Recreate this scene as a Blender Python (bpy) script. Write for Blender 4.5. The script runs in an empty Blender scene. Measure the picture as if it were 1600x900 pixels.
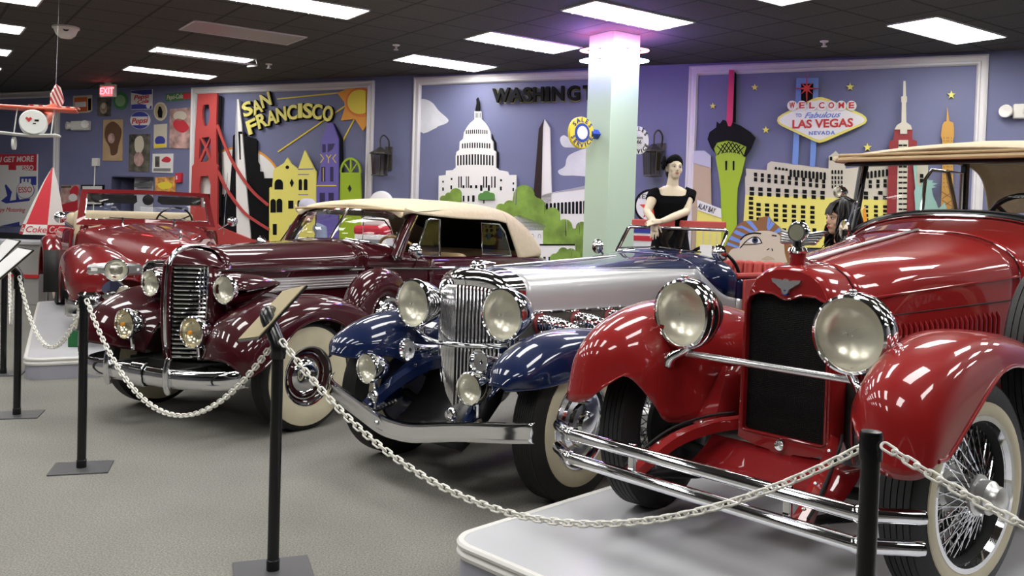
import bpy, math, random
from mathutils import Vector, Matrix
from mathutils.geometry import tessellate_polygon
random.seed(7)
S = bpy.context.scene
COL = S.collection
PI = math.pi
sin, cos, rad = math.sin, math.cos, math.radians

# ---------------------------------------------------------------- camera
FPX, PITCH, ROLL, HOR, HC = 1380.0, rad(1.5), rad(1.7), 338.0, 1.5
CY = HOR - 450 + FPX * math.tan(PITCH)
_f = Vector((0, cos(PITCH), -sin(PITCH)))
_u = Vector((0, sin(PITCH), cos(PITCH)))
_x = Vector((1, 0, 0))
CAMX = _x * cos(ROLL) + _u * sin(ROLL)
CAMU = _u * cos(ROLL) - _x * sin(ROLL)
EYE = Vector((0, 0, HC))
cd = bpy.data.cameras.new('camera')
cam = bpy.data.objects.new('camera', cd)
COL.objects.link(cam)
cd.sensor_width = 36
cd.lens = FPX / 1600 * 36
cd.shift_y = CY / 1600
cd.clip_start = 0.05
cam.matrix_world = Matrix(((CAMX.x, CAMU.x, -_f.x, 0), (CAMX.y, CAMU.y, -_f.y, 0), (CAMX.z, CAMU.z, -_f.z, HC), (0, 0, 0, 1)))
S.camera = cam
# ---------------------------------------------------------------- exposure, world
S.view_settings.view_transform = 'Standard'
S.view_settings.look = 'None'
S.view_settings.gamma = 1
S.view_settings.use_curve_mapping = False
S.view_settings.exposure = 0.85
LAMP = 9.0          # radiance of the fluorescent diffusers
w = bpy.data.worlds.new('world')
S.world = w
w.use_nodes = True
w.node_tree.nodes['Background'].inputs[0].default_value = (.5, .5, .52, 1)
w.node_tree.nodes['Background'].inputs[1].default_value = .05

# ---------------------------------------------------------------- helpers
def ray(px, py):
    return (px - 800) / FPX * CAMX - (py - 450 - CY) / FPX * CAMU + _f
def at_z(px, py, z):
    r = ray(px, py)
    return EYE + r * ((z - HC) / r.z)
def at_y(px, py, y):
    r = ray(px, py)
    return EYE + r * (y / r.y)

def nodes(m):
    return m.node_tree.nodes, m.node_tree.links
def mat(name, col, rough=.5, metal=0, coat=0, spec=.5, noise=None, bump=None, trans=0, emit=None, estr=0, ior=1.45, alpha=1, sheen=0):
    m = bpy.data.materials.new(name)
    m.use_nodes = True
    n, l = nodes(m)
    b = n['Principled BSDF']
    I = b.inputs
    c4 = (*col, 1)
    I['Base Color'].default_value = c4
    I['Roughness'].default_value = rough
    I['Metallic'].default_value = metal
    I['Coat Weight'].default_value = coat
    I['Coat Roughness'].default_value = .03
    I['Specular IOR Level'].default_value = spec
    I['Transmission Weight'].default_value = trans
    I['IOR'].default_value = ior
    I['Alpha'].default_value = alpha
    I['Sheen Weight'].default_value = sheen
    if emit:
        I['Emission Color'].default_value = (*emit, 1)
        I['Emission Strength'].default_value = estr
    if noise or bump:
        tc = n.new('ShaderNodeTexCoord')
    if noise:
        sc, amt = noise
        t = n.new('ShaderNodeTexNoise'); t.inputs['Scale'].default_value = sc; t.inputs['Detail'].default_value = 5
        l.new(tc.outputs['Object'], t.inputs['Vector'])
        r = n.new('ShaderNodeMapRange')
        r.inputs[1].default_value = .3; r.inputs[2].default_value = .7
        r.inputs[3].default_value = 1 - amt; r.inputs[4].default_value = 1 + amt
        l.new(t.outputs[0], r.inputs[0])
        x = n.new('ShaderNodeMixRGB'); x.blend_type = 'MULTIPLY'; x.inputs[0].default_value = 1
        x.inputs[1].default_value = c4
        l.new(r.outputs[0], x.inputs[2]); l.new(x.outputs[0], I['Base Color'])
    if bump:
        sc, st = bump
        t = n.new('ShaderNodeTexNoise'); t.inputs['Scale'].default_value = sc; t.inputs['Detail'].default_value = 4
        l.new(tc.outputs['Object'], t.inputs['Vector'])
        bn = n.new('ShaderNodeBump'); bn.inputs['Strength'].default_value = st; bn.inputs['Distance'].default_value = .01
        l.new(t.outputs[0], bn.inputs['Height']); l.new(bn.outputs[0], I['Normal'])
    return m

def clear_glass(name, tint=(1, 1, 1), refl=.10):
    m = bpy.data.materials.new(name); m.use_nodes = True
    n, l = nodes(m); n.clear()
    o = n.new('ShaderNodeOutputMaterial'); mx = n.new('ShaderNodeMixShader')
    t = n.new('ShaderNodeBsdfTransparent'); t.inputs[0].default_value = (*tint, 1)
    g = n.new('ShaderNodeBsdfGlossy'); g.inputs['Roughness'].default_value = .02
    fr = n.new('ShaderNodeFresnel'); fr.inputs[0].default_value = 1.45
    ge = n.new('ShaderNodeNewGeometry'); mu = n.new('ShaderNodeMath'); mu.operation = 'MULTIPLY_ADD'; mu.inputs[1].default_value = -1; mu.inputs[2].default_value = 1
    m2 = n.new('ShaderNodeMath'); m2.operation = 'MULTIPLY'
    l.new(ge.outputs['Backfacing'], mu.inputs[0]); l.new(mu.outputs[0], m2.inputs[0]); l.new(fr.outputs[0], m2.inputs[1])
    l.new(m2.outputs[0], mx.inputs[0]); l.new(t.outputs[0], mx.inputs[1]); l.new(g.outputs[0], mx.inputs[2])
    l.new(mx.outputs[0], o.inputs[0])
    return m

class B:
    """collects shapes into one mesh"""
    def __init__(s): s.v = []; s.f = []; s.m = []; s.cur = 0
    def add(s, v, f):
        k = len(s.v); s.v += [tuple(p) for p in v]
        s.f += [tuple(k + i for i in q) for q in f]; s.m += [s.cur] * len(f)
        return s
    def grid(s, rows, cu=False, cv=False):
        m, n = len(rows), len(rows[0])
        f = []
        for i in range(m if cu else m - 1):
            for j in range(n if cv else n - 1):
                a, b = i, (i + 1) % m; c, d = j, (j + 1) % n
                f.append((a * n + c, a * n + d, b * n + d, b * n + c))
        return s.add([p for r in rows for p in r], f)
    def box(s, c, d, rz=0, rx=0, ry=0):
        R = Matrix.Rotation(rz, 3, 'Z') @ Matrix.Rotation(ry, 3, 'Y') @ Matrix.Rotation(rx, 3, 'X')
        v = [Vector(c) + R @ Vector((x * d[0] / 2, y * d[1] / 2, z * d[2] / 2)) for x in (-1, 1) for y in (-1, 1) for z in (-1, 1)]
        return s.add(v, [(0, 1, 3, 2), (4, 6, 7, 5), (0, 4, 5, 1), (2, 3, 7, 6), (0, 2, 6, 4), (1, 5, 7, 3)])
    def lathe(s, prof, o=(0, 0, 0), ax=(0, 0, 1), n=32, arc=1.0, cap=True):
        """prof: (radius, height along axis)"""
        ax = Vector(ax).normalized()
        a = Vector((0, 0, 1)) if abs(ax.z) < .9 else Vector((0, 1, 0))
        e1 = (a - ax * a.dot(ax)).normalized(); e2 = ax.cross(e1)
        o = Vector(o)
        k = n if arc == 1 else n + 1
        rows = []
        for i in range(k):
            t = 2 * PI * arc * i / n
            d = e1 * cos(t) + e2 * sin(t)
            rows.append([o + d * max(r, 1e-5) + ax * h for r, h in prof])
        return s.grid(rows, cu=(arc == 1))
    def tube(s, pts, r, n=10, closed=False, cap=True):
        pts = [Vector(p) for p in pts]
        m = len(pts)
        rr = r if isinstance(r, (list, tuple)) else [r] * m
        rows = []; e1 = None
        for i, p in enumerate(pts):
            if closed: t = pts[(i + 1) % m] - pts[i - 1]
            else: t = pts[min(i + 1, m - 1)] - pts[max(i - 1, 0)]
            t.normalize()
            if e1 is None:
                a = Vector((0, 0, 1)) if abs(t.z) < .9 else Vector((0, 1, 0))
                e1 = a
            e1 = (e1 - t * e1.dot(t))
            if e1.length < 1e-6: e1 = t.orthogonal()
            e1.normalize(); e2 = t.cross(e1)
            rows.append([p + (e1 * cos(2 * PI * j / n) + e2 * sin(2 * PI * j / n)) * rr[i] for j in range(n)])
        k = len(s.v)
        s.grid(rows, cu=closed, cv=True)
        if cap and not closed:
            s.add([], [tuple(k + j for j in range(n))][:0])
            s.f += [tuple(k + j for j in range(n))[::-1], tuple(k + (m - 1) * n + j for j in range(n))]
            s.m += [s.cur] * 2
        return s
    def poly(s, loops, fn, d0, d1):
        """extruded outline with holes; fn(u, v, depth) -> point"""
        loops = [l if i == 0 else l for i, l in enumerate(loops)]
        flat = [p for l in loops for p in l]
        tri = tessellate_polygon([[Vector((p[0], p[1], 0)) for p in l] for l in loops])
        n = len(flat)
        v = [fn(p[0], p[1], d0) for p in flat] + [fn(p[0], p[1], d1) for p in flat]
        f = [tuple(t) for t in tri] + [tuple(i + n for i in t)[::-1] for t in tri]
        k = 0
        for l in loops:
            m = len(l)
            for i in range(m):
                a, b = k + i, k + (i + 1) % m
                f.append((a, b, b + n, a + n))
            k += m
        return s.add(v, f)
    def build(s, name, m, parent=None, smooth=40, bevel=0, seg=2, solid=0, subsurf=0, mirror=False, off=-1):
        me = bpy.data.meshes.new(name)
        me.from_pydata(s.v, [], s.f)
        for k in (m if isinstance(m, (list, tuple)) else [m]): me.materials.append(k)
        if isinstance(m, (list, tuple)):
            me.polygons.foreach_set('material_index', s.m)
        return finish(name, me, parent, smooth, bevel, seg, solid, subsurf, mirror, off)

def finish(name, me, parent=None, smooth=40, bevel=0, seg=2, solid=0, subsurf=0, mirror=False, off=-1):
    import bmesh
    bm = bmesh.new(); bm.from_mesh(me)
    bmesh.ops.remove_doubles(bm, verts=bm.verts, dist=1e-5)
    bmesh.ops.recalc_face_normals(bm, faces=bm.faces)
    bm.to_mesh(me); bm.free()
    if smooth:
        me.polygons.foreach_set('use_smooth', [True] * len(me.polygons))
        me.set_sharp_from_angle(angle=rad(smooth))
    o = bpy.data.objects.new(name, me); COL.objects.link(o)
    if parent: o.parent = parent
    if mirror: o.modifiers.new('mirror', 'MIRROR')
    if subsurf:
        q = o.modifiers.new('subsurf', 'SUBSURF'); q.levels = q.render_levels = subsurf
    if solid:
        q = o.modifiers.new('solid', 'SOLIDIFY'); q.thickness = solid; q.offset = off
    if bevel:
        q = o.modifiers.new('bevel', 'BEVEL'); q.width = bevel; q.segments = seg; q.limit_method = 'ANGLE'; q.angle_limit = rad(40)
    return o

def tag(o, label=None, cat=None, group=None, kind=None):
    if label: o['label'] = label
    if cat: o['category'] = cat
    if group: o['group'] = group
    if kind: o['kind'] = kind
    return o
def thing(name, label, cat, loc=(0, 0, 0), rz=0, group=None):
    o = bpy.data.objects.new(name, None); COL.objects.link(o)
    o.empty_display_size = .1
    o.location = loc; o.rotation_euler = (0, 0, rz)
    return tag(o, label, cat, group)
def struct(o): o['kind'] = 'structure'; return o
def copy_tree(o, parent=None):
    c = o.copy(); COL.objects.link(c)
    if parent: c.parent = parent
    for ch in list(o.children): copy_tree(ch, c)
    return c

def cr(p0, p1, p2, p3, t):
    return tuple(.5 * ((2 * b) + (-a + c) * t + (2 * a - 5 * b + 4 * c - d) * t * t + (-a + 3 * b - 3 * c + d) * t ** 3) for a, b, c, d in zip(p0, p1, p2, p3))
def spline(pts, n, closed=False):
    m = len(pts); out = []
    P = [tuple(p) for p in pts]
    def g(i):
        if closed: return P[i % m]
        if i < 0: return tuple(2 * a - b for a, b in zip(P[0], P[1]))
        if i >= m: return tuple(2 * a - b for a, b in zip(P[-1], P[-2]))
        return P[i]
    for i in range(m if closed else m - 1):
        for k in range(n): out.append(cr(g(i - 1), g(i), g(i + 1), g(i + 2), k / n))
    if not closed: out.append(P[-1])
    return out
def smooth_grid(rows, nu, nv, closed_v=False):
    r1 = [spline(r, nv, closed_v) for r in rows]
    cols = list(zip(*r1))
    cols = [spline(c, nu) for c in cols]
    return [list(r) for r in zip(*cols)]
def mx(pts): return [(-p[0], p[1], p[2]) for p in pts]

def text_mesh(s, size, depth=.01, bold=0, shear=0, spacing=1, sx=1, align='CENTER', bevel=0):
    c = bpy.data.curves.new('t', 'FONT'); c.body = s; c.size = size; c.extrude = depth / 2
    c.align_x = align; c.align_y = 'CENTER'; c.offset = bold * size; c.shear = shear; c.space_character = spacing
    c.resolution_u = 3
    o = bpy.data.objects.new('t', c); COL.objects.link(o)
    dg = bpy.context.evaluated_depsgraph_get(); dg.update()
    me = bpy.data.meshes.new_from_object(o.evaluated_get(dg))
    bpy.data.objects.remove(o); bpy.data.curves.remove(c)
    if sx != 1:
        for v in me.vertices: v.co.x *= sx
    return me
def put_text(name, s, M, size, m, parent=None, **k):
    """M: matrix whose x axis is the reading direction, y up, z towards the reader"""
    me = text_mesh(s, size, **k)
    me.transform(M)
    me.name = name
    me.materials.clear(); me.materials.append(m)
    o = bpy.data.objects.new(name, me); COL.objects.link(o)
    if parent: o.parent = parent
    return o
def frame(o, x, y, z=None):
    x = Vector(x).normalized(); y = Vector(y); y = (y - x * y.dot(x)).normalized(); z = x.cross(y)
    o = Vector(o)
    return Matrix(((x.x, y.x, z.x, o.x), (x.y, y.y, z.y, o.y), (x.z, y.z, z.z, o.z), (0, 0, 0, 1)))
# ---------------------------------------------------------------- materials
CHROME = mat('chrome', (.82, .83, .85), .06, 1)
STEEL = mat('brushed steel', (.6, .6, .6), .28, 1)
RUBBER = mat('tyre rubber', (.012, .012, .012), .55, bump=(60, .15))
CREAM = mat('whitewall rubber', (.62, .56, .40), .5, noise=(9, .06))
BLACK = mat('black plastic', (.008, .008, .009), .3)
BLACKM = mat('matt black', (.006, .006, .006), .7)
GLASS = clear_glass('clear glass')
RED = mat('bright red enamel', (.255, .012, .012), .35, coat=1, spec=.12)
DRED = mat('deep red enamel', (.23, .010, .012), .35, coat=1, spec=.12)
MAROON = mat('maroon enamel', (.040, .003, .006), .35, coat=1, spec=.1)
NAVY = mat('navy enamel', (.004, .011, .050), .35, coat=1, spec=.1)
SILVER = mat('silver enamel', (.50, .51, .52), .28, .35, coat=.8)
CANVAS = mat('beige canvas', (.58, .49, .34), .9, noise=(25, .06), bump=(90, .2))
TAN = mat('tan leather', (.45, .32, .17), .55, noise=(8, .1))
REDL = mat('red leather', (.45, .06, .05), .5, noise=(10, .08))
WHITE = mat('white paint', (.75, .74, .71), .5)
WOOD = mat('pale wood rim', (.45, .27, .10), .3, coat=.5)
LENS = mat('frosted lamp reflector', (.80, .79, .73), .30, .6, bump=(14, .1))
PLAST = mat('white plastic', (.78, .76, .70), .4)
FRAMEW = mat('white moulding', (.70, .68, .68), .45)
REDP = mat('red paint', (.55, .03, .03), .5)
YEL = mat('yellow paint', (.78, .62, .05), .5)
BLK = mat('black paint', (.006, .006, .007), .6, spec=.15)
BLUEP = mat('blue paint', (.02, .06, .35), .5)
LAMPM = mat('lit diffuser', (.9, .9, .9), .5, emit=(1, .985, .96), estr=LAMP)

# ---------------------------------------------------------------- room
ZC = 3.463
GYAW = 0.61866
GO = Vector((-0.4593, 8.6664, 0))
AD = Vector((-sin(GYAW), cos(GYAW), 0)); BD = Vector((cos(GYAW), sin(GYAW), 0))
TILE = .6096
def G(a, b, z=ZC): return GO + AD * (a * TILE) + BD * (b * TILE) + Vector((0, 0, z))
WO = Vector((0, 11.989, 0)); WA = rad(-23.518)
WD = Vector((cos(WA), sin(WA), 0)); WN = Vector((sin(WA), -cos(WA), 0))   # along the wall, out of the wall
def wall_sz(px, py):
    r = ray(px, py); p = EYE + r * ((WO - EYE).dot(WN) / r.dot(WN))
    return ((p - WO).dot(WD), p.z)
def wp(s, z, d): return WO + WD * s + WN * d + Vector((0, 0, z))

def floor_mat():
    m = mat('grey carpet', (.20, .195, .175), .95)
    n, l = nodes(m); b = n['Principled BSDF']
    tc = n.new('ShaderNodeTexCoord')
    a = n.new('ShaderNodeTexNoise'); a.inputs['Scale'].default_value = 120; a.inputs['Detail'].default_value = 3
    c = n.new('ShaderNodeTexNoise'); c.inputs['Scale'].default_value = 1.1; c.inputs['Detail'].default_value = 4
    for t in (a, c): l.new(tc.outputs['Object'], t.inputs['Vector'])
    r = n.new('ShaderNodeValToRGB')
    r.color_ramp.elements[0].position = .3; r.color_ramp.elements[0].color = (.135, .132, .118, 1)
    r.color_ramp.elements[1].position = .72; r.color_ramp.elements[1].color = (.30, .29, .255, 1)
    l.new(a.outputs[0], r.inputs[0])
    q = n.new('ShaderNodeMapRange'); q.inputs[1].default_value = .3; q.inputs[2].default_value = .7; q.inputs[3].default_value = .9; q.inputs[4].default_value = 1.08
    l.new(c.outputs[0], q.inputs[0])
    x = n.new('ShaderNodeMixRGB'); x.blend_type = 'MULTIPLY'; x.inputs[0].default_value = 1
    l.new(r.outputs[0], x.inputs[1]); l.new(q.outputs[0], x.inputs[2]); l.new(x.outputs[0], b.inputs['Base Color'])
    bn = n.new('ShaderNodeBump'); bn.inputs['Strength'].default_value = .4; bn.inputs['Distance'].default_value = .004
    l.new(a.outputs[0], bn.inputs['Height']); l.new(bn.outputs[0], b.inputs['Normal'])
    return m
def ceil_mat():
    m = mat('dark ceiling tile', (.03, .03, .028), .85)
    n, l = nodes(m); b = n['Principled BSDF']
    tc = n.new('ShaderNodeTexCoord')
    mp = n.new('ShaderNodeMapping')
    mp.inputs['Scale'].default_value = (1 / TILE,) * 3
    l.new(tc.outputs['Object'], mp.inputs[0])
    sp = n.new('ShaderNodeSeparateXYZ'); l.new(mp.outputs[0], sp.inputs[0])
    outs = []
    for k in (0, 1):
        fr = n.new('ShaderNodeMath'); fr.operation = 'PINGPONG'; fr.inputs[1].default_value = .5
        l.new(sp.outputs[k], fr.inputs[0]); outs.append(fr)
    mn = n.new('ShaderNodeMath'); mn.operation = 'MINIMUM'
    l.new(outs[0].outputs[0], mn.inputs[0]); l.new(outs[1].outputs[0], mn.inputs[1])
    lt = n.new('ShaderNodeMath'); lt.operation = 'LESS_THAN'; lt.inputs[1].default_value = .022
    l.new(mn.outputs[0], lt.inputs[0])
    t = n.new('ShaderNodeTexNoise'); t.inputs['Scale'].default_value = 60; t.inputs['Detail'].default_value = 5
    l.new(tc.outputs['Object'], t.inputs['Vector'])
    r = n.new('ShaderNodeValToRGB')
    r.color_ramp.elements[0].position = .35; r.color_ramp.elements[0].color = (.055, .054, .048, 1)
    r.color_ramp.elements[1].position = .65; r.color_ramp.elements[1].color = (.085, .083, .074, 1)
    l.new(t.outputs[0], r.inputs[0])
    x = n.new('ShaderNodeMixRGB'); l.new(lt.outputs[0], x.inputs[0]); l.new(r.outputs[0], x.inputs[1]); x.inputs[2].default_value = (.022, .022, .020, 1)
    l.new(x.outputs[0], b.inputs['Base Color'])
    bn = n.new('ShaderNodeBump'); bn.inputs['Strength'].default_value = .5; bn.inputs['Distance'].default_value = .006
    bn.invert = True
    l.new(lt.outputs[0], bn.inputs['Height']); l.new(bn.outputs[0], b.inputs['Normal'])
    return m
WALLM = mat('slate blue wall paint', (.160, .172, .295), .6, noise=(2.5, .04))

fl = B().box((0, 5, -.05), (34, 34, .1)).build('floor', floor_mat()); struct(fl)
# the ceiling mesh is laid out in its own grid axes so that tile joints follow the lamps
cb = B().box((0, 0, .05), (60, 60, .1)).build('ceiling', ceil_mat()); struct(cb)
cb.location = GO + Vector((0, 0, ZC)); cb.rotation_euler = (0, 0, GYAW)
b = B()
def wallbox(s0, s1, z0, z1):
    v = [wp(s, z, d) for s in (s0, s1) for d in (0, -.2) for z in (z0, z1)]
    b.add(v, [(0, 1, 3, 2), (4, 6, 7, 5), (0, 4, 5, 1), (2, 3, 7, 6), (0, 2, 6, 4), (1, 5, 7, 3)])
DS0, DS1, DZ = wall_sz(174, 330)[0], wall_sz(239, 330)[0], wall_sz(206, 277)[1]
wallbox(-16, DS0, 0, ZC + .02); wallbox(DS1, 13, 0, ZC + .02); wallbox(DS0, DS1, DZ, ZC + .02)
struct(b.build('wall_back', WALLM, smooth=0))
LIGHTW = mat('pale grey wall paint', (.42, .42, .44), .7)
struct(B().box((-13, 4, ZC / 2), (.2, 30, ZC)).build('wall_left', LIGHTW, smooth=0))
struct(B().box((11.5, 2, ZC / 2), (.2, 20, ZC)).build('wall_right', LIGHTW, smooth=0))
struct(B().box((0, -9, ZC / 2), (26, .2, ZC)).build('wall_front', LIGHTW, smooth=0))

# door in a recess of the back wall
def wbox(bb, s0, s1, z0, z1, d0, d1):
    v = [wp(s, z, d) for s in (s0, s1) for d in (d0, d1) for z in (z0, z1)]
    return bb.add(v, [(0, 1, 3, 2), (4, 6, 7, 5), (0, 4, 5, 1), (2, 3, 7, 6), (0, 2, 6, 4), (1, 5, 7, 3)])
DS2 = wall_sz(195, 290)[0]
struct(wbox(B(), DS0 - .2, DS1 + .2, 0, DZ + .15, -1.0, -.95).build('wall_recess', WALLM, smooth=0))
dr = struct(wbox(B(), DS2, DS1 + .2, 0, DZ + .02, -.25, -.2).build('door_1', mat('pale door', (.60, .61, .66), .5), smooth=0))
wbox(wbox(wbox(B(), DS0 - .02, DS0, 0, DZ, -.95, 0), DS1, DS1 + .02, 0, DZ, -.95, 0), DS0, DS1, DZ, DZ + .02, -.95, 0).build('door_frame', WALLM, dr, smooth=0)
cs = (DS0 + DS1) / 2 + .1
bb = wbox(B(), cs - .2, cs + .12, DZ - .16, DZ - .09, -.2, -.13)
bb.tube([wp(cs - .1, DZ - .08, -.15), wp(cs + .25, DZ - .06, -.05), wp(cs + .3, DZ - .04, -.15)], .012, 6)
bb.build('door_closer', STEEL, dr)

# mural frames (white mouldings)
def mould(n, s0, s1, z1, z0=.5, w=.115):
    b = B()
    prof = [(0, 0), (0, .035), (.02, .045), (.035, .03), (.07, .03), (.08, .05), (.1, .05), (w, .02), (w, 0)]
    def bar(p0, p1, inw):
        rows = []
        for q, sgn in ((p0, 1), (p1, -1)):
            rows.append([(q[0] + inw[0] * a + q[2] * a, q[1] + inw[1] * a + q[3] * a, d) for a, d in prof])
        return rows
    corners = [(s0, z0), (s0, z1), (s1, z1), (s1, z0)]
    ins = [(1, 1), (1, -1), (-1, -1), (-1, 1)]
    rows = [[wp(c[0] + i[0] * a, c[1] + i[1] * a, d) for a, d in prof] for c, i in zip(corners, ins)]
    b.grid(rows, cu=True)
    return struct(b.build('trim_%d' % n, FRAMEW, smooth=25))
sf0, sf1 = wall_sz(300.5, 150)[0], wall_sz(586, 140)[0]
ztop = wall_sz(445, 131.5)[1]
mould(1, wall_sz(95, 150)[0] - 3.2, wall_sz(94.5, 150)[0], wall_sz(94, 141.5)[1])
mould(2, sf0, sf1, ztop)
mould(3, wall_sz(648, 130)[0], wall_sz(992, 130)[0], wall_sz(780, 116)[1])
mould(4, wall_sz(1077.5, 110)[0], wall_sz(1544.5, 100)[0], wall_sz(1311, 94.5)[1])

# column
CCX = G(-.33, 2.77, 0)
colm = B().box((0, 0, ZC / 2), (.385, .385, ZC)).build('column', mat('pale green paint', (.47, .60, .47), .5), bevel=.006)
colm.location = CCX; colm.rotation_euler = (0, 0, GYAW); struct(colm)

# neon rings on the column
def neon(name, z, r, col, label, st):
    t = thing(name, label, 'neon light', CCX + Vector((0, 0, z)), GYAW)
    q = .1925 + .075
    pts = []
    for cx, cy, a0 in ((q - .05, q - .05, 0), (-q + .05, q - .05, 90), (-q + .05, -q + .05, 180), (q - .05, -q + .05, 270)):
        for k in range(5):
            a = rad(a0 + k * 22.5); pts.append((cx + .05 * cos(a), cy + .05 * sin(a), 0))
    B().tube(pts, .011, 8, closed=True).build('neon_tube', mat(name + ' glow', col, .4, emit=col, estr=st), t)
    for sx, sy in ((1, 0), (-1, 0), (0, 1), (0, -1)):
        B().tube([(sx * .19, sy * .19, 0), (sx * (q - .008), sy * (q - .008), 0)], .006, 6).build('standoff', BLACK, t)
neon('red_neon_ring', 3.30, .5, (1, .12, .14), 'upper red neon ring around the green column', 30)
neon('blue_neon_ring', 3.19, .5, (.16, .22, 1), 'lower blue neon ring around the green column', 85)

# ceiling lamps: recessed troffers
TROF = mat('troffer enamel', (.62, .62, .62), .35)
GREYL = mat('unlit louvre', (.34, .31, .30), .4)
def troffer(name, a0, a1, b0, b1, label, lit=True, louv=False):
    c = G((a0 + a1) / 2, (b0 + b1) / 2)
    L, W = (b1 - b0) * TILE, (a1 - a0) * TILE
    t = thing(name, label, 'ceiling light', c, GYAW, None)
    f = B()
    for sx, sy, dx, dy in ((0, -1, L, .02), (0, 1, L, .02), (-1, 0, .02, W), (1, 0, .02, W)):
        f.box((sx * (L / 2 - .01), sy * (W / 2 - .01), -.006), (dx, dy, .012))
    f.build('lamp_frame', TROF, t, smooth=0)
    B().box((0, 0, -.004), (L - .04, W - .04, .006)).build('diffuser', LAMPM if lit else GREYL, t, smooth=0)
    if louv:
        g = B()
        for k in range(1, 9): g.box((-L / 2 + L * k / 9, W * .30, -.014), (.008, W * .36, .012))
        g.box((0, W * .12, -.014), (L - .05, .008, .012))
        g.build('louvre', TROF, t, smooth=0)
    return t
troffer('ceiling_light', -4.75, -3.87, 5.32, 7.5, 'bright ceiling light at the upper right above the city sign mural')
troffer('ceiling_light', -2.02, -1.16, .87, 3.0, 'ceiling light directly in front of the green column', louv=True)
troffer('ceiling_light', .88, 1.76, .95, 3.05, 'ceiling light just left of the green column', louv=True)
troffer('ceiling_light', 3.78, 4.72, 1.03, 3.13, 'ceiling light above the cloud of the capitol mural', louv=True)
troffer('ceiling_light', .86, 1.75, -3.45, -1.33, 'large ceiling light cut by the top edge left of centre', louv=True)
troffer('ceiling_light', 3.68, 4.7, -3.31, -1.25, 'unlit grey ceiling light in the middle of the left ceiling', lit=False)
t = troffer('ceiling_light', 6.78, 7.5, -3.2, -1.15, 'ceiling light with its frame hanging open')
hg = B()
L2, W2 = 2.06 * TILE / 2, .5 * TILE
p = [(-L2, -.36 * TILE, -.02), (L2, -.36 * TILE, -.02), (L2 + .02, .0, -.16), (L2, .36 * TILE, -.09), (-L2, -.36 * TILE - .02, -.1)]
hg.tube([(-L2, -.45 * TILE, -.09), (L2, -.45 * TILE, -.09), (L2 + .03, .30 * TILE, -.05)], .012, 6)
hg.tube([(-L2, -.45 * TILE, -.09), (-L2, -.36 * TILE, 0)], .006, 6); hg.tube([(L2, -.45 * TILE, -.09), (L2, -.36 * TILE, 0)], .006, 6)
hg.build('open_frame', TROF, t)
troffer('ceiling_light', 9.85, 10.65, -3.06, -1.0, 'ceiling light nearest the bridge mural')
troffer('ceiling_light', 3.5, 4.45, -7.7, -5.6, 'nearest ceiling light at the upper left corner')
troffer('ceiling_light', 6.5, 7.42, -7.62, -5.52, 'second ceiling light down the left edge')
troffer('ceiling_light', 9.55, 10.52, -7.52, -5.42, 'third ceiling light down the left edge')
troffer('ceiling_light', 12.62, 13.3, -7.4, -5.32, 'farthest small ceiling light at the left edge')
for a, b_ in [(-4.5, 1.0), (-7.4, 1.0), (-10.3, 1.0), (-7.2, 5.3), (-10.1, 5.3), (-13, 5.3), (-1.5, -3.4), (-4.4, -3.4), (-7.3, -3.4), (-10.2, -3.4),
              (-10.1, 9.6), (-13, 9.6), (-16, 9.6), (.7, -7.7), (-2.2, -7.7), (-5.1, -7.7), (-8, -7.7), (-11, -7.7), (-13.2, 1), (-13.1, -3.4), (-16, 5.3), (3.5, -12), (0, -12), (-4, -12), (7, -12), (-8, -12)]:
    troffer('ceiling_light', a, a + .9, b_, b_ + 2.1, 'ceiling light of the rows behind the viewer')['group'] = 'ceiling lights behind the viewer'
# ---------------------------------------------------------------- mural cut-outs on the back wall
V1 = (0, 0, 4); V2 = (0, 225, 4); V3 = (300, 100, 4); V4 = (620, 100, 4); V5 = (1000, 60, 4); V6 = (1200, 60, 4)
V7 = (1000, 225, 4); V8 = (1200, 200, 4); VS = (300, 300, 4); VP = (0, 0, 1); VT = (0, 220, 5); VA = (690, 300, 6.667)
def wv(V, x, y): return wall_sz(V[0] + x / V[2], V[1] + y / V[2])
def cut(name, V, loops, m, d0, d1, parent=None, b=None):
    bb = b or B()
    bb.poly([[wv(V, *p) for p in l] for l in loops], wp, d0, d1)
    return bb.build(name, m, parent, smooth=0) if b is None else b
class Pieces(B):
    """painted marks of one kind on a cut-out: every mark becomes a part of its own (the smallest beyond 100 share one)"""
    def __init__(s): B.__init__(s); s.items = []
    def poly(s, loops, fn, d0, d1):
        s.items.append(B().poly(loops, fn, d0, d1)); return s
    def build(s, name, m, parent, smooth=0):
        one = {'painted_windows': 'painted_window', 'painted_arches': 'painted_arch', 'painted_stripes': 'painted_stripe', 'lattice_bars': 'lattice_bar', 'painted_slits': 'painted_slit', 'blue_stripes': 'blue_stripe', 'painted_lines': 'painted_line', 'painted_lattice': 'lattice_mark'}.get(name, name)
        it = s.items
        if len(it) > 100:
            size = lambda b: -((Vector(b.v[0]) - Vector(b.v[len(b.v) // 4])).length)
            it = sorted(it, key=size); r = B()
            for b in it[100:]: r.add(b.v, b.f)
            tag(r.build(name, m, parent, 0), kind='stuff'); it = it[:100]
        for b in it: b.build(one, m, parent, 0)
def circ(cx, cy, rx, ry=None, n=28, a0=0, a1=360):
    ry = ry or rx
    full = a1 - a0 >= 360
    return [(cx + rx * cos(rad(a0 + (a1 - a0) * i / (n if full else n - 1))), cy + ry * sin(rad(a0 + (a1 - a0) * i / (n if full else n - 1)))) for i in range(n)]
def rect(x0, y0, x1, y1): return [(x0, y0), (x1, y0), (x1, y1), (x0, y1)]
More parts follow.
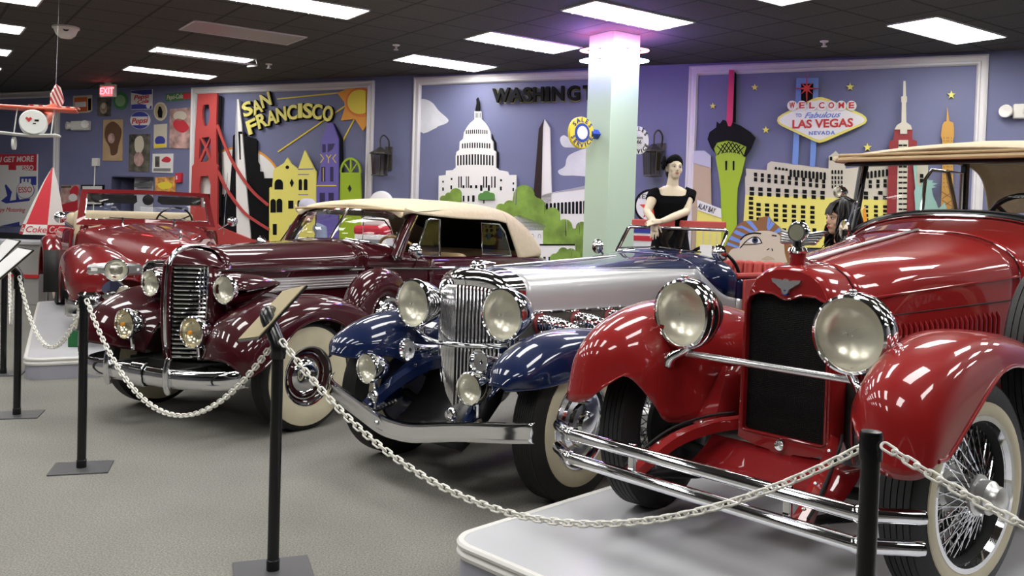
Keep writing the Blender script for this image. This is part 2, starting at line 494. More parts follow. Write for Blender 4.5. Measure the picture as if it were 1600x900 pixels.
def strip(pts, w):
    L, R = [], []
    for i, p in enumerate(pts):
        a = pts[max(i - 1, 0)]; c = pts[min(i + 1, len(pts) - 1)]
        dx, dy = c[0] - a[0], c[1] - a[1]; n = math.hypot(dx, dy)
        L.append((p[0] - dy / n * w / 2, p[1] + dx / n * w / 2)); R.append((p[0] + dy / n * w / 2, p[1] - dx / n * w / 2))
    return L + R[::-1]
def arch(x, y0, y1, w): return [(x - w / 2, y1), (x - w / 2, y0 + w / 2)] + [(x + w / 2 * cos(rad(a)), y0 + w / 2 + w / 2 * sin(rad(a))) for a in (-150, -120, -90, -60, -30)] + [(x + w / 2, y0 + w / 2), (x + w / 2, y1)]
def wall_text(name, s, V, x, y, h, m, d, parent=None, rot=0, width=None, depth=.012, **k):
    """h: cap height in view units, width: total width in view units"""
    p = wv(V, x, y); q = wv(V, x, y + h); H = abs(q[1] - p[1]) / .70
    me = text_mesh(s, H, depth=depth, **k)
    if width:
        xs = [v.co.x for v in me.vertices]; W0 = max(xs) - min(xs)
        a = wv(V, x - width / 2, y); c = wv(V, x + width / 2, y)
        f = (c[0] - a[0]) / W0; mid = (max(xs) + min(xs)) / 2
        for v in me.vertices: v.co.x = (v.co.x - mid) * f
    a = rad(rot)
    X = WD * cos(a) + Vector((0, 0, sin(a))); Y = Vector((0, 0, cos(a))) - WD * sin(a)
    me.transform(frame(wp(p[0], p[1], d), X, Y))
    me.name = name; me.materials.clear(); me.materials.append(m)
    o = bpy.data.objects.new(name, me); COL.objects.link(o)
    if parent: o.parent = parent
    return o
def wth(name, label, cat, group=None): return thing(name, label, cat, (0, 0, 0), 0, group)

ORANGE = mat('orange paint', (.80, .33, .03), .5)
CUTW = mat('white cutout paint', (.82, .81, .78), .5)
CUTC = mat('cream cutout paint', (.62, .58, .46), .5)
CUTY = mat('yellow cutout paint', (.82, .74, .17), .5)
BRED = mat('bridge red paint', (.46, .06, .055), .5)
PURP = mat('purple paint', (.15, .12, .42), .5)
LIME = mat('lime paint', (.36, .52, .02), .5)
LEAF = mat('painted foliage', (.20, .33, .05), .6, noise=(4, .4))
LEAFD = mat('dark painted foliage', (.10, .27, .06), .6)
SKYB = mat('light blue paint', (.17, .30, .68), .5)
BEIGE = mat('beige paint', (.52, .40, .27), .5)
LAV = mat('lavender white paint', (.52, .52, .62), .5)
BROWN = mat('brown paint', (.27, .12, .04), .5)
SKIN = mat('pale stone paint', (.62, .53, .40), .5)
GOLD = mat('golden paint', (.56, .30, .06), .5)
TEAL = mat('pale teal paint', (.30, .52, .44), .5)
DKRED = mat('brick red paint', (.27, .025, .03), .5)
CLOUD = mat('cloud white paint', (.66, .67, .70), .7, noise=(2, .18))
SHADE = mat('grey shade paint', (.40, .40, .43), .6)

# --- San Francisco panel
t = wth('sun_disc_backdrop', 'white half disc with orange rim behind the black skyline', 'cutout')
cut('orange_rim', V3, [circ(300, 790, 274, n=40), circ(300, 790, 262, n=40)[::-1]], ORANGE, .004, .014, t)
cut('white_disc', V3, [circ(300, 790, 262, n=40)], CUTW, .004, .012, t)
o = cut('skyline_cutout', V3, [[(95, 1130), (98, 815), (118, 812), (118, 835), (140, 830), (140, 900), (190, 900), (192, 815), (206, 815), (208, 850), (222, 815), (232, 800), (245, 850), (256, 700), (266, 560), (270, 450), (285, 438), (345, 430), (350, 450), (408, 468), (418, 482), (418, 610), (430, 630), (430, 670), (452, 675), (455, 715), (530, 715), (530, 1130)]], BLK, .02, .05)
tag(o, 'black city skyline cutout between the bridge tower and the yellow house', 'cutout')
t = wth('pyramid_tower_cutout', 'tall white pointed pyramid tower cutout on the black skyline', 'cutout')
cut('pyramid_face', V3, [[(301, 225), (312, 225), (330, 385), (335, 470), (385, 1090), (300, 1090), (297, 900), (293, 470)]], CUTW, .052, .075, t)
cut('shaded_face', V3, [[(303, 228), (296, 330), (290, 470), (294, 640), (303, 640), (306, 440)]], SHADE, .075, .079, t)
cut('notch', V3, [[(310, 425), (336, 425), (336, 440), (322, 440), (326, 600), (318, 600)]], BLK, .075, .079, t)
t = wth('bridge_cutout', 'red suspension bridge tower cutout with two sagging cables', 'cutout')
cut('tower', V3, [[(70, 195), (190, 188), (184, 400), (186, 628), (194, 640), (190, 1000), (210, 1020), (400, 1095), (640, 1120), (640, 1150), (180, 1150), (140, 1140), (140, 1110), (20, 1100), (24, 900), (34, 642), (46, 628), (56, 400)],
    [(105, 262), (137, 258), (146, 305), (141, 360), (128, 392), (110, 392), (99, 352), (97, 300)],
    [(92, 465), (145, 460), (120, 515)], [(82, 468), (112, 525), (76, 605)], [(150, 465), (126, 525), (150, 600)], [(119, 542), (142, 612), (86, 616)],
    [(86, 705), (134, 700), (150, 760), (144, 895), (80, 895), (78, 760)]], BRED, .08, .12, t)
cut('cable', V3, [strip(spline([(186, 385), (240, 525), (305, 655), (400, 790), (505, 885)], 5), 15)], BRED, .09, .115, t)
cut('cable', V3, [strip(spline([(188, 670), (252, 795), (350, 925), (430, 985), (510, 1035)], 5), 15)], BRED, .09, .115, t)
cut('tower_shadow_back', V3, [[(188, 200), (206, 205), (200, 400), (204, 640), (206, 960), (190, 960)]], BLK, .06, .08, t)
t = wth('sun_cutout', 'yellow and orange sun cutout in the mural corner', 'cutout')
cut('flame_points', V3, [[(915, 182), (1012, 147), (1097, 140), (1097, 385), (1076, 419), (1026, 345), (938, 356), (964, 275), (960, 240)]], ORANGE, .01, .035, t)
cut('orange_ring', V3, [circ(1062, 240, 92, n=40, a0=68, a1=292)], mat('deep orange paint', (.78, .20, .03), .5), .035, .042, t)
cut('yellow_disc', V3, [circ(1062, 240, 76, n=40, a0=63, a1=297)], YEL, .042, .06, t)
for p, q in (((535, 220), (918, 181)), ((540, 550), (962, 262)), ((938, 494), (1018, 345))):
    cut('ray', V3, [strip([p, q], 8)], YEL, .005, .015, t)
t = wth('city_name_sign', 'yellow raised lettering reading SAN FRANCISCO', 'sign')
for ch, x, y, h, r in (('S', 362, 288, 84, 20), ('A', 421, 275, 84, 20), ('N', 476, 232, 82, 18), ('F', 391, 397, 84, 20), ('R', 452, 360, 86, 18), ('A', 512, 342, 86, 13), ('N', 573, 322, 84, 9), ('C', 640, 310, 86, 4), ('I', 690, 300, 86, 2), ('S', 737, 300, 88, -3), ('C', 795, 306, 90, -5), ('O', 862, 318, 92, -5)):
    wd = 26 if ch == 'I' else 62
    o = wall_text('letter', ch, V3, x, y, h, CUTY, .05, t, r, wd, .02, bold=.03)
    wall_text('letter_edge', ch, V3, x + 2, y + 2, h, BLK, .032, o, r, wd + 5, .03, bold=.055)
t = wth('yellow_house_cutout', 'yellow victorian house cutout with pointed turret', 'cutout')
cut('facade', V3, [[(508, 1140), (510, 776), (518, 770), (526, 785), (536, 662), (600, 622), (622, 588), (645, 626), (688, 660), (730, 541), (786, 655), (800, 676), (800, 1140)]], CUTY, .07, .10, t)
bb = B(); bb.cur = 0
for l in (arch(569, 722, 786, 52), [(650, 720), (663, 745), (650, 772), (637, 745)], arch(703, 722, 790, 20), arch(736, 720, 790, 22), arch(534, 845, 930, 34), arch(573, 843, 928, 36), rect(628, 855, 660, 905), arch(697, 852, 930, 24), rect(532, 1000, 556, 1068), circ(622, 648, 11)): cut('', V3, [l], None, .099, .103, b=bb)
bb.build('painted_windows', BLK, t, smooth=0)
bb = Pieces()
for l in (rect(688, 690, 756, 695), rect(690, 816, 752, 821), [(688, 658), (786, 655), (784, 661), (688, 663)]): cut('', V3, [l], None, .099, .104, b=bb)
bb.build('trim_line', PURP, t, smooth=0)
t = wth('purple_tower_cutout', 'purple pointed tower cutout beside the yellow house', 'cutout')
cut('facade', V3, [[(800, 1140), (800, 756), (826, 640), (830, 490), (838, 458), (872, 371), (900, 372), (936, 470), (934, 1140)]], PURP, .06, .09, t)
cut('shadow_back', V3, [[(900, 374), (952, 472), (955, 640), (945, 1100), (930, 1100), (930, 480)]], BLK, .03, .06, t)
bb = Pieces()
for l in (rect(838, 505, 857, 556), [(870, 556), (872, 503), (916, 500), (900, 535)], rect(831, 646, 855, 736), rect(886, 646, 906, 736), rect(821, 806, 853, 900), rect(876, 806, 908, 900)): cut('', V3, [l], None, .089, .093, b=bb)
bb.build('painted_windows', mat('dark violet paint', (.03, .02, .09), .5), t, smooth=0)
bb = Pieces()
for l in (strip([(826, 568), (846, 592), (826, 620)], 5), strip([(862, 570), (876, 592), (876, 622)], 5), strip([(892, 570), (876, 592)], 5), strip([(922, 568), (902, 592), (922, 620)], 5), rect(800, 758, 924, 766), rect(842, 650, 846, 735)): cut('', V3, [l], None, .089, .094, b=bb)
bb.build('trim_line', YEL, t, smooth=0)
t = wth('green_gate_cutout', 'lime green arched gate cutout with fan light', 'cutout')
cut('gate_body', V3, [[(934, 1140), (942, 680), (1068, 680), (1072, 830), (1068, 1140)], [(1000, 755), (1014, 780), (1000, 806), (986, 780)]], LIME, .04, .065, t)
cut('fan_arch', V3, [circ(1005, 680, 66, 94, n=20, a0=180, a1=360) + circ(1005, 680, 55, 80, n=20, a0=180, a1=360)[::-1]], LIME, .04, .065, t)
for a in (225, 270, 315): cut('fan_spoke', V3, [strip([(1005, 680), (1005 + 58 * cos(rad(a)), 680 + 84 * sin(rad(a)))], 8)], LIME, .04, .06, t)

# --- Washington panel
for lab, V, l in (('white painted cloud at the left edge of the capitol mural', V4, [(146, 240), (180, 222), (225, 245), (262, 292), (320, 345), (310, 370), (258, 390), (240, 402), (150, 425)]),
                  ('upper small painted cloud behind the yellow round sign', V4, [(1020, 470), (1045, 445), (1100, 470), (1260, 480), (1260, 522), (1100, 522), (1040, 516)]),
                  ('lower large painted cloud right of the obelisk', V4, [(1008, 668), (1050, 640), (1062, 592), (1090, 562), (1180, 528), (1280, 520), (1280, 690), (1100, 697), (1030, 695)])):
    n = len(l); o = cut('painted_cloud', V, [[p[:2] for p in spline(l, 4, True)]], CLOUD, .0005, .002); tag(o, lab, 'painted cloud', 'painted clouds')
t = wth('capitol_cutout', 'white domed capitol building cutout with black windows', 'cutout')
half = [(497, 350), (470, 372), (452, 395), (432, 430), (426, 470), (405, 488), (402, 540), (386, 550), (380, 575), (380, 648), (362, 664), (320, 668), (318, 695), (275, 700), (266, 1180)]
cut('facade', V4, [half[::-1] + [(497, 298), (537, 298)] + [(540, 350), (562, 372), (580, 398), (597, 434), (600, 472), (612, 490), (615, 540), (630, 550), (631, 575), (630, 648), (648, 664), (706, 674), (710, 695), (758, 695), (752, 1180)]], CUTW, .03, .06, t)
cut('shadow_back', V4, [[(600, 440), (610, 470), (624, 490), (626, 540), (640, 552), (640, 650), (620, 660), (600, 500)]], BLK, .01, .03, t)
cut('statue', V4, [[(503, 298), (512, 250), (510, 225), (519, 213), (528, 240), (530, 298)]], BLK, .04, .07, t)
bb = Pieces()
for k in range(5): cut('', V4, [rect(501 + k * 8, 308, 504 + k * 8, 340)], None, .06, .063, b=bb)
for k in range(11): cut('', V4, [rect(444 + k * 12.8, 416 - 4 * sin(k / 10 * PI), 450 + k * 12.8, 440 - 2 * sin(k / 10 * PI))], None, .06, .063, b=bb)
for k in range(12): cut('', V4, [rect(420 + k * 15.3, 499 - 5 * sin(k / 11 * PI), 427 + k * 15.3, 530 - 3 * sin(k / 11 * PI))], None, .06, .063, b=bb)
for k in range(13): cut('', V4, [rect(390 + k * 18, 574 - 8 * sin(k / 12 * PI), 399 + k * 18, 636 - 4 * sin(k / 12 * PI))], None, .06, .063, b=bb)
for x, w_ in ((400, 6), (415, 7), (447, 5), (460, 6), (555, 6), (572, 9), (605, 6), (625, 8)): cut('', V4, [rect(x - w_ / 2, 704, x + w_ / 2, 775)], None, .06, .063, b=bb)
for x, y, w_, h in ((302, 737, 9, 12), (302, 783, 9, 20), (355, 720, 10, 13), (353, 772, 10, 24), (663, 728, 11, 13), (662, 779, 11, 24), (740, 748, 9, 13), (739, 786, 9, 20), (429, 768, 12, 18), (476, 768, 14, 18), (508, 768, 13, 20), (540, 776, 14, 36), (587, 776, 12, 36), (430, 842, 10, 36), (460, 842, 10, 36), (491, 842, 15, 40), (556, 860, 7, 24)): cut('', V4, [rect(x - w_ / 2, y - h / 2, x + w_ / 2, y + h / 2)], None, .06, .063, b=bb)
bb.build('painted_windows', BLK, t, smooth=0)
t = wth('obelisk_cutout', 'tall white obelisk cutout with one dark face', 'cutout')
cut('white_face', V4, [[(931, 347), (964, 402), (976, 838), (974, 1100), (908, 1100), (912, 838), (920, 402)]], CUTW, .02, .05, t)
cut('dark_face', V4, [[(931, 347), (922, 402), (913, 838), (905, 880), (866, 800), (898, 408)]], mat('dark maroon paint', (.018, .006, .008), .4), .02, .06, t)
t = wth('colonnade_cutout', 'white arcaded building cutout left of the green column', 'cutout')
cut('facade', VA, [[(1060, 30), (1150, 10), (1500, -60), (1700, -90), (1700, 400), (1240, 400), (1060, 200)]], CUTW, .02, .05, t)
cut('roof_line', VA, [[(1150, 14), (1500, -62), (1700, -95), (1700, -60), (1500, -30)]], SHADE, .05, .055, t)
bb = Pieces()
for k in range(14): cut('', VA, [arch(1115 + k * 38.5 - (0 if k else 4), 118 - k * 2.6, 228, 25)], None, .05, .053, b=bb)
bb.build('painted_arches', BLK, t, smooth=0)
t = wth('small_villa_cutout', 'small white house cutout among the green treetops', 'cutout')
cut('facade', VA, [[(770, 260), (830, 242), (1120, 358), (1100, 620), (770, 620)]], CUTW, .055, .075, t)
bb = Pieces()
for k in range(6): cut('', VA, [rect(938 + k * 30, 375, 946 + k * 30, 385)], None, .075, .078, b=bb)
for x in (970, 1042): cut('', VA, [arch(x, 436, 480, 30) + arch(x, 446, 480, 20)[::-1]], None, .075, .078, b=bb)
bb.build('painted_windows', SHADE, t, smooth=0)
def blob(V, cs, y1, sc=1.0):
    """scalloped treetop outline through overlapping circles"""
    import itertools
    pts = []
    for i, (cx, cy, r) in enumerate(cs):
        for a in range(180, 361, 12):
            x, y = cx + r * cos(rad(a)), cy + r * sin(rad(a))
            if all((x - ox) ** 2 + (y - oy) ** 2 >= q * q * .98 for j, (ox, oy, q) in enumerate(cs) if j != i) and y < y1: pts.append((x, y))
    pts.sort(key=lambda p: p[0])
    return [(pts[0][0], y1)] + pts + [(pts[-1][0], y1)]
def trees(label, V, cs, y1, d, m=None):
    o = cut('treetop_cutout', V, [blob(V, cs, y1)], m or LEAF, d, d + .025); tag(o, label, 'tree cutout', 'painted treetop cutouts'); return o
trees('small green bush cutout at the left foot of the capitol', V4, [(310, 845, 22), (345, 830, 26), (385, 812, 34)], 900, .065)
trees('dark green drooping branch cutout before the capitol steps', V4, [(548, 830, 22), (575, 818, 24), (605, 825, 20)], 850, .065, LEAFD)
trees('large clump of green treetop cutouts right of the capitol', VA, [(640, 170, 48), (730, 150, 62), (880, 40, 110), (1000, 160, 100), (1170, 240, 78), (900, 200, 120)], 400, .05)
trees('green treetop cutouts beside the column', VA, [(1170, 420, 90), (1300, 360, 76), (1390, 450, 70), (1480, 370, 60), (1240, 480, 80)], 720, .058)
t = wth('low_building_cutout', 'low white building cutout with black roof line and bushes', 'cutout')
cut('facade', VA, [[(1060, 545), (1420, 545), (1420, 760), (1060, 760)]], CUTW, .09, .115, t)
cut('roof_line', VA, [rect(1055, 540, 1420, 556)], BLK, .115, .12, t)
bb = Pieces()
for x in (1105, 1158): cut('', VA, [rect(x - 12, 672, x + 12, 720)], None, .115, .118, b=bb)
bb.build('painted_windows', BLK, t, smooth=0)
cut('painted_bushes', VA, [blob(VA, [(1215, 690, 52), (1300, 625, 50), (1380, 630, 46), (1300, 690, 90), (1430, 660, 50)], 760)], LEAF, .115, .13, t)
# capital name: separate raised letters
def wchar(ch, x, w_, y, h):
    t = wth('wall_letter', 'black raised letter %s of the word WASHINGTON' % ch, 'letter', 'raised letters of WASHINGTON')
    wall_text('letter_face', ch, V4, x, y, h, BLK, .075, t, 1.5, w_, .05, bold=.03)
    wall_text('letter_edge', ch, V4, x - 3, y + 2, h, mat('letter edge yellow', (.45, .40, .08), .5) if 'letter edge yellow' not in bpy.data.materials else bpy.data.materials['letter edge yellow'], .03, t, 1.5, w_, .025, bold=.045)
    return t
for ch, x, w_ in (('W', 668, 108), ('A', 762, 78), ('S', 832, 56), ('H', 900, 64), ('I', 957, 22), ('N', 1021, 74), ('G', 1117, 78), ('T', 1210, 66)):
    wchar(ch, x, w_, 205 - (x - 668) * .028, 82 + (x - 668) * .01)
wth_l = [o for o in COL.objects if o.name.startswith('wall_letter')]

# --- Las Vegas panel
t = wth('beige_tower_cutout', 'beige and lavender tower cutout at the left edge of the neon city mural', 'cutout')
cut('tower_body', V5, [[(338, 778), (446, 792), (456, 1380), (326, 1380)]], BEIGE, .02, .045, t)
cut('tower_top', V5, [[(342, 704), (408, 704), (448, 735), (448, 812), (338, 780)]], LAV, .045, .055, t)
t = wth('bay_hotel_cutout', 'yellow hotel cutout with white sign band', 'cutout')
cut('facade', V7, [[(368, 410), (518, 462), (512, 760), (355, 700)]], CUTY, .06, .085, t)
cut('sign_band', V7, [[(368, 350), (515, 405), (518, 464), (368, 412)]], CUTW, .085, .10, t)
wall_text('sign_lettering', 'ALAY BAY', V7, 427, 405, 34, BLK, .103, t, -17, 112, .004, bold=.01)
bb = Pieces()
for k in range(3): cut('', V7, [rect(400 + k * 42, 540 + k * 8, 406 + k * 42, 720)], None, .085, .088, b=bb)
bb.build('painted_stripes', CUTC, t, smooth=0)
t = wth('observation_tower_cutout', 'lime green observation tower cutout with black pod and red mast', 'cutout')
cut('tower_body', V5, [[(480, 742), (520, 716), (560, 708), (620, 716), (666, 745), (644, 840), (616, 940), (610, 1060), (612, 1150), (602, 1300), (518, 1300), (516, 1150), (512, 960), (500, 860)]], LIME, .05, .08, t)
cut('lattice_band', V5, [[(470, 690), (488, 655), (550, 640), (612, 655), (672, 682), (655, 742), (620, 716), (560, 708), (520, 716), (484, 738)]], LIME, .075, .082, t)
bb = Pieces()
for k in range(9):
    x = 466 + k * 24
    for dx in (44, -44):
        x0, x1 = x, x + dx
        def yy(q): return 716 + abs(q - 568) ** 2 * .0028
        if 466 < x0 < 676 and abs(x1 - 568) < 96: cut('', V5, [strip([(max(472, min(668, x0)), 648 + abs(x0 - 568) * .35), (max(480, min(660, x1)), yy(x1))], 6)], None, .082, .086, b=bb)
bb.build('lattice_bars', BLK, t, smooth=0)
cut('pod', V5, [[(480, 722), (455, 690), (432, 635), (445, 592), (486, 562), (490, 525), (508, 540), (528, 515), (552, 522), (562, 548), (590, 532), (640, 552), (700, 592), (728, 625), (702, 690), (668, 742), (655, 742), (674, 682), (612, 652), (550, 640), (488, 652), (468, 690), (486, 738)]], BLK, .07, .11, t)
cut('mast', V5, [[(568, 207), (598, 207), (590, 525), (580, 555), (562, 555), (552, 525)]], mat('crimson paint', (.60, .02, .10), .5), .11, .13, t)
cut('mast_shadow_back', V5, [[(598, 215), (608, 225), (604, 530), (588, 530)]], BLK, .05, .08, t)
bb = Pieces()
for x in (546, 592): cut('', V5, [[(x - 6, 770), (x + 6, 768), (x + 5, 825), (x - 5, 827)]], None, .08, .084, b=bb)
bb.build('painted_slits', BLK, t, smooth=0)
def star(label, V, x, y, r):
    pts = []
    for k in range(10):
        q = r if k % 2 == 0 else r * .42
        pts.append((x + q * sin(k * PI / 5), y - q * cos(k * PI / 5)))
    o = cut('star_cutout', V, [pts], CUTY, .004, .03); tag(o, label, 'star', 'yellow star cutouts')
star('yellow star left of the red mast', V5, 457, 424, 21)
star('yellow star just right of the red mast, high up', V5, 719, 308, 22)
star('yellow star beside the left tip of the welcome sign', V5, 788, 573, 24)
star('yellow star above the right end of the welcome sign', V5, 1314, 305, 26)
star('yellow star below the welcome sign, by the canvas roof', V5, 1422, 682, 27)
star('yellow star above the golden tower', V6, 1145, 355, 27)
t = wth('welcome_sign_cutout', 'diamond shaped welcome sign cutout on two light blue posts', 'sign')
for l in ([(981, 252), (1010, 252), (1008, 420), (990, 790), (953, 788), (970, 500)], [(1088, 252), (1118, 252), (1112, 500), (1096, 805), (1064, 802), (1076, 500)]): cut('post', V5, [l], SKYB, .03, .055, t)
cut('top_bar', V5, [rect(1010, 252, 1088, 286)], SKYB, .03, .055, t)
cut('dark_panel', V5, [rect(1010, 286, 1088, 430)], BLK, .02, .04, t)
cut('board_edge', V5, [[(862, 520), (868, 498), (895, 478), (1080, 386), (1110, 375), (1140, 373), (1180, 385), (1390, 478), (1414, 498), (1420, 516), (1410, 536), (1380, 552), (1160, 648), (1126, 657), (1095, 648), (890, 552), (870, 538)]], CUTY, .06, .09, t)
cut('board_face', V5, [[(876, 520), (882, 504), (905, 488), (1085, 402), (1128, 390), (1172, 400), (1380, 490), (1402, 506), (1405, 518), (1396, 530), (1370, 542), (1150, 632), (1126, 640), (1098, 632), (900, 542), (882, 532)]], CUTW, .09, .097, t)
for ch, x in zip('WELCOME', (958, 1018, 1080, 1140, 1200, 1262, 1325)):
    q = cut('round_tile', V5, [circ(x, 428, 31, n=24)], CUTW, .097, .115, t)
    wall_text('tile_letter', ch, V5, x, 428, 36, REDP, .119, q, 1, 34, .006, bold=.02)
sp = []
for k in range(16):
    a = k * PI / 8
    q = (102 if k % 8 == 0 else 88 if k % 8 == 4 else 52 if k % 4 == 2 else 17) if k % 2 == 0 else 15
    sp.append((1048 + q * sin(a), 322 - q * cos(a)))
cut('red_starburst', V5, [sp], REDP, .10, .13, t)
SB2 = mat('sign blue paint', (.13, .22, .62), .5)
wall_text('lettering', 'TO', V5, 997, 488, 22, SB2, .1, t, 1, 36, .006, bold=.006)
wall_text('lettering', 'Fabulous', V5, 1145, 486, 36, SB2, .1, t, 1, 225, .006, shear=.45, bold=.008)
wall_text('lettering', 'LAS VEGAS', V5, 1144, 540, 50, REDP, .1, t, 1, 376, .006, bold=.03)
wall_text('lettering', 'NEVADA', V5, 1141, 597, 22, SB2, .1, t, 1, 162, .006, bold=.025, spacing=1.2)
t = wth('grand_hotel_cutout', 'long white and yellow hotel cutout with rows of black windows', 'cutout')
cut('upper_facade', V7, [[(662, 322), (660, 210), (668, 195), (665, 155), (795, 165), (800, 125), (822, 110), (1180, 155), (1182, 78), (1205, 62), (1225, 45), (1240, 62), (1285, 95), (1285, 155), (1560, 128), (1800, 95), (1800, 362), (1560, 352)]], CUTC, .02, .045, t)
cut('lower_facade', V7, [[(662, 318), (1560, 350), (1800, 360), (1800, 660), (650, 640), (650, 490)]], CUTY, .02, .05, t)
bb = Pieces()
def win(x, y, w_, h): cut('', V7, [[(x - w_ / 2, y - h / 2), (x + w_ / 2, y - h / 2 + w_ * .06), (x + w_ / 2, y + h / 2 + w_ * .06), (x - w_ / 2, y + h / 2)]], None, .045, .053, b=bb)
for k in range(4): cut('', V7, [arch(853 + 22 * k, 144 + 3 * k, 160 + 3 * k, 14)], None, .045, .053, b=bb)
for k in range(10): cut('', V7, [arch(945 + 23.5 * k, 160 + 2 * k, 206 + 2 * k, 15)], None, .045, .053, b=bb)
for k, x in enumerate((726, 768, 810, 852, 894, 937, 980, 1025, 1068, 1107, 1150)):
    for d in (0, 30): win(x, 192 + d + (x - 726) * .10, 19, 24)
for x in (703, 757, 811, 866, 920, 976, 1031, 1088, 1143):
    for d in (0, 31): win(x, 280 + d + (x - 703) * .055, 27, 23)
for x in (698, 745, 798, 853, 908, 965, 1022, 1080):
    for r in range(5):
        if x == 698 or r > 0: win(x, 340 + 30 * r + (x - 698) * .055 + (6 if x != 698 else 0), 27, 20)
for x in (905, 960, 990, 1042, 1092):
    for d in (0, 38): win(x, 538 + d, 24, 24)
for k, x in enumerate((1204, 1223, 1243, 1263)):
    cut('', V7, [arch(x, 164, 188, 10)], None, .045, .053, b=bb)
    for d in (212, 240, 268): win(x, d, 9, 20)
for x in (1196, 1216): cut('', V7, [arch(x, 80, 104, 14)], None, .045, .053, b=bb)
for k in range(7): cut('', V7, [arch(1400 + 24 * k, 176 - 3 * k, 220 - 3 * k, 15)], None, .045, .053, b=bb)
for x in (1396, 1440, 1488, 1532):
    for d in (0, 28): win(x, 240 - (x - 1396) * .06 + d, 20, 22)
for x, y in ((1413, 308), (1503, 305), (1413, 336), (1475, 338), (1532, 335)): win(x, y, 27, 22)
for x in (1415, 1475, 1532):
    for r in range(5): win(x, 392 + 27 * r, 25, 18)
for x in (1760,):
    for d in (0, 30): win(x, 200 + d, 22, 24)
bb.build('painted_windows', BLK, t, smooth=0)
t = wth('pharaoh_cutout', 'pharaoh head cutout with brown and blue striped headdress', 'cutout')
cut('headdress', V7, [[(540, 640), (556, 600), (585, 555), (612, 510), (655, 482), (700, 476), (740, 480), (752, 460), (812, 450), (830, 480), (880, 520), (920, 575), (950, 640), (960, 760), (545, 740)]], BROWN, .07, .09, t)
bb = Pieces()
for l in ([(606, 520), (640, 508), (720, 545), (700, 556), (650, 528)], [(668, 482), (700, 478), (745, 535), (730, 545)], [(590, 552), (606, 536), (672, 566), (655, 580), (612, 566)], [(562, 596), (576, 572), (640, 600), (630, 618)], [(548, 630), (556, 612), (628, 640), (626, 652)], [(828, 482), (848, 498), (815, 540), (800, 538)], [(878, 520), (896, 545), (850, 560), (842, 550)], [(806, 455), (826, 470), (805, 530), (798, 525)], [(900, 560), (920, 585), (880, 600)], [(1005, 560), (1022, 560), (1026, 600), (1008, 604)]): cut('', V7, [l], None, .085, .094, b=bb)
bb.build('blue_stripes', SKYB, t, smooth=0)
cut('face', V7, [[p for p in spline([(556, 735), (560, 690), (585, 655), (628, 645), (636, 600), (668, 568), (720, 548), (790, 542), (855, 555), (900, 600), (910, 680), (915, 760), (740, 765), (600, 750)], 3, True)]], SKIN, .09, .11, t)
cut('eye_white', V7, [[p for p in spline([(676, 606), (715, 585), (750, 590), (765, 614), (725, 622)], 4, True)]], CUTW, .11, .114, t)
cut('iris', V7, [circ(728, 602, 19, 19, n=20)], mat('dark iris blue', (.03, .04, .09), .5), .114, .117, t)
cut('pupil', V7, [circ(728, 600, 10, n=16)], BLK, .117, .119, t)
bb = Pieces()
for l in (strip(spline([(634, 650), (676, 604), (718, 581), (752, 588), (770, 618)], 5), 6), strip(spline([(660, 628), (720, 626), (768, 618)], 5), 4), strip(spline([(636, 600), (665, 572), (715, 556), (765, 560)], 5), 8), strip([(832, 570), (862, 574)], 7), strip([(800, 662), (816, 652)], 6), strip([(832, 652), (836, 668)], 6)): cut('', V7, [l], None, .11, .116, b=bb)
bb.build('painted_lines', BLK, t, smooth=0)
cut('lip', V7, [[p for p in spline([(768, 720), (800, 698), (830, 704), (850, 720), (810, 724)], 4, True)]], BEIGE, .11, .114, t)
t = wth('red_skyscraper_cutout', 'dark red stepped skyscraper cutout with white spire', 'cutout')
cut('red_body', V6, [[(790, 573), (902, 573), (902, 636), (930, 645), (930, 1130), (742, 1130), (756, 700), (758, 650), (785, 636)]], DKRED, .06, .09, t)
cut('white_spire', V6, [[(846, 275), (860, 275), (862, 368), (868, 372), (868, 400), (862, 410), (864, 530), (892, 550), (900, 575), (869, 575), (869, 602), (826, 602), (826, 575), (790, 575), (806, 548), (834, 530), (836, 410), (832, 400), (832, 372), (844, 368)]], CUTC, .09, .105, t)
cut('white_core', V8, [[(816, 80), (876, 80), (870, 330), (865, 560), (803, 560), (808, 330)]], CUTC, .09, .10, t)
bb = Pieces()
for r in range(13):
    y = 108 + r * 33
    for x in (828, 856): cut('', V8, [rect(x - 12, y, x + 12, y + 11)], None, .1, .103, b=bb)
bb.build('painted_windows', BLK, t, smooth=0)
t = wth('golden_tower_cutout', 'golden lattice tower cutout with thin spire', 'cutout')
cut('tower_body', V6, [[(1113, 522), (1119, 430), (1125, 470), (1130, 520), (1156, 530), (1160, 565), (1160, 614), (1154, 640), (1156, 900), (1162, 1130), (1076, 1130), (1086, 900), (1088, 640), (1078, 612), (1084, 575), (1088, 545), (1100, 525)]], GOLD, .04, .065, t)
bb = Pieces()
for y in (622, 640, 800, 825, 850, 875, 900, 925):
    for x in (1098, 1116, 1126, 1144): cut('', V6, [rect(x - 3, y, x + 3, y + 8)], None, .065, .068, b=bb)
for y in (960, 1010, 1060):
    cut('', V6, [strip([(1085, y), (1152, y + 44)], 6)], None, .065, .068, b=bb); cut('', V6, [strip([(1152, y), (1085, y + 44)], 6)], None, .065, .069, b=bb)
bb.build('painted_lattice', BROWN, t, smooth=0)
o = cut('teal_figure_cutout', V8, [[(905, 225), (932, 228), (928, 300), (930, 345), (950, 375), (962, 345), (985, 330), (1030, 330), (1022, 345), (1060, 350), (1025, 362), (1048, 372), (1020, 380), (1030, 430), (1050, 470), (1062, 505), (1100, 468), (1112, 500), (1100, 560), (922, 560), (918, 470), (912, 400), (920, 380)]], TEAL, .10, .125)
tag(o, 'pale teal crowned figure silhouette right of the red skyscraper', 'cutout')
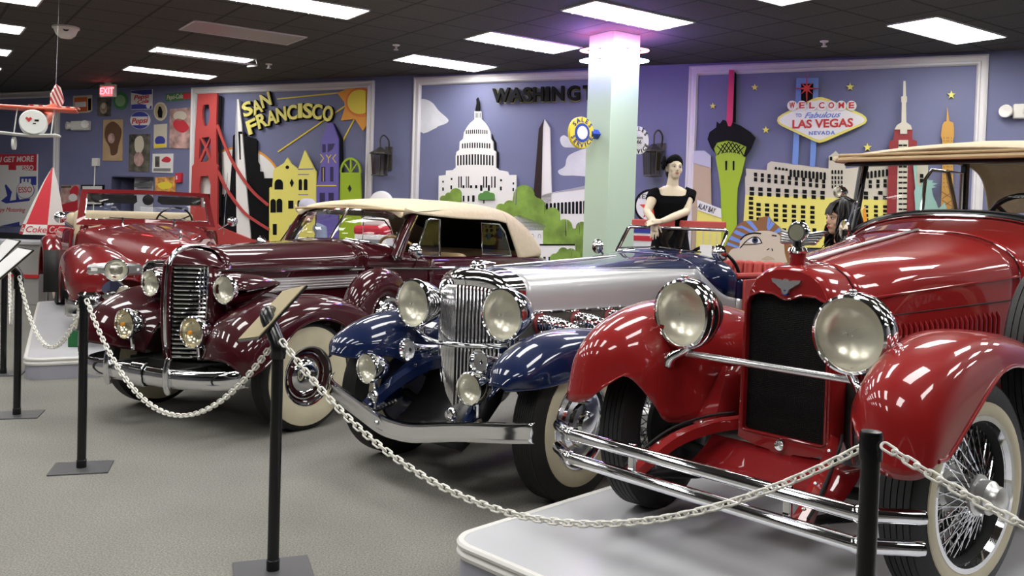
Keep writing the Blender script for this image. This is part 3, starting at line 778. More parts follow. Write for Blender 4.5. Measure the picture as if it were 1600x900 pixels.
o = cut('flame_cutout', V8, [[(600, 610), (594, 545), (600, 492), (610, 500), (618, 560), (628, 612)]], ORANGE, .055, .075); tag(o, 'small orange flame shaped cutout behind the dark wig', 'cutout')

# --- wall lanterns
def lantern(label, px, py, hpx):
    s, z = wall_sz(px, py); H = hpx / FPX * 11.5
    t = thing('wall_lantern', label, 'wall lantern', wp(s, z, 0), WA, 'wall lanterns')
    M_ = bpy.data.materials.get('aged iron') or mat('aged iron', (.075, .07, .06), .45, .5)
    # local x along wall, -y out of the wall
    B().box((.05, -.012, .04), (.12, .024, .34)).build('back_plate', M_, t, bevel=.005)
    B().tube(spline([(.06, -.02, .16), (.085, -.08, .29), (.05, -.15, .36), (.005, -.17, .31), (.0, -.16, .20)], 6), .011, 8).build('scroll_arm', M_, t)
    B().lathe([(.0, .20), (.03, .185), (.06, .16), (.145, .11), (.155, .09), (.0, .09)], (0, -.16, 0), n=6).build('roof_cap', M_, t, smooth=0)
    fb = B()
    for k in range(6):
        a = k * PI / 3
        fb.tube([(.140 * cos(a), -.16 + .140 * sin(a), .10), (.115 * cos(a), -.16 + .115 * sin(a), -.20)], .007, 5)
    fb.lathe([(.0, -.20), (.118, -.20), (.125, -.215), (.0, -.23)], (0, -.16, 0), n=6)
    fb.build('cage', M_, t, smooth=0)
    B().lathe([(.134, .095), (.109, -.198)], (0, -.16, 0), n=6).build('glass_panes', clear_glass('lantern glass', (.72, .70, .62)), t, smooth=0)
    return t
lantern('wall lantern between the bridge mural and the capitol mural', 603, 252, 60)
lantern('wall lantern behind the black shirted mannequin', 1026, 250, 60)

# --- posters and tin signs on the left wall
def board(name, label, cat, V, pts, m, th=.015, group='tin signs and posters on the left wall'):
    o = cut(name, V, [pts], m, .002, th)
    return tag(o, label, cat, group)
def patch(par, name, V, pts, m, d=.016): return cut(name, V, [pts], m, d - .0015, d + .002, par)
OR2 = mat('sign orange', (.62, .12, .03), .5); PBL = mat('sign royal blue', (.04, .05, .30), .5); CRM = mat('sign cream', (.62, .56, .44), .5)
GRN = mat('sign green', (.05, .20, .07), .5); SRED = mat('sign red', (.58, .03, .05), .5); GRY = mat('sign grey', (.22, .21, .20), .5)
PIC = mat('poster print', (.36, .26, .18), .6, noise=(9, .75)); PIC2 = mat('dark poster print', (.10, .09, .07), .6, noise=(7, .9)); PIC3 = mat('warm poster print', (.48, .30, .27), .6, noise=(7, .55)); PIC4 = mat('orange print', (.62, .30, .08), .6, noise=(14, .6))
HAIR = mat('brown print', (.13, .06, .03), .6)
o = board('tin_sign', 'small orange square tin sign with white centre band', 'sign', V1, [(462, 600), (578, 594), (578, 690), (560, 704), (462, 708)], CRM)
patch(o, 'orange_field', V1, [(470, 612), (550, 608), (550, 696), (470, 700)], OR2); patch(o, 'white_band', V1, [(474, 640), (544, 636), (544, 668), (474, 672)], WHITE, .019); patch(o, 'black_band', V1, [(556, 618), (574, 614), (574, 688), (556, 692)], BLK)
o = board('framed_photo', 'small dark picture with pale oval below the exit sign', 'picture', V1, [(612, 610), (696, 606), (692, 728), (612, 726)], PIC2)
patch(o, 'pale_oval', V1, circ(652, 676, 22, 36, n=20), PIC); patch(o, 'face_patch', V1, circ(652, 664, 12, 16, n=14), CRM, .019)
o = board('round_sign', 'green round bottle cap sign', 'sign', V1, circ(757, 630, 44, 56, n=28), GRN); patch(o, 'pale_centre', V1, circ(757, 630, 32, 36, n=24), mat('pale green', (.25, .42, .22), .5))
o = board('tin_sign', 'square white tin sign with blue bands and red script', 'sign', V1, [(822, 566), (956, 558), (954, 682), (824, 686)], WHITE)
patch(o, 'blue_band', V1, [(824, 568), (954, 560), (954, 590), (900, 594), (824, 580)], PBL); patch(o, 'blue_band', V1, [(826, 655), (880, 650), (952, 662), (952, 680), (826, 684)], PBL)
wall_text('sign_lettering', 'Pepsi', V1, 890, 607, 28, SRED, .02, o, 4, 96, .003, bold=.02, shear=.25); wall_text('sign_lettering', 'Cola', V1, 900, 636, 22, SRED, .02, o, 4, 70, .003, bold=.02, shear=.25)
patch(o, 'bottle_cap_emblem', V1, circ(932, 664, 12, 15, n=16), WHITE, .02)
o = board('round_sign', 'round bottle cap sign with red script between blue bands', 'sign', V1, circ(880, 752, 62, 56, n=32), WHITE)
patch(o, 'blue_band', V1, circ(880, 752, 60, 54, n=18, a0=205, a1=335), PBL); patch(o, 'blue_band', V1, circ(880, 752, 60, 54, n=18, a0=35, a1=145), PBL)
wall_text('sign_lettering', 'Pepsi', V1, 880, 756, 34, SRED, .021, o, 3, 104, .003, bold=.02, shear=.25)
o = board('oval_sign', 'cream oval sign with dark figure', 'sign', V1, circ(1006, 697, 41, 58, n=28), CRM); patch(o, 'oval_rim', V1, circ(1006, 697, 34, 48, n=24), mat('sign buff', (.45, .37, .22), .5)); patch(o, 'dark_figure', V1, [(996, 735), (990, 700), (1000, 665), (1012, 670), (1022, 700), (1018, 738)], BLK, .019)
o = board('banner_sign', 'long green and red sign under the ceiling', 'sign', V1, [(1040, 587), (1200, 575), (1200, 622), (1042, 634)], GRN); patch(o, 'red_end', V1, [(1148, 585), (1198, 580), (1198, 618), (1150, 622)], SRED)
wall_text('sign_lettering', 'Pepsi-Cola', V1, 1098, 606, 30, CRM, .02, o, 3, 100, .003, bold=.01, shear=.25)
o = board('poster', 'tall pale poster with red and cream figure beside the bridge mural', 'poster', V1, [(1066, 682), (1196, 672), (1190, 930), (1062, 925)], PIC3)
patch(o, 'red_shape', V1, spline([(1085, 770), (1120, 740), (1160, 760), (1186, 800), (1150, 830), (1105, 812)], 3, True), SRED); patch(o, 'pale_shape', V1, circ(1130, 725, 42, 30, n=20), CRM)
o = board('tin_sign', 'cream tin sign with lettering left of the tall pale poster', 'sign', V1, [(966, 780), (1046, 774), (1044, 922), (964, 930)], CRM)
patch(o, 'dark_oval', V1, circ(1005, 880, 32, 30, n=20), PBL); patch(o, 'yellow_band', V1, [(968, 902), (1040, 898), (1040, 918), (968, 924)], YEL, .018)
o = board('poster', 'tan portrait poster with large brown hair', 'poster', V2, [(650, -150), (772, -154), (768, 105), (645, 105)], mat('portrait ground', (.48, .33, .18), .6, noise=(4, .2)))
patch(o, 'hair_shape', V2, spline([(660, -40), (668, -110), (715, -140), (762, -95), (760, -40), (745, 10), (735, 60), (700, 70), (690, 20)], 3, True), HAIR); patch(o, 'face_shape', V2, circ(702, -35, 22, 32, n=18), PIC3, .019)
o = board('poster', 'dark poster with pale mist and small red figures', 'poster', V2, [(812, -60), (940, -62), (934, 175), (808, 170)], PIC2); patch(o, 'pale_veil', V2, spline([(850, -30), (890, -50), (905, 10), (880, 60), (850, 40)], 3, True), CRM); patch(o, 'warm_patch', V2, circ(872, 95, 30, 45, n=18), PIC3, .018)
o = board('tin_sign', 'square white tin sign with red and black picture', 'sign', V2, [(958, 62), (1086, 60), (1082, 181), (954, 178)], WHITE); patch(o, 'red_cap_shape', V2, spline([(1015, 100), (1045, 78), (1072, 95), (1060, 115), (1025, 112)], 3, True), SRED); patch(o, 'dark_picture', V2, rect(974, 78, 1002, 145), PIC2); patch(o, 'olive_band', V2, [(966, 152), (1072, 152), (1070, 172), (964, 170)], GRY, .018)
o = board('tin_sign', 'orange and yellow printed sign beside the fire alarm', 'sign', V2, [(976, 209), (1104, 205), (1098, 302), (970, 300)], PIC4)
patch(o, 'yellow_shape', V2, spline([(990, 250), (1040, 236), (1080, 250), (1070, 276), (1010, 280)], 3, True), YEL)
o = board('poster', 'poster with white bearded figure in red behind the convertible', 'poster', V2, [(384, 258), (499, 254), (495, 425), (380, 425)], PIC3)
patch(o, 'dark_header', V2, [(386, 262), (450, 260), (450, 274), (386, 276)], PIC2); patch(o, 'red_cap', V2, spline([(440, 300), (470, 262), (496, 275), (490, 320), (460, 330)], 3, True), SRED); patch(o, 'white_beard', V2, circ(462, 335, 26, 24, n=18), WHITE, .018); patch(o, 'red_coat', V2, [(384, 380), (490, 350), (490, 420), (384, 422)], SRED, .0165)
o = board('framed_picture', 'black framed white notice behind the red windshield', 'picture', V2, [(515, 255), (656, 255), (650, 385), (512, 385)], BLK, .025); patch(o, 'white_mount', V2, [(524, 264), (646, 264), (641, 376), (521, 376)], WHITE, .026); patch(o, 'dark_print', V2, [(545, 286), (625, 286), (622, 362), (543, 362)], PIC2, .029)
t = wth('fire_alarm', 'red fire alarm box on the wall beside the bridge mural', 'fire alarm')
cut('alarm_box', V2, [[(1108, 185), (1146, 181), (1143, 240), (1108, 244)]], SRED, 0, .05, t); cut('white_label', V2, [[(1114, 200), (1122, 199), (1122, 222), (1114, 224)]], WHITE, .05, .053, t)
t = wth('junction_box', 'small white wall box with a thin conduit', 'junction box')
cut('box', V2, [[(590, 90), (625, 89), (624, 138), (588, 139)]], PLAST, 0, .05, t); s_, z_ = wv(V2, 600, 139); B().tube([wp(s_, z_, .02), wp(s_ - .03, z_ - 1.2, .02)], .011, 6).build('conduit', PLAST, t)
def emergency(label, V, pts, flip):
    t = wth('emergency_light', label, 'emergency light', 'emergency lights')
    q = [wv(V, *p) for p in pts]; s0, s1 = q[0][0], q[1][0]; z1, z0 = q[0][1], q[2][1]
    wbox(B(), s0 + .1, s1, z0, z1, 0, .09).build('housing', PLAST, t, bevel=.012)
    hs = s0 + .02; zc = (z0 + z1) / 2
    B().lathe([(0, -.06), (.05, -.06), (.065, .0), (.07, .04), (.062, .045), (0, .03)], wp(hs + .02, zc, .07), -WD * .5 + WN, 16).build('lamp_head', PLAST, t)
    B().lathe([(0, -.06), (.05, -.06), (.065, .0), (.07, .04), (.062, .045), (0, .03)], wp(s1 - .02, zc + .01, .10), WD * .5 + WN, 16).build('lamp_head', PLAST, t)
emergency('white emergency light left of the posters', V1, [(442, 760), (572, 758), (572, 815)], 0)
emergency('white emergency light at the right end of the wall', VP, [(1566, 164), (1610, 164), (1610, 186)], 0)

# --- the petrol sign panel at the far left
o = board('petrol_sign', 'big red white and blue petrol sign with ESSO lettering', 'sign', VT, [(-260, 105), (300, 105), (292, 660), (150, 662), (-260, 690)], WHITE, .03, None)
patch(o, 'red_header', VT, [(-260, 105), (300, 105), (297, 235), (80, 228), (80, 190), (-260, 190)], SRED, .032)
patch(o, 'blue_panel', VT, [(168, 282), (297, 278), (296, 345), (168, 350)], PBL, .032)
patch(o, 'blue_panel', VT, [(60, 340), (105, 400), (90, 470), (140, 460), (140, 400), (165, 460), (250, 450), (240, 470), (60, 490), (20, 470), (70, 430), (50, 350)], PBL, .032)
patch(o, 'blue_panel', VT, [(5, 668), (165, 632), (165, 662)], PBL, .032)
patch(o, 'blue_panel', VT, [(-260, 250), (-20, 250), (-10, 480), (-260, 500)], PBL, .032)
q = patch(o, 'white_roundel', VT, circ(212, 385, 66, 64, n=30), WHITE, .035); patch(o, 'roundel_ring', VT, circ(212, 385, 70, 68, n=30), PBL, .0335)
wall_text('sign_lettering', 'ESSO', VT, 212, 385, 44, SRED, .039, q, 2, 104, .003, bold=.006)
wall_text('sign_lettering', 'YOU GET MORE', VT, 100, 148, 42, WHITE, .036, o, 1, 350, .003, bold=.02, shear=.12)
patch(o, 'white_tab', VT, [(140, 195), (180, 193), (180, 232), (140, 232)], WHITE, .0345)
wall_text('sign_lettering', 'ESSO', VT, 228, 214, 38, WHITE, .0365, o, 1, 96, .003, bold=.02)
for k in range(3): patch(o, 'white_bar', VT, rect(182 + 28 * k, 298, 198 + 28 * k, 330), WHITE, .0345)
wall_text('sign_lettering', 'Happy Motoring', VT, 80, 540, 34, SRED, .034, o, 1, 260, .003, shear=.3)
# charcoal dado band below it
s0, z1 = wv(VT, -300, 690); s1, z0 = wv(VT, 320, 778)
o = wbox(B(), s0 - 2, wall_sz(72, 340)[0], z0 - .05, z1 - .02, 0, .03).build('dado_panel', mat('charcoal panel', (.035, .035, .04), .6)); tag(o, 'charcoal panel on the wall below the petrol sign', 'wall panel')
# ---------------------------------------------------------------- cars: helpers
# car axes: x towards the car's left side, y rearwards, z up; origin on the ground under the front axle
def car(name, label, x, y, t, z): return thing(name, label, 'car', (x, y, z), -rad(t))

HUBM = mat('dull nickel', (.72, .72, .70), .33, .8)
def wheel(par, x, y, R, side, wid, rw, rr, style, paint, hub=.07, name='wheel', z=None, axis=None, grooves=5, white2=True):
    """tyre radius R, whitewall rw, rim rr; side +1 faces +x"""
    z = R if z is None else z
    ax = Vector(axis) if axis else Vector((1, 0, 0)) * side
    o = Vector((x, y, z))
    h = wid / 2
    pr = [(rr - .02, -h * .75), (rr + .01, -h * .95), (rw * .5 + rr * .5, -h * 1.05), (rw, -h), (R * .97, -h * .82)]
    tw = h * .74
    n = grooves
    pr.append((R * .985, -tw))
    for k in range(n):
        c = -tw + (k + .5) * 2 * tw / n; g = tw / n
        pr += [(R, c - g * .82), (R, c + g * .82), (R - .009, c + g * .86), (R - .009, c + g * 1.12)]
    pr += [(R * .985, tw), (R * .97, h * .82), (rw, h), (rw * .5 + rr * .5, h * 1.05), (rr + .01, h * .95), (rr - .02, h * .75)]
    w_ = B().lathe(pr, o, ax, 64).build(name, RUBBER, par, smooth=50)
    for sd in ((1, -1) if white2 else (1,)):
        B().lathe([(rr + .004, sd * h * .96), (rr * .6 + rw * .4, sd * (h * 1.05 + .004)), (rr * .2 + rw * .8, sd * (h * 1.05 + .003)), (rw, sd * (h + .004)), (rw + .003, sd * (h - .004))], o, ax, 56).build('whitewall', CREAM, w_)
    if style == 'wire':
        B().lathe([(rr + .012, h * .85), (rr + .006, h * 1.02), (rr - .012, h * 1.0), (rr - .020, h * .7)], o, ax, 56).build('rim', CHROME, w_)
        B().lathe([(rr - .018, h * .7), (rr - .04, h * .25), (rr - .04, -h * .3), (rr - .018, -h * .8), (rr + .006, -h * .9)], o, ax, 48).build('rim_barrel', BLACKM, w_)
        sp = B()
        e1 = Vector((0, 0, 1)); e2 = ax.cross(e1)
        def P(r, a, d): return o + (e1 * cos(a) + e2 * sin(a)) * r + ax * d
        for k in range(24):
            a = 2 * PI * k / 24
            for (rh, dh, da) in ((.065, h * 1.05, .55), (.065, h * 1.05, -.55), (.085, -h * .2, .45), (.085, -h * .2, -.45)):
                sp.tube([P(rh, a + da, dh), P(rr - .03, a + (.06 if da > 0 else -.06) + (.13 if dh < 0 else 0), h * (.35 if dh > 0 else 0))], .0028, 5, cap=False)
        sp.build('wire_spokes', CHROME, w_)
        B().lathe([(.0, -h * .5), (.10, -h * .5), (.10, -h * .25), (.06, -h * .1), (.058, h * .9), (.072, h * 1.0), (.072, h * 1.15), (.06, h * 1.2), (.06, h * 1.2 + hub * .5), (.048, h * 1.2 + hub * .7), (.046, h * 1.2 + hub), (.03, h * 1.2 + hub * 1.12), (0, h * 1.2 + hub * 1.15)], o, ax, 32).build('hub_cap', HUBM, w_)
        B().lathe([(.10, -h * .4), (.17, -h * .55), (.18, -h * .9), (.0, -h * .9)], o, ax, 32).build('brake_drum', BLACKM, w_)
    else:
        B().lathe([(rr + .010, h * .9), (rr + .004, h * 1.0), (rr - .006, h * .97), (rr - .012, h * .75)], o, ax, 48).build('trim_ring', CHROME, w_)
        B().lathe([(rr - .040, h * .50), (rr - .038, h * .60), (rr - .046, h * .62), (rr - .052, h * .48)], o, ax, 48).build('inner_trim_ring', CHROME, w_)
        B().lathe([(rr - .008, h * .75), (rr - .03, h * .45), (rr - .05, h * .38), (rr * .66, h * .58), (rr * .6, h * .5), (0, h * .5), (0, -h * .5), (rr - .02, -h * .8)], o, ax, 48).build('wheel_disc', paint, w_)
        hc = rr * .60 if style == 'disc' else rr * .86
        if style == 'disc':
            B().lathe([(hc, h * .5), (hc, h * .62), (hc * .86, h * .86), (hc * .6, h * 1.0), (hc * .3, h * 1.03), (hc * .28, h * 1.1), (0, h * 1.12)], o, ax, 40).build('hub_cap', CHROME, w_)
        else:
            B().lathe([(hc, h * .5), (hc, h * .72), (hc * .85, h * .78), (hc * .8, h * .95), (hc * .62, h * 1.0), (hc * .58, h * 1.2), (hc * .36, h * 1.25), (hc * .33, h * 1.5), (hc * .22, h * 1.55), (0, h * 1.57)], o, ax, 40).build('hub_cap', CHROME, w_)
    return w_

def lamp(par, c, ax, r, depth, body, style='drum', name='headlight', rim=None, lens=None):
    """round lamp: body lathe, rim, reflector and ribbed lens; c is the centre of the lens rim"""
    rim = rim or CHROME
    ax = Vector(ax).normalized()
    if style == 'drum': pr = [(r * .98, -.01), (r * .97, -depth * .55), (r * .90, -depth * .62), (r * .72, -depth * .92), (r * .3, -depth), (0, -depth)]
    elif style == 'bowl': pr = [(r * 1.0, -.0), (r * 1.0, -depth * .12), (r * .96, -depth * .32), (r * .86, -depth * .55), (r * .66, -depth * .78), (r * .36, -depth * .94), (0, -depth)]
    else: pr = [(r * 1.0, 0), (r * .98, -depth * .2), (r * .86, -depth * .5), (r * .55, -depth * .82), (r * .25, -depth * .97), (0, -depth)]
    l = B().lathe(pr, c, ax, 40).build(name, body, par, smooth=60)
    B().lathe([(r * .985, -.022), (r * 1.05, -.020), (r * 1.075, -.004), (r * 1.05, .014), (r * .985, .018), (r * .95, .010), (r * .94, -.004)], c, ax, 48).build('rim', rim, l)
    B().lathe([(r * .95, .002), (r * .9, -r * .18), (r * .7, -r * .42), (r * .4, -r * .56), (0, -r * .6)], c, ax, 36).build('reflector', lens or LENS, l)
    # ribbed cover glass, slightly domed
    a = Vector((0, 0, 1)); e1 = (a - ax * a.dot(ax)).normalized(); e2 = ax.cross(e1)
    g = B()
    rows = []
    for i in range(9):
        q = i / 8 * r * .955
        rows.append([Vector(c) + (e1 * cos(t * PI / 24) + e2 * sin(t * PI / 24)) * q + ax * (.012 * (1 - (q / r) ** 2) + .003 + (.0012 * (t % 2))) for t in range(48)])
    g.grid(rows, cv=True); g.build('lamp_glass', LGLASS, l)
    B().lathe([(0, -r * .1), (.012, -r * .1), (.015, -r * .3), (.02, -r * .55)], c, ax, 12).build('bulb', GLASS, l)
    return l
LGLASS = clear_glass('lamp cover glass', (.93, .92, .86))

def fender(par, rows, m, name='front_fender', nu=6, nv=6, bead=None, x0=0, mirror=True, thick=.006):
    g = smooth_grid(rows, nu, nv)
    for sgn in ((1, -1) if mirror else (1,)):
        b = B().grid([[(p[0] * sgn, p[1], p[2]) for p in r] for r in g])
        o = b.build(name, m, par, smooth=60, solid=thick, off=0)
        e = [(r[0][0] * sgn, r[0][1], r[0][2]) for r in g]
        B().tube(e, .008, 8).build('fender_bead', m, o)

def loft(rows, nu=5, nv=5): return smooth_grid(rows, nu, nv)
def both(rows):
    """half section rows (centre first) -> full rows across x"""
    return [[(-p[0], p[1], p[2]) for p in r[::-1]] + [tuple(p) for p in r[1:]] for r in rows]
def yring(pts, Y): return [(x, Y, z) for x, z in pts]

def resamp(pts, n):
    L = [0]
    for a, b_ in zip(pts, pts[1:]): L.append(L[-1] + (Vector(b_) - Vector(a)).length)
    out = []; j = 0
    for k in range(n):
        d = L[-1] * k / (n - 1)
        while j < len(L) - 2 and L[j + 1] < d: j += 1
        t = (d - L[j]) / max(L[j + 1] - L[j], 1e-9)
        out.append(tuple(a + (b_ - a) * t for a, b_ in zip(pts[j], pts[j + 1])))
    return out

def tub(par, secs, m, name='body'):
    return B().grid(both(loft(secs))).build(name, m, par, smooth=50, solid=.012, off=-1)

# ================================================================ red tall-radiator car on the near platform
PZ = .17
c4 = car('vintage_car', 'bright red 1920s open car with tall black mesh radiator on the near platform', 1.163, 3.636, 47, PZ)
hw = [(0, 1.17), (.06, 1.166), (.11, 1.150), (.155, 1.118), (.185, 1.07), (.205, 1.0), (.214, .90), (.218, .7), (.22, .55), (.222, .42)]
hw = [(x * 1.035, z) for x, z in hw]
outer = [(-x, z) for x, z in hw[::-1]] + hw[1:]
bot = [(.14, .40), (.06, .395), (.03, .375), (0, .37), (-.03, .375), (-.06, .395), (-.14, .40)]
mesh_in = [(x * 1.035, z) for x, z in [(-.182, .465), (-.180, .99), (-.165, 1.025), (-.12, 1.045), (-.06, 1.045), (-.025, 1.03), (0, 1.024), (.025, 1.03), (.06, 1.045), (.12, 1.045), (.165, 1.025), (.180, .99), (.182, .465), (.17, .455), (-.17, .455)]]
def fy(x, z, d): return (x, d, z)
fs = lambda P, k: [(x * k, .42 + (z - .42) * (1 - (1 - k) * .30)) for x, z in P]
sh = B().poly([fs(outer, .89) + [(x * .89, z) for x, z in bot], mesh_in], fy, -.045, .03).build('radiator_shell', RED, c4, smooth=50, bevel=.018, seg=4)
# rounded hood-side shoulder of the shell
rows = []
for Y, s in ((-.040, .88), (-.034, .915), (-.018, .95), (.01, .978), (.05, .998), (.10, 1.010), (.136, 1.014)):
    rows.append([(p[0], Y, p[1]) for p in fs(outer, s)])
B().grid(rows).build('shell_surround', RED, c4, smooth=60)
def honey():
    m = mat('radiator honeycomb', (.004, .004, .004), .55, spec=.2)
    n, l = nodes(m); b = n['Principled BSDF']
    tc = n.new('ShaderNodeTexCoord'); v = n.new('ShaderNodeTexVoronoi'); v.inputs['Scale'].default_value = 130; v.inputs['Randomness'].default_value = .25
    l.new(tc.outputs['Object'], v.inputs['Vector'])
    bn = n.new('ShaderNodeBump'); bn.inputs['Strength'].default_value = 1; bn.inputs['Distance'].default_value = .006
    l.new(v.outputs['Distance'], bn.inputs['Height']); l.new(bn.outputs[0], b.inputs['Normal'])
    return m
B().poly([[(-.196, .45), (-.196, 1.0), (-.12, 1.06), (.12, 1.06), (.196, 1.0), (.196, .45)]], fy, -.012, .02).build('radiator_mesh', honey(), c4, smooth=0)
B().tube([(x, -.046, z) for x, z in mesh_in], .006, 8, closed=True).build('mesh_bead', DRED, c4)
B().tube([(x * 1.018, .135, z * 1.004) for x, z in hw[::-1]][:-1] + [(-x * 1.018, .135, z * 1.004) for x, z in hw], .0035, 8).build('hood_bead', CHROME, c4)
# winged badge, mascot and lower medallion
badge = [(0, 1.102), (.010, 1.108), (.014, 1.100), (.030, 1.104), (.066, 1.106), (.060, 1.092), (.045, 1.085), (.032, 1.074), (.018, 1.066), (.012, 1.050), (0, 1.044)]
B().poly([badge + [(-x, z) for x, z in badge[::-1][1:-1]]], lambda x, z, d: (x, -.052 + (z - 1.07) * .12 + d, z), -.010, .006).build('winged_badge', STEEL, c4, smooth=0)
B().lathe([(0, -.014), (.012, -.013), (.013, 0)], (0, -.05, 1.052), (0, 1, 0), 16).build('badge_medallion', BLUEP, c4)
B().lathe([(0, -.022), (.02, -.020), (.026, -.01), (.026, .01)], (0, -.045, .425), (0, 1, 0), 24).build('crank_cover', CHROME, c4)
nk = B().lathe([(.036, 1.155), (.03, 1.18), (.034, 1.20), (.034, 1.215), (.0, 1.215)], (0, .03, 0), n=24).build('filler_neck', DRED, c4)
B().lathe([(.038, 1.213), (.042, 1.222), (.036, 1.235), (.024, 1.24), (.022, 1.262), (.0, 1.262)], (0, .03, 0), n=24).build('radiator_cap', CHROME, c4)
mo = B().lathe([(0, -.016), (.040, -.016), (.046, -.008), (.046, .012), (.036, .02), (0, .02)], (0, .03, 1.298), (0, 1, 0), 28).build('temperature_gauge', CHROME, c4)
B().lathe([(0, -.019), (.033, -.018)], (0, .03, 1.298), (0, 1, 0), 24).build('gauge_face', mat('gauge face', (.22, .22, .16), .3), mo)
for sg in (1, -1):
    wb = B()
    for k in range(5):
        z0 = 1.252 + .009 * k
        wb.tube(spline([(sg * .02, .03, z0), (sg * .05, .025 + .004 * k, z0 + .004), (sg * (.082 + .006 * k), .03 + .01 * k, z0 + .004 + .003 * k)], 4), [.0085] * 8 + [.003], 6)
    wb.build('mascot_wing', STEEL, c4)
# hood, from the shell back to the cowl
def hsec(Y, hwid, zt, zs, zb, e=2.5):
    pts = []
    for k in range(9):
        a = PI / 2 * (1 - k / 8)
        pts.append((hwid * abs(cos(a)) ** (2 / e), Y, zs + (zt - zs) * abs(sin(a)) ** (2 / e)))
    pts += [(hwid * 1.0, Y, zs - .05), (hwid, Y, (zs + zb) / 2), (hwid, Y, zb)]
    return pts
HS = [resamp([(x * 1.016, .138, z + .003) for x, z in hw if z > .54], 12), hsec(.4, .29, 1.212, 1.03, .56), hsec(.8, .385, 1.263, 1.07, .57), hsec(1.21, .475, 1.318, 1.10, .58)]
B().grid(both(loft(HS))).build('hood', RED, c4, smooth=50, solid=.004)
CS = [hsec(1.214, .476, 1.319, 1.10, .50), hsec(1.42, .53, 1.355, 1.12, .45), hsec(1.66, .60, 1.40, 1.14, .40)]
B().grid(both(loft(CS))).build('cowl', RED, c4, smooth=50, solid=.006)
B().tube([(0, .1 + 1.11 * k / 12, 1.184 + .1405 * k / 12) for k in range(13)], .009, 8).build('hood_hinge', STEEL, c4)
seam = [tuple(Vector(p) * 1.001) for p in loft([HS[-1]] * 2, 1, 5)[0]]
B().tube([(-p[0], p[1] - .003, p[2]) for p in seam[::-1]] + [(p[0], p[1] - .003, p[2]) for p in seam[1:]], .004, 6).build('hood_seam', CHROME, c4)
for sg in (1, -1):
    B().tube([(sg * (.226 + .253 * k / 10), .14 + 1.06 * k / 10, 1.035 + .085 * k / 10) for k in range(11)], .006, 6).build('side_crease', DRED, c4)
    B().tube([(sg * (.227 + .253 * k / 10), .14 + 1.06 * k / 10, .955 + .06 * k / 10) for k in range(11)], .003, 6).build('panel_seam', BLACKM, c4)
    lb = B()
    for k in range(27):
        q = .16 + .025 * k; xx = .222 + .26 * ((q + .0) - .10) / 1.11 + .002
        x_, y_ = sg * (xx + .008), .16 + .034 * k
        xx = .222 + .254 * (y_ - .1) / 1.11
        lb.tube([(sg * (xx + .002), y_, .60), (sg * (xx + .010), y_, .63), (sg * (xx + .010), y_, .885 + .05 * y_), (sg * (xx + .001), y_, .91 + .05 * y_)], [.004, .008, .008, .003], 6)
    lb.build('hood_louvres', RED, c4)
# fenders
FR4 = [[(.845, -.46, .60), (.835, -.505, .567), (.80, -.545, .548), (.725, -.565, .545), (.645, -.555, .567), (.57, -.52, .63), (.50, -.45, .672), (.43, -.32, .54)],
       [(.85, -.38, .61), (.84, -.45, .70), (.78, -.50, .755), (.66, -.515, .785), (.56, -.48, .77), (.49, -.41, .74), (.44, -.34, .68), (.42, -.28, .48)],
       [(.86, -.19, .725), (.845, -.27, .825), (.79, -.33, .878), (.66, -.345, .905), (.55, -.32, .885), (.48, -.27, .83), (.43, -.23, .73), (.40, -.20, .46)],
       [(.86, .02, .83), (.845, -.02, .895), (.79, -.06, .945), (.66, -.06, .962), (.54, -.05, .945), (.46, -.04, .88), (.40, -.02, .74), (.37, 0, .45)],
       [(.86, .22, .84), (.845, .24, .89), (.79, .25, .93), (.66, .26, .945), (.54, .26, .92), (.45, .26, .84), (.39, .26, .7), (.36, .26, .45)],
       [(.86, .42, .77), (.845, .48, .83), (.79, .52, .875), (.66, .55, .895), (.54, .55, .86), (.45, .53, .77), (.39, .50, .62), (.37, .5, .42)],
       [(.86, .60, .47), (.84, .72, .66), (.79, .80, .77), (.66, .84, .815), (.54, .84, .78), (.46, .82, .66), (.42, .8, .5), (.40, .8, .4)],
       [(.86, .90, .32), (.84, 1.05, .48), (.79, 1.13, .56), (.66, 1.17, .59), (.54, 1.17, .57), (.48, 1.15, .5), (.45, 1.12, .42), (.44, 1.1, .36)],
       [(.86, 1.30, .30), (.85, 1.42, .325), (.79, 1.46, .34), (.66, 1.47, .345), (.56, 1.47, .345), (.50, 1.47, .34), (.47, 1.46, .335), (.46, 1.45, .33)]]
FR4 = [[(.43 + (p[0] - .43) * .84 if p[0] > .43 else p[0], p[1], p[2]) for p in r] for r in FR4]
fender(c4, FR4, RED)
for sg in (1, -1):
    B().box((sg * .66, 2.1, .32), (.40, 1.35, .035)).build('running_board', BLACK, c4, bevel=.008)
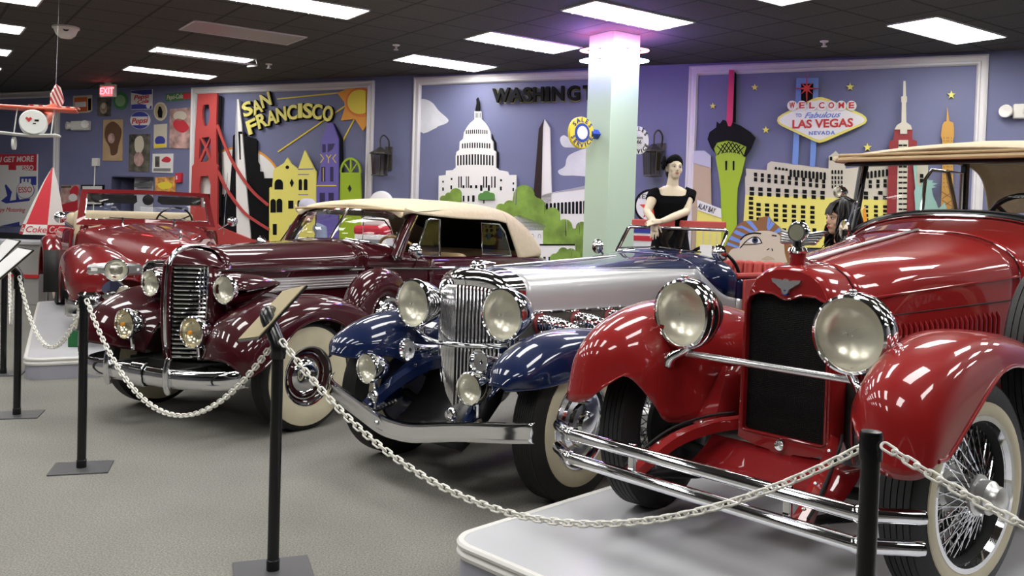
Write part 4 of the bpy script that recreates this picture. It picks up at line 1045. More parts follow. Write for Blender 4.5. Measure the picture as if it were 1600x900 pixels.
# frame horns, apron and inner panels
for sg in (1, -1):
    hp = spline([(sg * .215, -.02, .475), (sg * .275, -.16, .462), (sg * .33, -.33, .42), (sg * .365, -.50, .335), (sg * .37, -.56, .30)], 5)
    b = B()
    rows = []
    for i, p in enumerate(hp):
        k = i / (len(hp) - 1); w_ = .035 + .03 * k; hh = .05
        rows.append([(p[0] - sg * w_ * .5, p[1], p[2] - hh * .5), (p[0] + sg * w_ * .5, p[1], p[2] - hh * .5), (p[0] + sg * w_ * .5, p[1], p[2] + hh * .4), (p[0], p[1] - .01, p[2] + hh * .6), (p[0] - sg * w_ * .5, p[1], p[2] + hh * .4)])
    b.grid(rows, cv=True); b.add(rows[-1], [(0, 1, 2, 3, 4)])
    b.build('frame_horn', RED, c4)
    B().tube([(p[0] + sg * .03, p[1] + .005, p[2] + .035) for p in hp], .006, 6).build('horn_bead', BLACKM, c4)
    bl = B()
    for i in (6, 12, 16): bl.lathe([(.008, -.004), (.006, .004), (0, .006)], (hp[i][0], hp[i][1] - .008, hp[i][2] + .03), (0, -.8, .6), 10)
    bl.build('rivets', STEEL, c4)
    # splash panel between horn and wing; on car's left, black paints the void's darkness
    B().grid([[(sg * .225, .04, .47 + .06 * k), (sg * (.30), -.08 + .02 * k, .46 + .06 * k), (sg * .37, -.12 + .05 * k, .45 + .06 * k), (sg * .42, -.12 + .06 * k, .46 + .05 * k)] for k in range(5)]).build('splash_panel', DRED if sg < 0 else BLACKM, c4, solid=.004)
ap = [[(x, -.03 - .12 * k - .25 * k * k * .3, .40 - .11 * k) for x in (-.34, -.2, 0, .2, .34)] for k in (0, .33, .66, 1)]
B().grid(ap).build('front_apron', DRED, c4, solid=.006)
B().tube([(-.34, -.56, .295), (.34, -.56, .295)], .018, 10).build('cross_bar', STEEL, c4)
B().tube(spline([(-.6, 0, .36), (-.4, 0, .30), (0, 0, .28), (.4, 0, .30), (.6, 0, .36)], 5), .026, 10).build('front_axle', BLACKM, c4)
for sg in (1, -1):
    lf = B()
    for k in range(4): lf.tube(spline([(sg * .35, -.52 + .07 * k, .30 - .012 * k), (sg * .35, 0, .255 - .012 * k), (sg * .35, .5 - .07 * k, .31 - .012 * k)], 5), .014, 6)
    lf.build('leaf_spring', BLACKM, c4)
# wheels
for sg in (1, -1):
    wheel(c4, sg * .665, 0, .40, sg, .155, .325, .272, 'wire', RED, axis=(sg * cos(rad(7)), -sin(rad(7)), 0), white2=False)
    wheel(c4, sg * .69, 3.2, .40, sg, .155, .325, .272, 'wire', RED)
# spare in the left wing well
wheel(c4, .70, .87, .37, 1, .16, .30, .25, 'wire', RED, z=.81, name='spare_wheel')
# bumper: two chrome tubes, bent back at the ends
for z in (.418, .318):
    B().tube([(-.825, -.50, z), (-.81, -.52, z), (-.665, -.60, z), (-.64, -.608, z), (.585, -.608, z), (.61, -.60, z), (.735, -.485, z), (.75, -.47, z)], [.022] + [.0255] * 6 + [.022], 16).build('bumper_tube', CHROME, c4)
for sg in (1, -1):
    B().box((sg * .34, -.585, .368), (.03, .02, .15)).build('bumper_bracket', CHROME, c4, bevel=.004)
    for z in (.418, .318): B().lathe([(.029, -.012), (.031, 0), (.029, .012)], (-.655 if sg < 0 else .60, -.604, z), (1, 0, 0), 16).build('bumper_clamp', CHROME, c4)
# headlights on a cross bar
for sg in (1, -1):
    a = Vector((-.05, -1, -.02))
    l = lamp(c4, (sg * .372, -.245, .937), a, .138, .17, BLACK, 'drum')
    B().lathe([(.148, -.012), (.152, -.02), (.152, -.058), (.146, -.066)], (sg * .372, -.245, .937), a, 48).build('chrome_band', CHROME, l)
    B().lathe([(.012, .77), (.018, .775), (.018, .792), (.03, .80), (.036, .812), (.03, .82)], (sg * .372, -.18, 0), n=16).build('lamp_post', CHROME, l)
    B().tube(spline([(sg * .366, -.205, .795), (sg * .392, -.225, .77), (sg * .418, -.245, .75), (sg * .44, -.245, .72)], 5), [.026, .026, .025, .024, .023, .022, .022, .022, .022, .023, .024, .025, .027, .029, .031, .034], 12).build('lamp_bracket', CHROME, l)
    B().box((sg * .372, -.245 + .01, .937 + .157), (.02, .03, .016)).build('rim_clip', CHROME, l, bevel=.004)
B().tube([(-.37, -.20, .765), (.37, -.20, .765)], .0145, 14).build('lamp_bar', mat('polished bar', (.75, .75, .75), .2, .85), c4)
# body tub, seats
TS = [hsec(1.66, .60, 1.13, 1.10, .38), hsec(2.2, .68, 1.14, 1.11, .36), hsec(3.0, .70, 1.14, 1.11, .36), hsec(3.9, .66, 1.12, 1.08, .40)]
tb = B()
g = loft([[p for p in s[8:]] for s in TS])
for sg in (1, -1): tb.grid([[(p[0] * sg, p[1], p[2]) for p in r] for r in g])
bk = g[-1]; tb.grid([[(x * k, bk[0][1] + .1 * (1 - k * k), z) for k in (-1, -.6, -.2, .2, .6, 1)] for x, _, z in bk])
tb.build('body_side', RED, c4, solid=.012, off=0)
for sg in (1, -1): B().tube([(p[0][0] * sg, p[0][1], p[0][2]) for p in g], .013, 8).build('door_cap', BLACK, c4)
B().box((0, 2.6, .45), (1.25, 2.3, .05)).build('cabin_floor', BLACKM, c4)
for Y in (2.35, 3.5):
    st = B().box((0, Y, .66), (1.2, .5, .16)).build('seat', TAN, c4, bevel=.05, seg=4)
    B().box((0, Y + .27, .98), (1.22, .14, .52), rx=-.14).build('seat_back', mat('beige pleated seat', (.52, .45, .31), .7) if Y < 3 else TAN, c4, bevel=.05, seg=4)
# scuttle band and windshield
arcp = [(-x, Y, z) for x, Y, z in CS[-1][8::-1]]
arc4 = [tuple(p) for p in spline([(-p[0], p[1], p[2]) for p in CS[-1][:9]][::-1] + CS[-1][1:9], 4)]
bb = B(); bb.tube([(p[0] * 1.0, p[1] + .012, p[2] + .004) for p in arc4], .031, 10); bb.build('cowl_band', BLACK, c4)
B().tube([(p[0] * 1.003, p[1] - .02, p[2] + .006) for p in arc4], .007, 8).build('cowl_moulding', CHROME, c4)
ft = spline([(-.56, 1.60, 1.21), (-.575, 1.64, 1.28), (-.585, 1.70, 1.35), (-.59, 1.76, 1.45), (-.595, 1.84, 1.72)], 5)
for sg in (1, -1):
    pp = [(-p[0] * sg, p[1], p[2]) for p in ft]
    B().tube(pp, .026, 10).build('windshield_post', BLACK, c4)
    B().tube([(p[0] - sg * .012, p[1] - .026, p[2]) for p in pp], .009, 8).build('post_trim', CHROME, c4)
wy = lambda z: 1.70 + (z - 1.42) * .47
lowr = [(p[0], wy(p[2] + .03), p[2] + .03) for p in arc4 if abs(p[0]) < .565]
B().tube([(lowr[0][0], wy(1.70), 1.70)] + lowr + [(lowr[-1][0], wy(1.70), 1.70)], .010, 8, closed=True).build('windshield_frame', BLACK, c4)
B().grid([lowr, [(p[0], wy(1.70), 1.70) for p in lowr]]).build('windshield_glass', GLASS, c4, solid=.005)
# far side wind window and posts
for sg in (-1, 1):
    q = [(sg * .62, 2.74, 1.19), (sg * .62, 2.80, 1.66), (sg * .62, 2.90, 1.73), (sg * .62, 3.44, 1.74), (sg * .62, 3.44, 1.17), (sg * .62, 2.84, 1.14)]
    B().tube(q, .013, 8, closed=True).build('side_window_frame', CHROME, c4)
    B().add(q, [tuple(range(6))]).build('side_window_glass', GLASS, c4, solid=.004, smooth=0)
    B().box((sg * .62, 3.50, 1.48), (.04, .07, .72)).build('door_post', BLACK, c4, bevel=.006)
    B().tube([(sg * .60, 3.12, 1.74), (sg * .60, 3.50, 1.16)], .016, 6).build('top_bow', TAN, c4)
# steering wheel
sw = Vector((.25, 2.08, 1.34)); sa = Vector((0, .85, .5)).normalized()
e1 = Vector((1, 0, 0)); e2 = sa.cross(e1)
sw_o = B().tube([sw + (e1 * cos(2 * PI * k / 40) + e2 * sin(2 * PI * k / 40)) * .215 for k in range(40)], .015, 10, closed=True).build('steering_wheel', BLACK, c4)
b = B()
for k in range(4): b.tube([sw - sa * .05, sw + (e1 * cos(PI / 4 + PI / 2 * k) + e2 * sin(PI / 4 + PI / 2 * k)) * .21], .012, 8)
b.tube([sw - sa * .02, sw - sa * .6], .02, 8)
b.build('steering_column', BLACK, sw_o)
# canvas top
def topsec(Y, zt, zl, w_=.64):
    return [(0, Y, zt), (w_ * .45, Y, zt - .012), (w_ * .8, Y, zt - .035), (w_ * .95, Y, zt - .06), (w_, Y, zl + .02), (w_ * .99, Y, zl)]
TP = [[(x * .97, Y, z) for x, Y, z in topsec(1.56, 1.75, 1.705)], topsec(1.55, 1.77, 1.70), topsec(1.68, 1.795, 1.70), topsec(2.2, 1.85, 1.73), topsec(3.2, 1.92, 1.80), topsec(3.9, 1.88, 1.70), topsec(4.15, 1.5, 1.1)]
tp = B().grid(both(loft(TP))).build('canvas_top', CANVAS, c4, smooth=60, solid=.012)
for z, r in ((1.712, .014), (1.738, .009)):
    B().tube([(-.628, 1.75, z), (-.628, 1.60, z), (-.605, 1.55, z), (.605, 1.55, z), (.628, 1.60, z), (.628, 1.75, z)], r, 8).build('top_binding', TAN, tp)
B().box((0, 2.5, 1.775), (1.22, 1.7, .012), rx=.075).build('headlining', mat('tan headlining', (.26, .22, .15), .9), c4)
B().box((0, 1.62, 1.70), (1.2, .05, .04)).build('header_rail', BLACK, c4, bevel=.01)
# spot lamp on the post
for sg in (-1,):
    l = lamp(c4, (sg * .63, 1.62, 1.53), (-.35, -1, 0), .034, .055, CHROME, 'bowl', 'spot_lamp')
    B().tube([(sg * .63, 1.66, 1.51), (sg * .59, 1.76, 1.47)], .01, 8).build('spot_arm', CHROME, l)
    B().lathe([(0, 0), (.055, .002), (.06, .01), (.0, .016)], (sg * .60, 1.62, 1.31), (.75, 1, 0), 28).build('side_mirror', CHROME, c4)
# ================================================================ silver and blue roadster
c3 = car('vintage_roadster', 'silver and navy blue roadster with slatted chrome radiator and curved bumper', -.17, 5.11, 40, 0)
ih = [(0, .415), (.09, .445), (.155, .52), (.21, .66), (.234, .85), (.24, 1.0), (.222, 1.07), (.14, 1.10), (0, 1.11)]
oh = [(0, .375), (.105, .415), (.175, .50), (.23, .65), (.252, .85), (.258, 1.02), (.243, 1.115), (.15, 1.178), (0, 1.198)]
def vee(x, d, w_): return -d * (1 - abs(x) / w_)
def ring(h, fyy, sc=1, dz=0):
    r = [(x * sc, fyy(x), z + dz) for x, z in h]
    return r + [(-p[0], p[1], p[2]) for p in r[::-1][1:-1]]
R0 = ring(ih, lambda x: -.085 + vee(x, .13, .24))
R1 = ring([(a[0] * .5 + b_[0] * .5, a[1] * .5 + b_[1] * .5) for a, b_ in zip(ih, oh)], lambda x: -.094 + vee(x, .125, .25))
R2 = ring(oh, lambda x: -.070 + vee(x, .085, .265))
R3 = ring(oh, lambda x: -.02, 1.012, .002)
R4 = ring(oh, lambda x: .09, 1.02, .004)
b = B().grid(list(zip(*[spline(c, 4) for c in zip(*[spline(r, 5, True) for r in (R0, R1, R2, R3, R4)])])), cv=True)
b.build('radiator_shell', CHROME, c3, smooth=60)
SLATM = mat('polished slat', (.88, .88, .88), .16, .95)
def zl(h, x):
    lo = hi = None
    for (x0, z0), (x1, z1) in zip(h, h[1:]):
        if min(x0, x1) <= abs(x) <= max(x0, x1) and x0 != x1:
            z = z0 + (z1 - z0) * (abs(x) - x0) / (x1 - x0)
            if lo is None: lo = z
            hi = z
    return lo, hi
for k in range(-12, 13):
    x = k * .0185
    lo, hi = zl(ih, x)
    y = -.084 + vee(x, .128, .24)
    sl = B().tube([(x, y + .012, lo - .01), (x, y, lo + .02), (x, y, hi - .02), (x, y + .015, hi + .01)], .0074, 8)
    sl.build('grille_slat', SLATM, c3)
pl = [(x * 1.01, z) for x, z in ih]
B().grid([[(s * x, -.055 + vee(x, .12, .24), z) for s in (-1, -.5, 0, .5, 1)] for x, z in pl]).build('radiator_core', BLACKM, c3, smooth=0)
B().lathe([(.045, 1.19), (.05, 1.205), (.04, 1.218), (.015, 1.224), (0, 1.224)], (0, -.03, 0), n=24).build('radiator_cap', CHROME, c3)
B().tube(spline([(0, -.10, 1.215), (0, -.05, 1.232), (0, .04, 1.228), (0, .12, 1.222)], 5), [.004, .006, .008, .009, .010, .010, .010, .009, .009, .008, .007, .006, .005, .004, .003, .002], 8).build('mascot', CHROME, c3)
# hood: blue centre strip that widens towards the cowl, silver sides
def sec3(Y, w_, zt, zs, zb, e=2.7):
    top = [(w_ * abs(cos(PI / 2 * (1 - k / 24))) ** (2 / e), Y, zs + (zt - zs) * abs(sin(PI / 2 * (1 - k / 24))) ** (2 / e)) for k in range(25)]
    return top + [(w_, Y, zs + (zb - zs) * k / 8) for k in range(1, 9)]
def split(sec, xs):
    """cut the half section at the point where x reaches xs (or by a height if xs is ('z', h))"""
    for i, (p, q) in enumerate(zip(sec, sec[1:])):
        if isinstance(xs, tuple):
            if q[2] <= xs[1]: t = (p[2] - xs[1]) / max(p[2] - q[2], 1e-6); break
        elif q[0] >= xs: t = (xs - p[0]) / max(q[0] - p[0], 1e-6); break
    m = tuple(a + (b_ - a) * t for a, b_ in zip(p, q))
    return resamp(sec[:i + 1] + [m], 14), resamp([m] + sec[i + 1:], 18)
H3 = [(.09, .262, 1.198, 1.00, .60, .035), (.45, .30, 1.207, 1.01, .60, .15), (.9, .355, 1.22, 1.03, .60, .26), (1.35, .42, 1.24, 1.05, .58, .36), (1.74, .49, 1.262, 1.06, .55, .452)]
A_, C_ = zip(*[split(sec3(*h[:5]), h[5]) for h in H3])
B().grid(both(loft(A_, 6, 1))).build('hood_top', NAVY, c3, smooth=50, solid=.004)
hs = loft(C_, 6, 1)
for sg in (1, -1): B().grid([[(p[0] * sg, p[1], p[2]) for p in r] for r in hs]).build('hood_side', SILVER, c3, smooth=50, solid=.004)
B().tube([(0, .10 + 1.3 * k / 12, 1.203 + .042 * k / 12) for k in range(13)], .006, 8).build('hood_hinge', STEEL, c3)
K3 = [(1.745, .491, 1.263, 1.06, .50, .453), (1.95, .54, 1.285, 1.06, .45, ('z', 1.0)), (2.12, .575, 1.27, 1.06, .42, ('z', .955))]
A_, C_ = zip(*[split(sec3(*h[:5]), h[5]) for h in K3])
B().grid(both(loft(A_, 6, 1))).build('cowl', NAVY, c3, smooth=50, solid=.006)
cs_ = loft(C_, 6, 1)
for sg in (1, -1): B().grid([[(p[0] * sg, p[1], p[2]) for p in r] for r in cs_]).build('cowl_side', SILVER, c3, smooth=50, solid=.006)
# rear body: doors and tail
T3 = [(2.12, .575, .955), (2.6, .64, .90), (3.1, .66, .88), (3.7, .62, .86), (4.3, .45, .84), (4.75, .12, .82)]
for nm, f, m in (('upper_side', lambda w_, zs: [(w_ - .03, 1.10), (w_ - .005, 1.06), (w_, 1.0), (w_, zs)], NAVY), ('lower_side', lambda w_, zs: [(w_, zs), (w_, .75), (w_ - .01, .6), (w_ - .05, .44)], SILVER)):
    g = loft([[(x, Y, z) for x, z in f(w_, zs)] for Y, w_, zs in T3], 5, 3)
    for sg in (1, -1): B().grid([[(p[0] * sg, p[1], p[2]) for p in r] for r in g]).build(nm, m, c3, smooth=50, solid=.012)
B().grid([[(x * s, Y, 1.10 + h * (1 - s * s)) for s in (-1, -.6, -.2, .2, .6, 1)] for Y, x, h in ((3.35, .615, .06), (3.7, .59, .06), (4.3, .42, .04), (4.75, .09, .0))]).build('tail_deck', NAVY, c3, solid=.01)
B().box((0, 2.75, .42), (1.1, 1.5, .05)).build('cabin_floor', BLACKM, c3)
for sg in (1, -1):
    B().tube([(sg * (.55), 2.14, 1.115), (sg * .60, 2.6, 1.11), (sg * .625, 3.1, 1.11), (sg * .60, 3.36, 1.11)], .022, 8).build('cockpit_roll', REDL, c3)
    B().box((sg * .60, 2.65, .86), (.02, .95, .46)).build('door_lining', REDL, c3, bevel=.006)
B().box((0, 2.75, .66), (1.08, .5, .2)).build('seat_cushion', REDL, c3, bevel=.06, seg=4)
for x in (-.28, .28):
    sb = B()
    for k in range(6): sb.box((x - .215 + .086 * k, 3.05, .92), (.08, .15, .54), rx=-.12)
    sb.build('seat_back', REDL, c3, bevel=.028, seg=3)
# windshield
wf = [(-.44, 2.03, 1.19), (-.43, 2.22, 1.43), (-.41, 2.235, 1.447), (.41, 2.235, 1.447), (.43, 2.22, 1.43), (.44, 2.03, 1.19), (.2, 1.99, 1.235), (0, 1.98, 1.245), (-.2, 1.99, 1.235)]
B().tube(wf, .016, 10, closed=True).build('windshield_frame', CHROME, c3)
B().grid([[(-.43, 2.03, 1.20), (0, 2.03, 1.24), (.43, 2.03, 1.20)], [(-.42, 2.225, 1.44), (0, 2.225, 1.44), (.42, 2.225, 1.44)]]).build('windshield_glass', GLASS, c3, solid=.004, smooth=0)
for sg in (1, -1):
    B().tube(spline([(sg * .44, 2.05, 1.215), (sg * .46, 2.0, 1.16), (sg * .475, 1.95, 1.12), (sg * .50, 1.90, 1.07)], 4), [.016] * 6 + [.02] * 7, 8).build('windshield_stanchion', CHROME, c3)
    m_ = B().lathe([(0, .034), (.025, .030), (.045, .018), (.058, .0), (.055, -.008), (0, -.01)], (sg * .52, 1.93, 1.285), (sg * .15, -1, 0) if sg < 0 else (0, -1, 0), 28).build('side_mirror', CHROME, c3)
    B().tube([(sg * .52, 1.94, 1.28), (sg * .47, 1.98, 1.19)], .008, 6).build('mirror_arm', CHROME, m_)
    wpb = B().tube([(sg * .24, 1.86, 1.262), (sg * .20, 1.95, 1.285)], .010, 8)
    wpb.tube([(sg * .36, 1.965, 1.28), (sg * .02, 1.955, 1.302)], .006, 6)
    wpb.build('wiper', CHROME, c3)
B().tube([(0, 1.9, 1.06), (0, 2.18, 1.07)], .01, 6).build('dash_rail', CHROME, c3)
sw = Vector((.25, 2.38, 1.13)); sa = Vector((0, .86, .5)).normalized(); e1 = Vector((1, 0, 0)); e2 = sa.cross(e1)
o_ = B().tube([sw + (e1 * cos(2 * PI * k / 36) + e2 * sin(2 * PI * k / 36)) * .21 for k in range(36)], .013, 8, closed=True).build('steering_wheel', BLACK, c3)
b = B()
for k in range(4): b.tube([sw, sw + (e1 * cos(PI / 4 + PI / 2 * k) + e2 * sin(PI / 4 + PI / 2 * k)) * .2], .01, 6)
b.tube([sw, sw - sa * .5], .018, 8); b.build('steering_column', BLACK, o_)
# exhaust side panel
for sg in (1, -1):
    def sx(Y): return .262 + (Y - .09) * .138
    pn = [(.03, .955), (.98, .945), (.98, .80), (.03, .80)]
    B().add([(sg * (sx(Y) + .004), Y, z) for Y, z in pn], [(0, 1, 2, 3)]).build('vent_panel', mat('vent mesh', (.10, .10, .09), .5, .5) if sg == 1 else bpy.data.materials['vent mesh'], c3, smooth=0, solid=.004)
    B().tube([(sg * (sx(Y) + .008), Y, z) for Y, z in pn], .009, 8, closed=True).build('vent_frame', CHROME, c3)
    rv = B()
    for k in range(9): rv.lathe([(.007, 0), (.005, .005), (0, .006)], (sg * (sx(.08 + .1 * k) + .016), .08 + .1 * k, .955), (sg, 0, 0), 8)
    rv.build('vent_rivets', STEEL, c3)
    for k in range(3):
        y0 = .20 + .30 * k
        pts = spline([(sg * (sx(y0) - .03), y0, .885), (sg * (sx(y0) + .06), y0 + .02, .885), (sg * (sx(y0) + .14), y0 + .10, .85), (sg * (sx(y0) + .19), y0 + .24, .76), (sg * (sx(y0) + .20), y0 + .36, .64)], 14)
        B().tube(pts, [.046 + .0045 * (i % 2) for i in range(len(pts))], 14).build('exhaust_pipe', CHROME, c3)
        B().lathe([(.062, 0), (.058, .012), (.045, .014)], (sg * (sx(y0) + .004), y0, .888), (sg, 0, 0), 20).build('pipe_collar', mat('collar red', (.20, .03, .03), .4) if 'collar red' not in bpy.data.materials else bpy.data.materials['collar red'], c3)
# fenders
FR3 = [[(.72, -.66, .655), (.71, -.672, .662), (.69, -.68, .668), (.66, -.682, .672), (.63, -.675, .67), (.60, -.66, .665), (.57, -.64, .66), (.54, -.60, .655)],
       [(.84, -.50, .665), (.835, -.545, .71), (.79, -.585, .745), (.68, -.60, .765), (.58, -.575, .765), (.51, -.52, .75), (.46, -.45, .72), (.43, -.38, .66)],
       [(.86, -.26, .675), (.85, -.32, .77), (.80, -.37, .83), (.68, -.39, .862), (.57, -.36, .855), (.48, -.30, .82), (.42, -.24, .74), (.385, -.18, .58)],
       [(.86, 0, .70), (.85, -.04, .81), (.80, -.08, .87), (.68, -.10, .902), (.56, -.08, .89), (.46, -.05, .83), (.39, -.02, .72), (.35, 0, .48)],
       [(.86, .24, .71), (.85, .24, .80), (.80, .23, .86), (.68, .22, .89), (.56, .23, .87), (.46, .24, .79), (.39, .25, .66), (.36, .25, .46)],
       [(.86, .45, .60), (.85, .50, .72), (.80, .54, .79), (.68, .56, .82), (.56, .55, .79), (.47, .53, .70), (.42, .51, .58), (.40, .5, .44)],
       [(.86, .66, .43), (.85, .78, .57), (.80, .86, .65), (.68, .90, .68), (.57, .89, .65), (.50, .87, .57), (.46, .85, .48), (.44, .85, .4)],
       [(.86, 1.1, .30), (.85, 1.25, .38), (.80, 1.33, .42), (.68, 1.36, .43), (.58, 1.36, .42), (.52, 1.34, .38), (.50, 1.33, .35), (.49, 1.32, .32)],
       [(.86, 1.7, .27), (.85, 1.8, .285), (.80, 1.82, .29), (.68, 1.83, .292), (.58, 1.83, .29), (.54, 1.82, .285), (.52, 1.81, .28), (.51, 1.8, .275)]]
FR3 = [[(.43 + (p[0] - .43) * .83 if p[0] > .43 else p[0], p[1] * .84 if p[1] < 0 else p[1], p[2]) for p in r] for r in FR3]
fender(c3, FR3, NAVY)
for sg in (1, -1):
    B().box((sg * .68, 2.3, .27), (.36, 1.0, .035)).build('running_board', BLACK, c3, bevel=.008)
    rf = [[(sg * x, 3.6 + r * cos(a) * .62, .38 + r * sin(a) * .52) for x, r in ((.86, .86), (.84, .97), (.72, 1.03), (.60, 1.0), (.52, .9))] for a in [PI * k / 10 for k in range(11)]]
    B().grid(loft(rf, 2, 3)).build('rear_fender', NAVY, c3, smooth=60, solid=.008, off=0)
    # frame horn with studs
    hp = spline([(sg * .17, -.05, .64), (sg * .25, -.18, .62), (sg * .32, -.33, .54), (sg * .37, -.50, .42), (sg * .375, -.56, .38)], 6)
    b = B()
    for nm_ in (0,):
        rows = [[(p[0] - sg * .03, p[1], p[2] - .03), (p[0] + sg * .03, p[1], p[2] - .03), (p[0] + sg * .035, p[1], p[2] + .025), (p[0] + sg * .01, p[1] - .015, p[2] + .035), (p[0] - sg * .03, p[1], p[2] + .025)] for p in hp]
        b.grid(rows, cv=True); b.add(rows[-1], [(0, 1, 2, 3, 4)])
    b.build('frame_horn', NAVY, c3)
    for i in (8, 14, 20): B().lathe([(.014, -.006), (.011, .004), (0, .008)], (hp[i][0], hp[i][1] - .02, hp[i][2] + .02), (0, -.8, .6), 12).build('horn_stud', CHROME, c3)
    # apron filling the space between horn and fender
    B().grid([[(sg * .20, -.02 - .1 * k, .70 - .06 * k), (sg * .27, -.06 - .12 * k, .69 - .06 * k), (sg * .33, -.08 - .14 * k, .68 - .08 * k), (sg * .39, -.10 - .18 * k, .68 - .10 * k)] for k in (0, .5, 1, 1.5)]).build('splash_panel', NAVY, c3, solid=.004)
B().grid([[(x, -.10 - .5 * k * k * .5 - .04 * k, .60 - .30 * k) for x in (-.3, 0, .3)] for k in (0, .4, .8, 1.1)]).build('front_apron', BLACK, c3, solid=.006)
for sg in (1, -1): wheel(c3, sg * .665, 0, .415, sg, .165, .325, .235, 'dish', NAVY, grooves=9); wheel(c3, sg * .68, 3.6, .415, sg, .165, .325, .235, 'dish', NAVY, grooves=9)
B().tube(spline([(-.6, 0, .38), (-.35, 0, .30), (0, 0, .28), (.35, 0, .30), (.6, 0, .38)], 5), .028, 10).build('front_axle', BLACKM, c3)
for sg in (1, -1):
    l = lamp(c3, (sg * .345, -.205, .971), (sg * .02, -1, 0), .137, .21, CHROME, 'bowl')
    B().tube([(sg * .345, -.13, .835), (sg * .345, -.13, .79)], .022, 12).build('lamp_post', CHROME, l)
    B().tube(spline([(sg * .345, -.13, .79), (sg * .40, -.10, .78), (sg * .46, -.06, .79)], 5), .02, 10).build('lamp_bracket', CHROME, l)
    l = lamp(c3, (sg * .394, -.50, .616), (0, -1, 0), .082, .15, CHROME, 'bullet', 'driving_lamp')
    B().tube([(sg * .394, -.45, .545), (sg * .385, -.44, .46)], .014, 8).build('lamp_post', CHROME, l)
    h = B().lathe([(.066, 0), (.068, .006), (.062, .004), (.045, -.03), (.030, -.08), (.022, -.16), (.018, -.24)], (sg * .276, -.309, .717), (0, -1, .05), 28).build('trumpet_horn', CHROME, c3)
    B().lathe([(.012, -.02), (.05, -.018)], (sg * .276, -.309, .717), (0, -1, .05), 24).build('horn_throat', STEEL, h)
    B().tube([(sg * .276, -.16, .70), (sg * .276, -.10, .66)], .012, 8).build('horn_bracket', CHROME, h)
    B().lathe([(0, .022), (.026, .018), (.036, .004), (.036, -.008), (.024, -.02), (0, -.024)], (sg * .30, -.54, .475), (0, -1, 0), 24).build('bumper_lamp', CHROME, c3)
    B().tube([(sg * .30, -.53, .45), (sg * .30, -.52, .38)], .01, 8).build('bumper_lamp_stem', CHROME, c3)
B().tube(spline([(-.345, -.16, .80), (-.2, -.235, .785), (0, -.27, .78), (.2, -.235, .785), (.345, -.16, .80)], 6), .0145, 12).build('lamp_bar', CHROME, c3)
bp = spline([(-.81, -.40, .475), (-.70, -.50, .455), (-.40, -.575, .41), (-.14, -.625, .365), (0, -.635, .358), (.14, -.625, .365), (.40, -.575, .41), (.66, -.52, .44), (.81, -.49, .462)], 6)
prof = [(-.0, -.050), (-.014, -.046), (-.022, -.02), (-.012, .006), (-.022, .028), (-.014, .048), (0, .050)]
rows = [[(p[0], p[1] + d, p[2] + h) for d, h in prof] for p in bp]
B().grid(rows).build('bumper', CHROME, c3, smooth=50, solid=.006, off=0)
for sg in (1, -1): B().tube([(sg * .30, -.58, .39), (sg * .33, -.35, .42)], .02, 8).build('bumper_arm', CHROME, c3)
B().lathe([(.014, -.006), (.012, .006), (0, .009)], (-.15, -.65, .37), (0, -1, 0), 14).build('bumper_bolt', CHROME, c3)
for sg in (1, -1): B().box((sg * .585, 2.3, .90), (.015, .12, .022)).build('door_handle', CHROME, c3, bevel=.006)

for sg in (1, -1):
    B().box((sg * .215, 2.245, 1.478), (.39, .02, .058), rx=-.1).build('sun_visor', REDL, c3, bevel=.012, seg=3)
# ================================================================ maroon convertible with beige roof
c2 = car('vintage_convertible', 'dark maroon convertible with raised beige canvas roof', -2.06, 6.39, 29, 0)
def sec2(Y, w_, zt, zs, zb, e=2.6): return hsec(Y, w_, zt, zs, zb, e)
SATIN = mat('satin chrome', (.80, .80, .80), .28, .9)
# grille: two halves meeting in a prow, thin chrome bars
gx = lambda z: .215 - .02 * abs(z - .85) / .4
def gy(x): return -.50 + .62 * abs(x)
gb = B()
for sg in (1, -1):
    B().grid([[(sg * x, gy(x) + .035, z) for x in (.0, .12, .225)] for z in (.46, .8, 1.12)]).build('radiator_core', BLACKM, c2, smooth=0)
    for k in range(21):
        z = .485 + .0302 * k
        xm = gx(z)
        B().tube([(sg * .02, gy(.02) - .004, z), (sg * (xm - .02), gy(xm - .02) - .004, z), (sg * (xm), gy(xm) + .02, z)], .0108, 8).build('grille_bar', CHROME, c2)
    for x in (.175, .195, .215):
        B().tube([(sg * (x - .025), gy(x) + .002, .47), (sg * x, gy(x) - .004, .80), (sg * x, gy(x) - .002, 1.10)], .0075, 8).build('grille_upright', CHROME, c2)
B().tube(spline([(0, -.48, .44), (0, -.52, .6), (0, -.525, .9), (0, -.51, 1.08), (0, -.46, 1.185), (0, -.36, 1.225), (0, -.2, 1.235)], 5), [.018] * 24 + [.016, .014, .012, .010, .008, .006, .004], 10).build('prow_rib', CHROME, c2)
b = B()
b.grid([[(sg_ * .012, -.505 + .0 * k, z) for sg_ in (-1, 1)] for k, z in enumerate((.45, 1.12))]); 
nose = [[(0, -.515, 1.10), (.10, -.452, 1.10), (.19, -.392, 1.10), (.235, -.33, 1.10), (.245, -.25, 1.08)],
        [(0, -.49, 1.155), (.09, -.43, 1.15), (.17, -.37, 1.145), (.215, -.31, 1.13), (.24, -.24, 1.10)],
        [(0, -.43, 1.20), (.07, -.38, 1.19), (.14, -.33, 1.175), (.19, -.28, 1.15), (.232, -.22, 1.11)],
        [(0, -.33, 1.222), (.07, -.30, 1.21), (.13, -.27, 1.195), (.18, -.24, 1.165), (.235, -.2, 1.11)]]
B().grid(both(loft(nose, 4, 4))).build('nose', MAROON, c2, smooth=60, solid=.004)
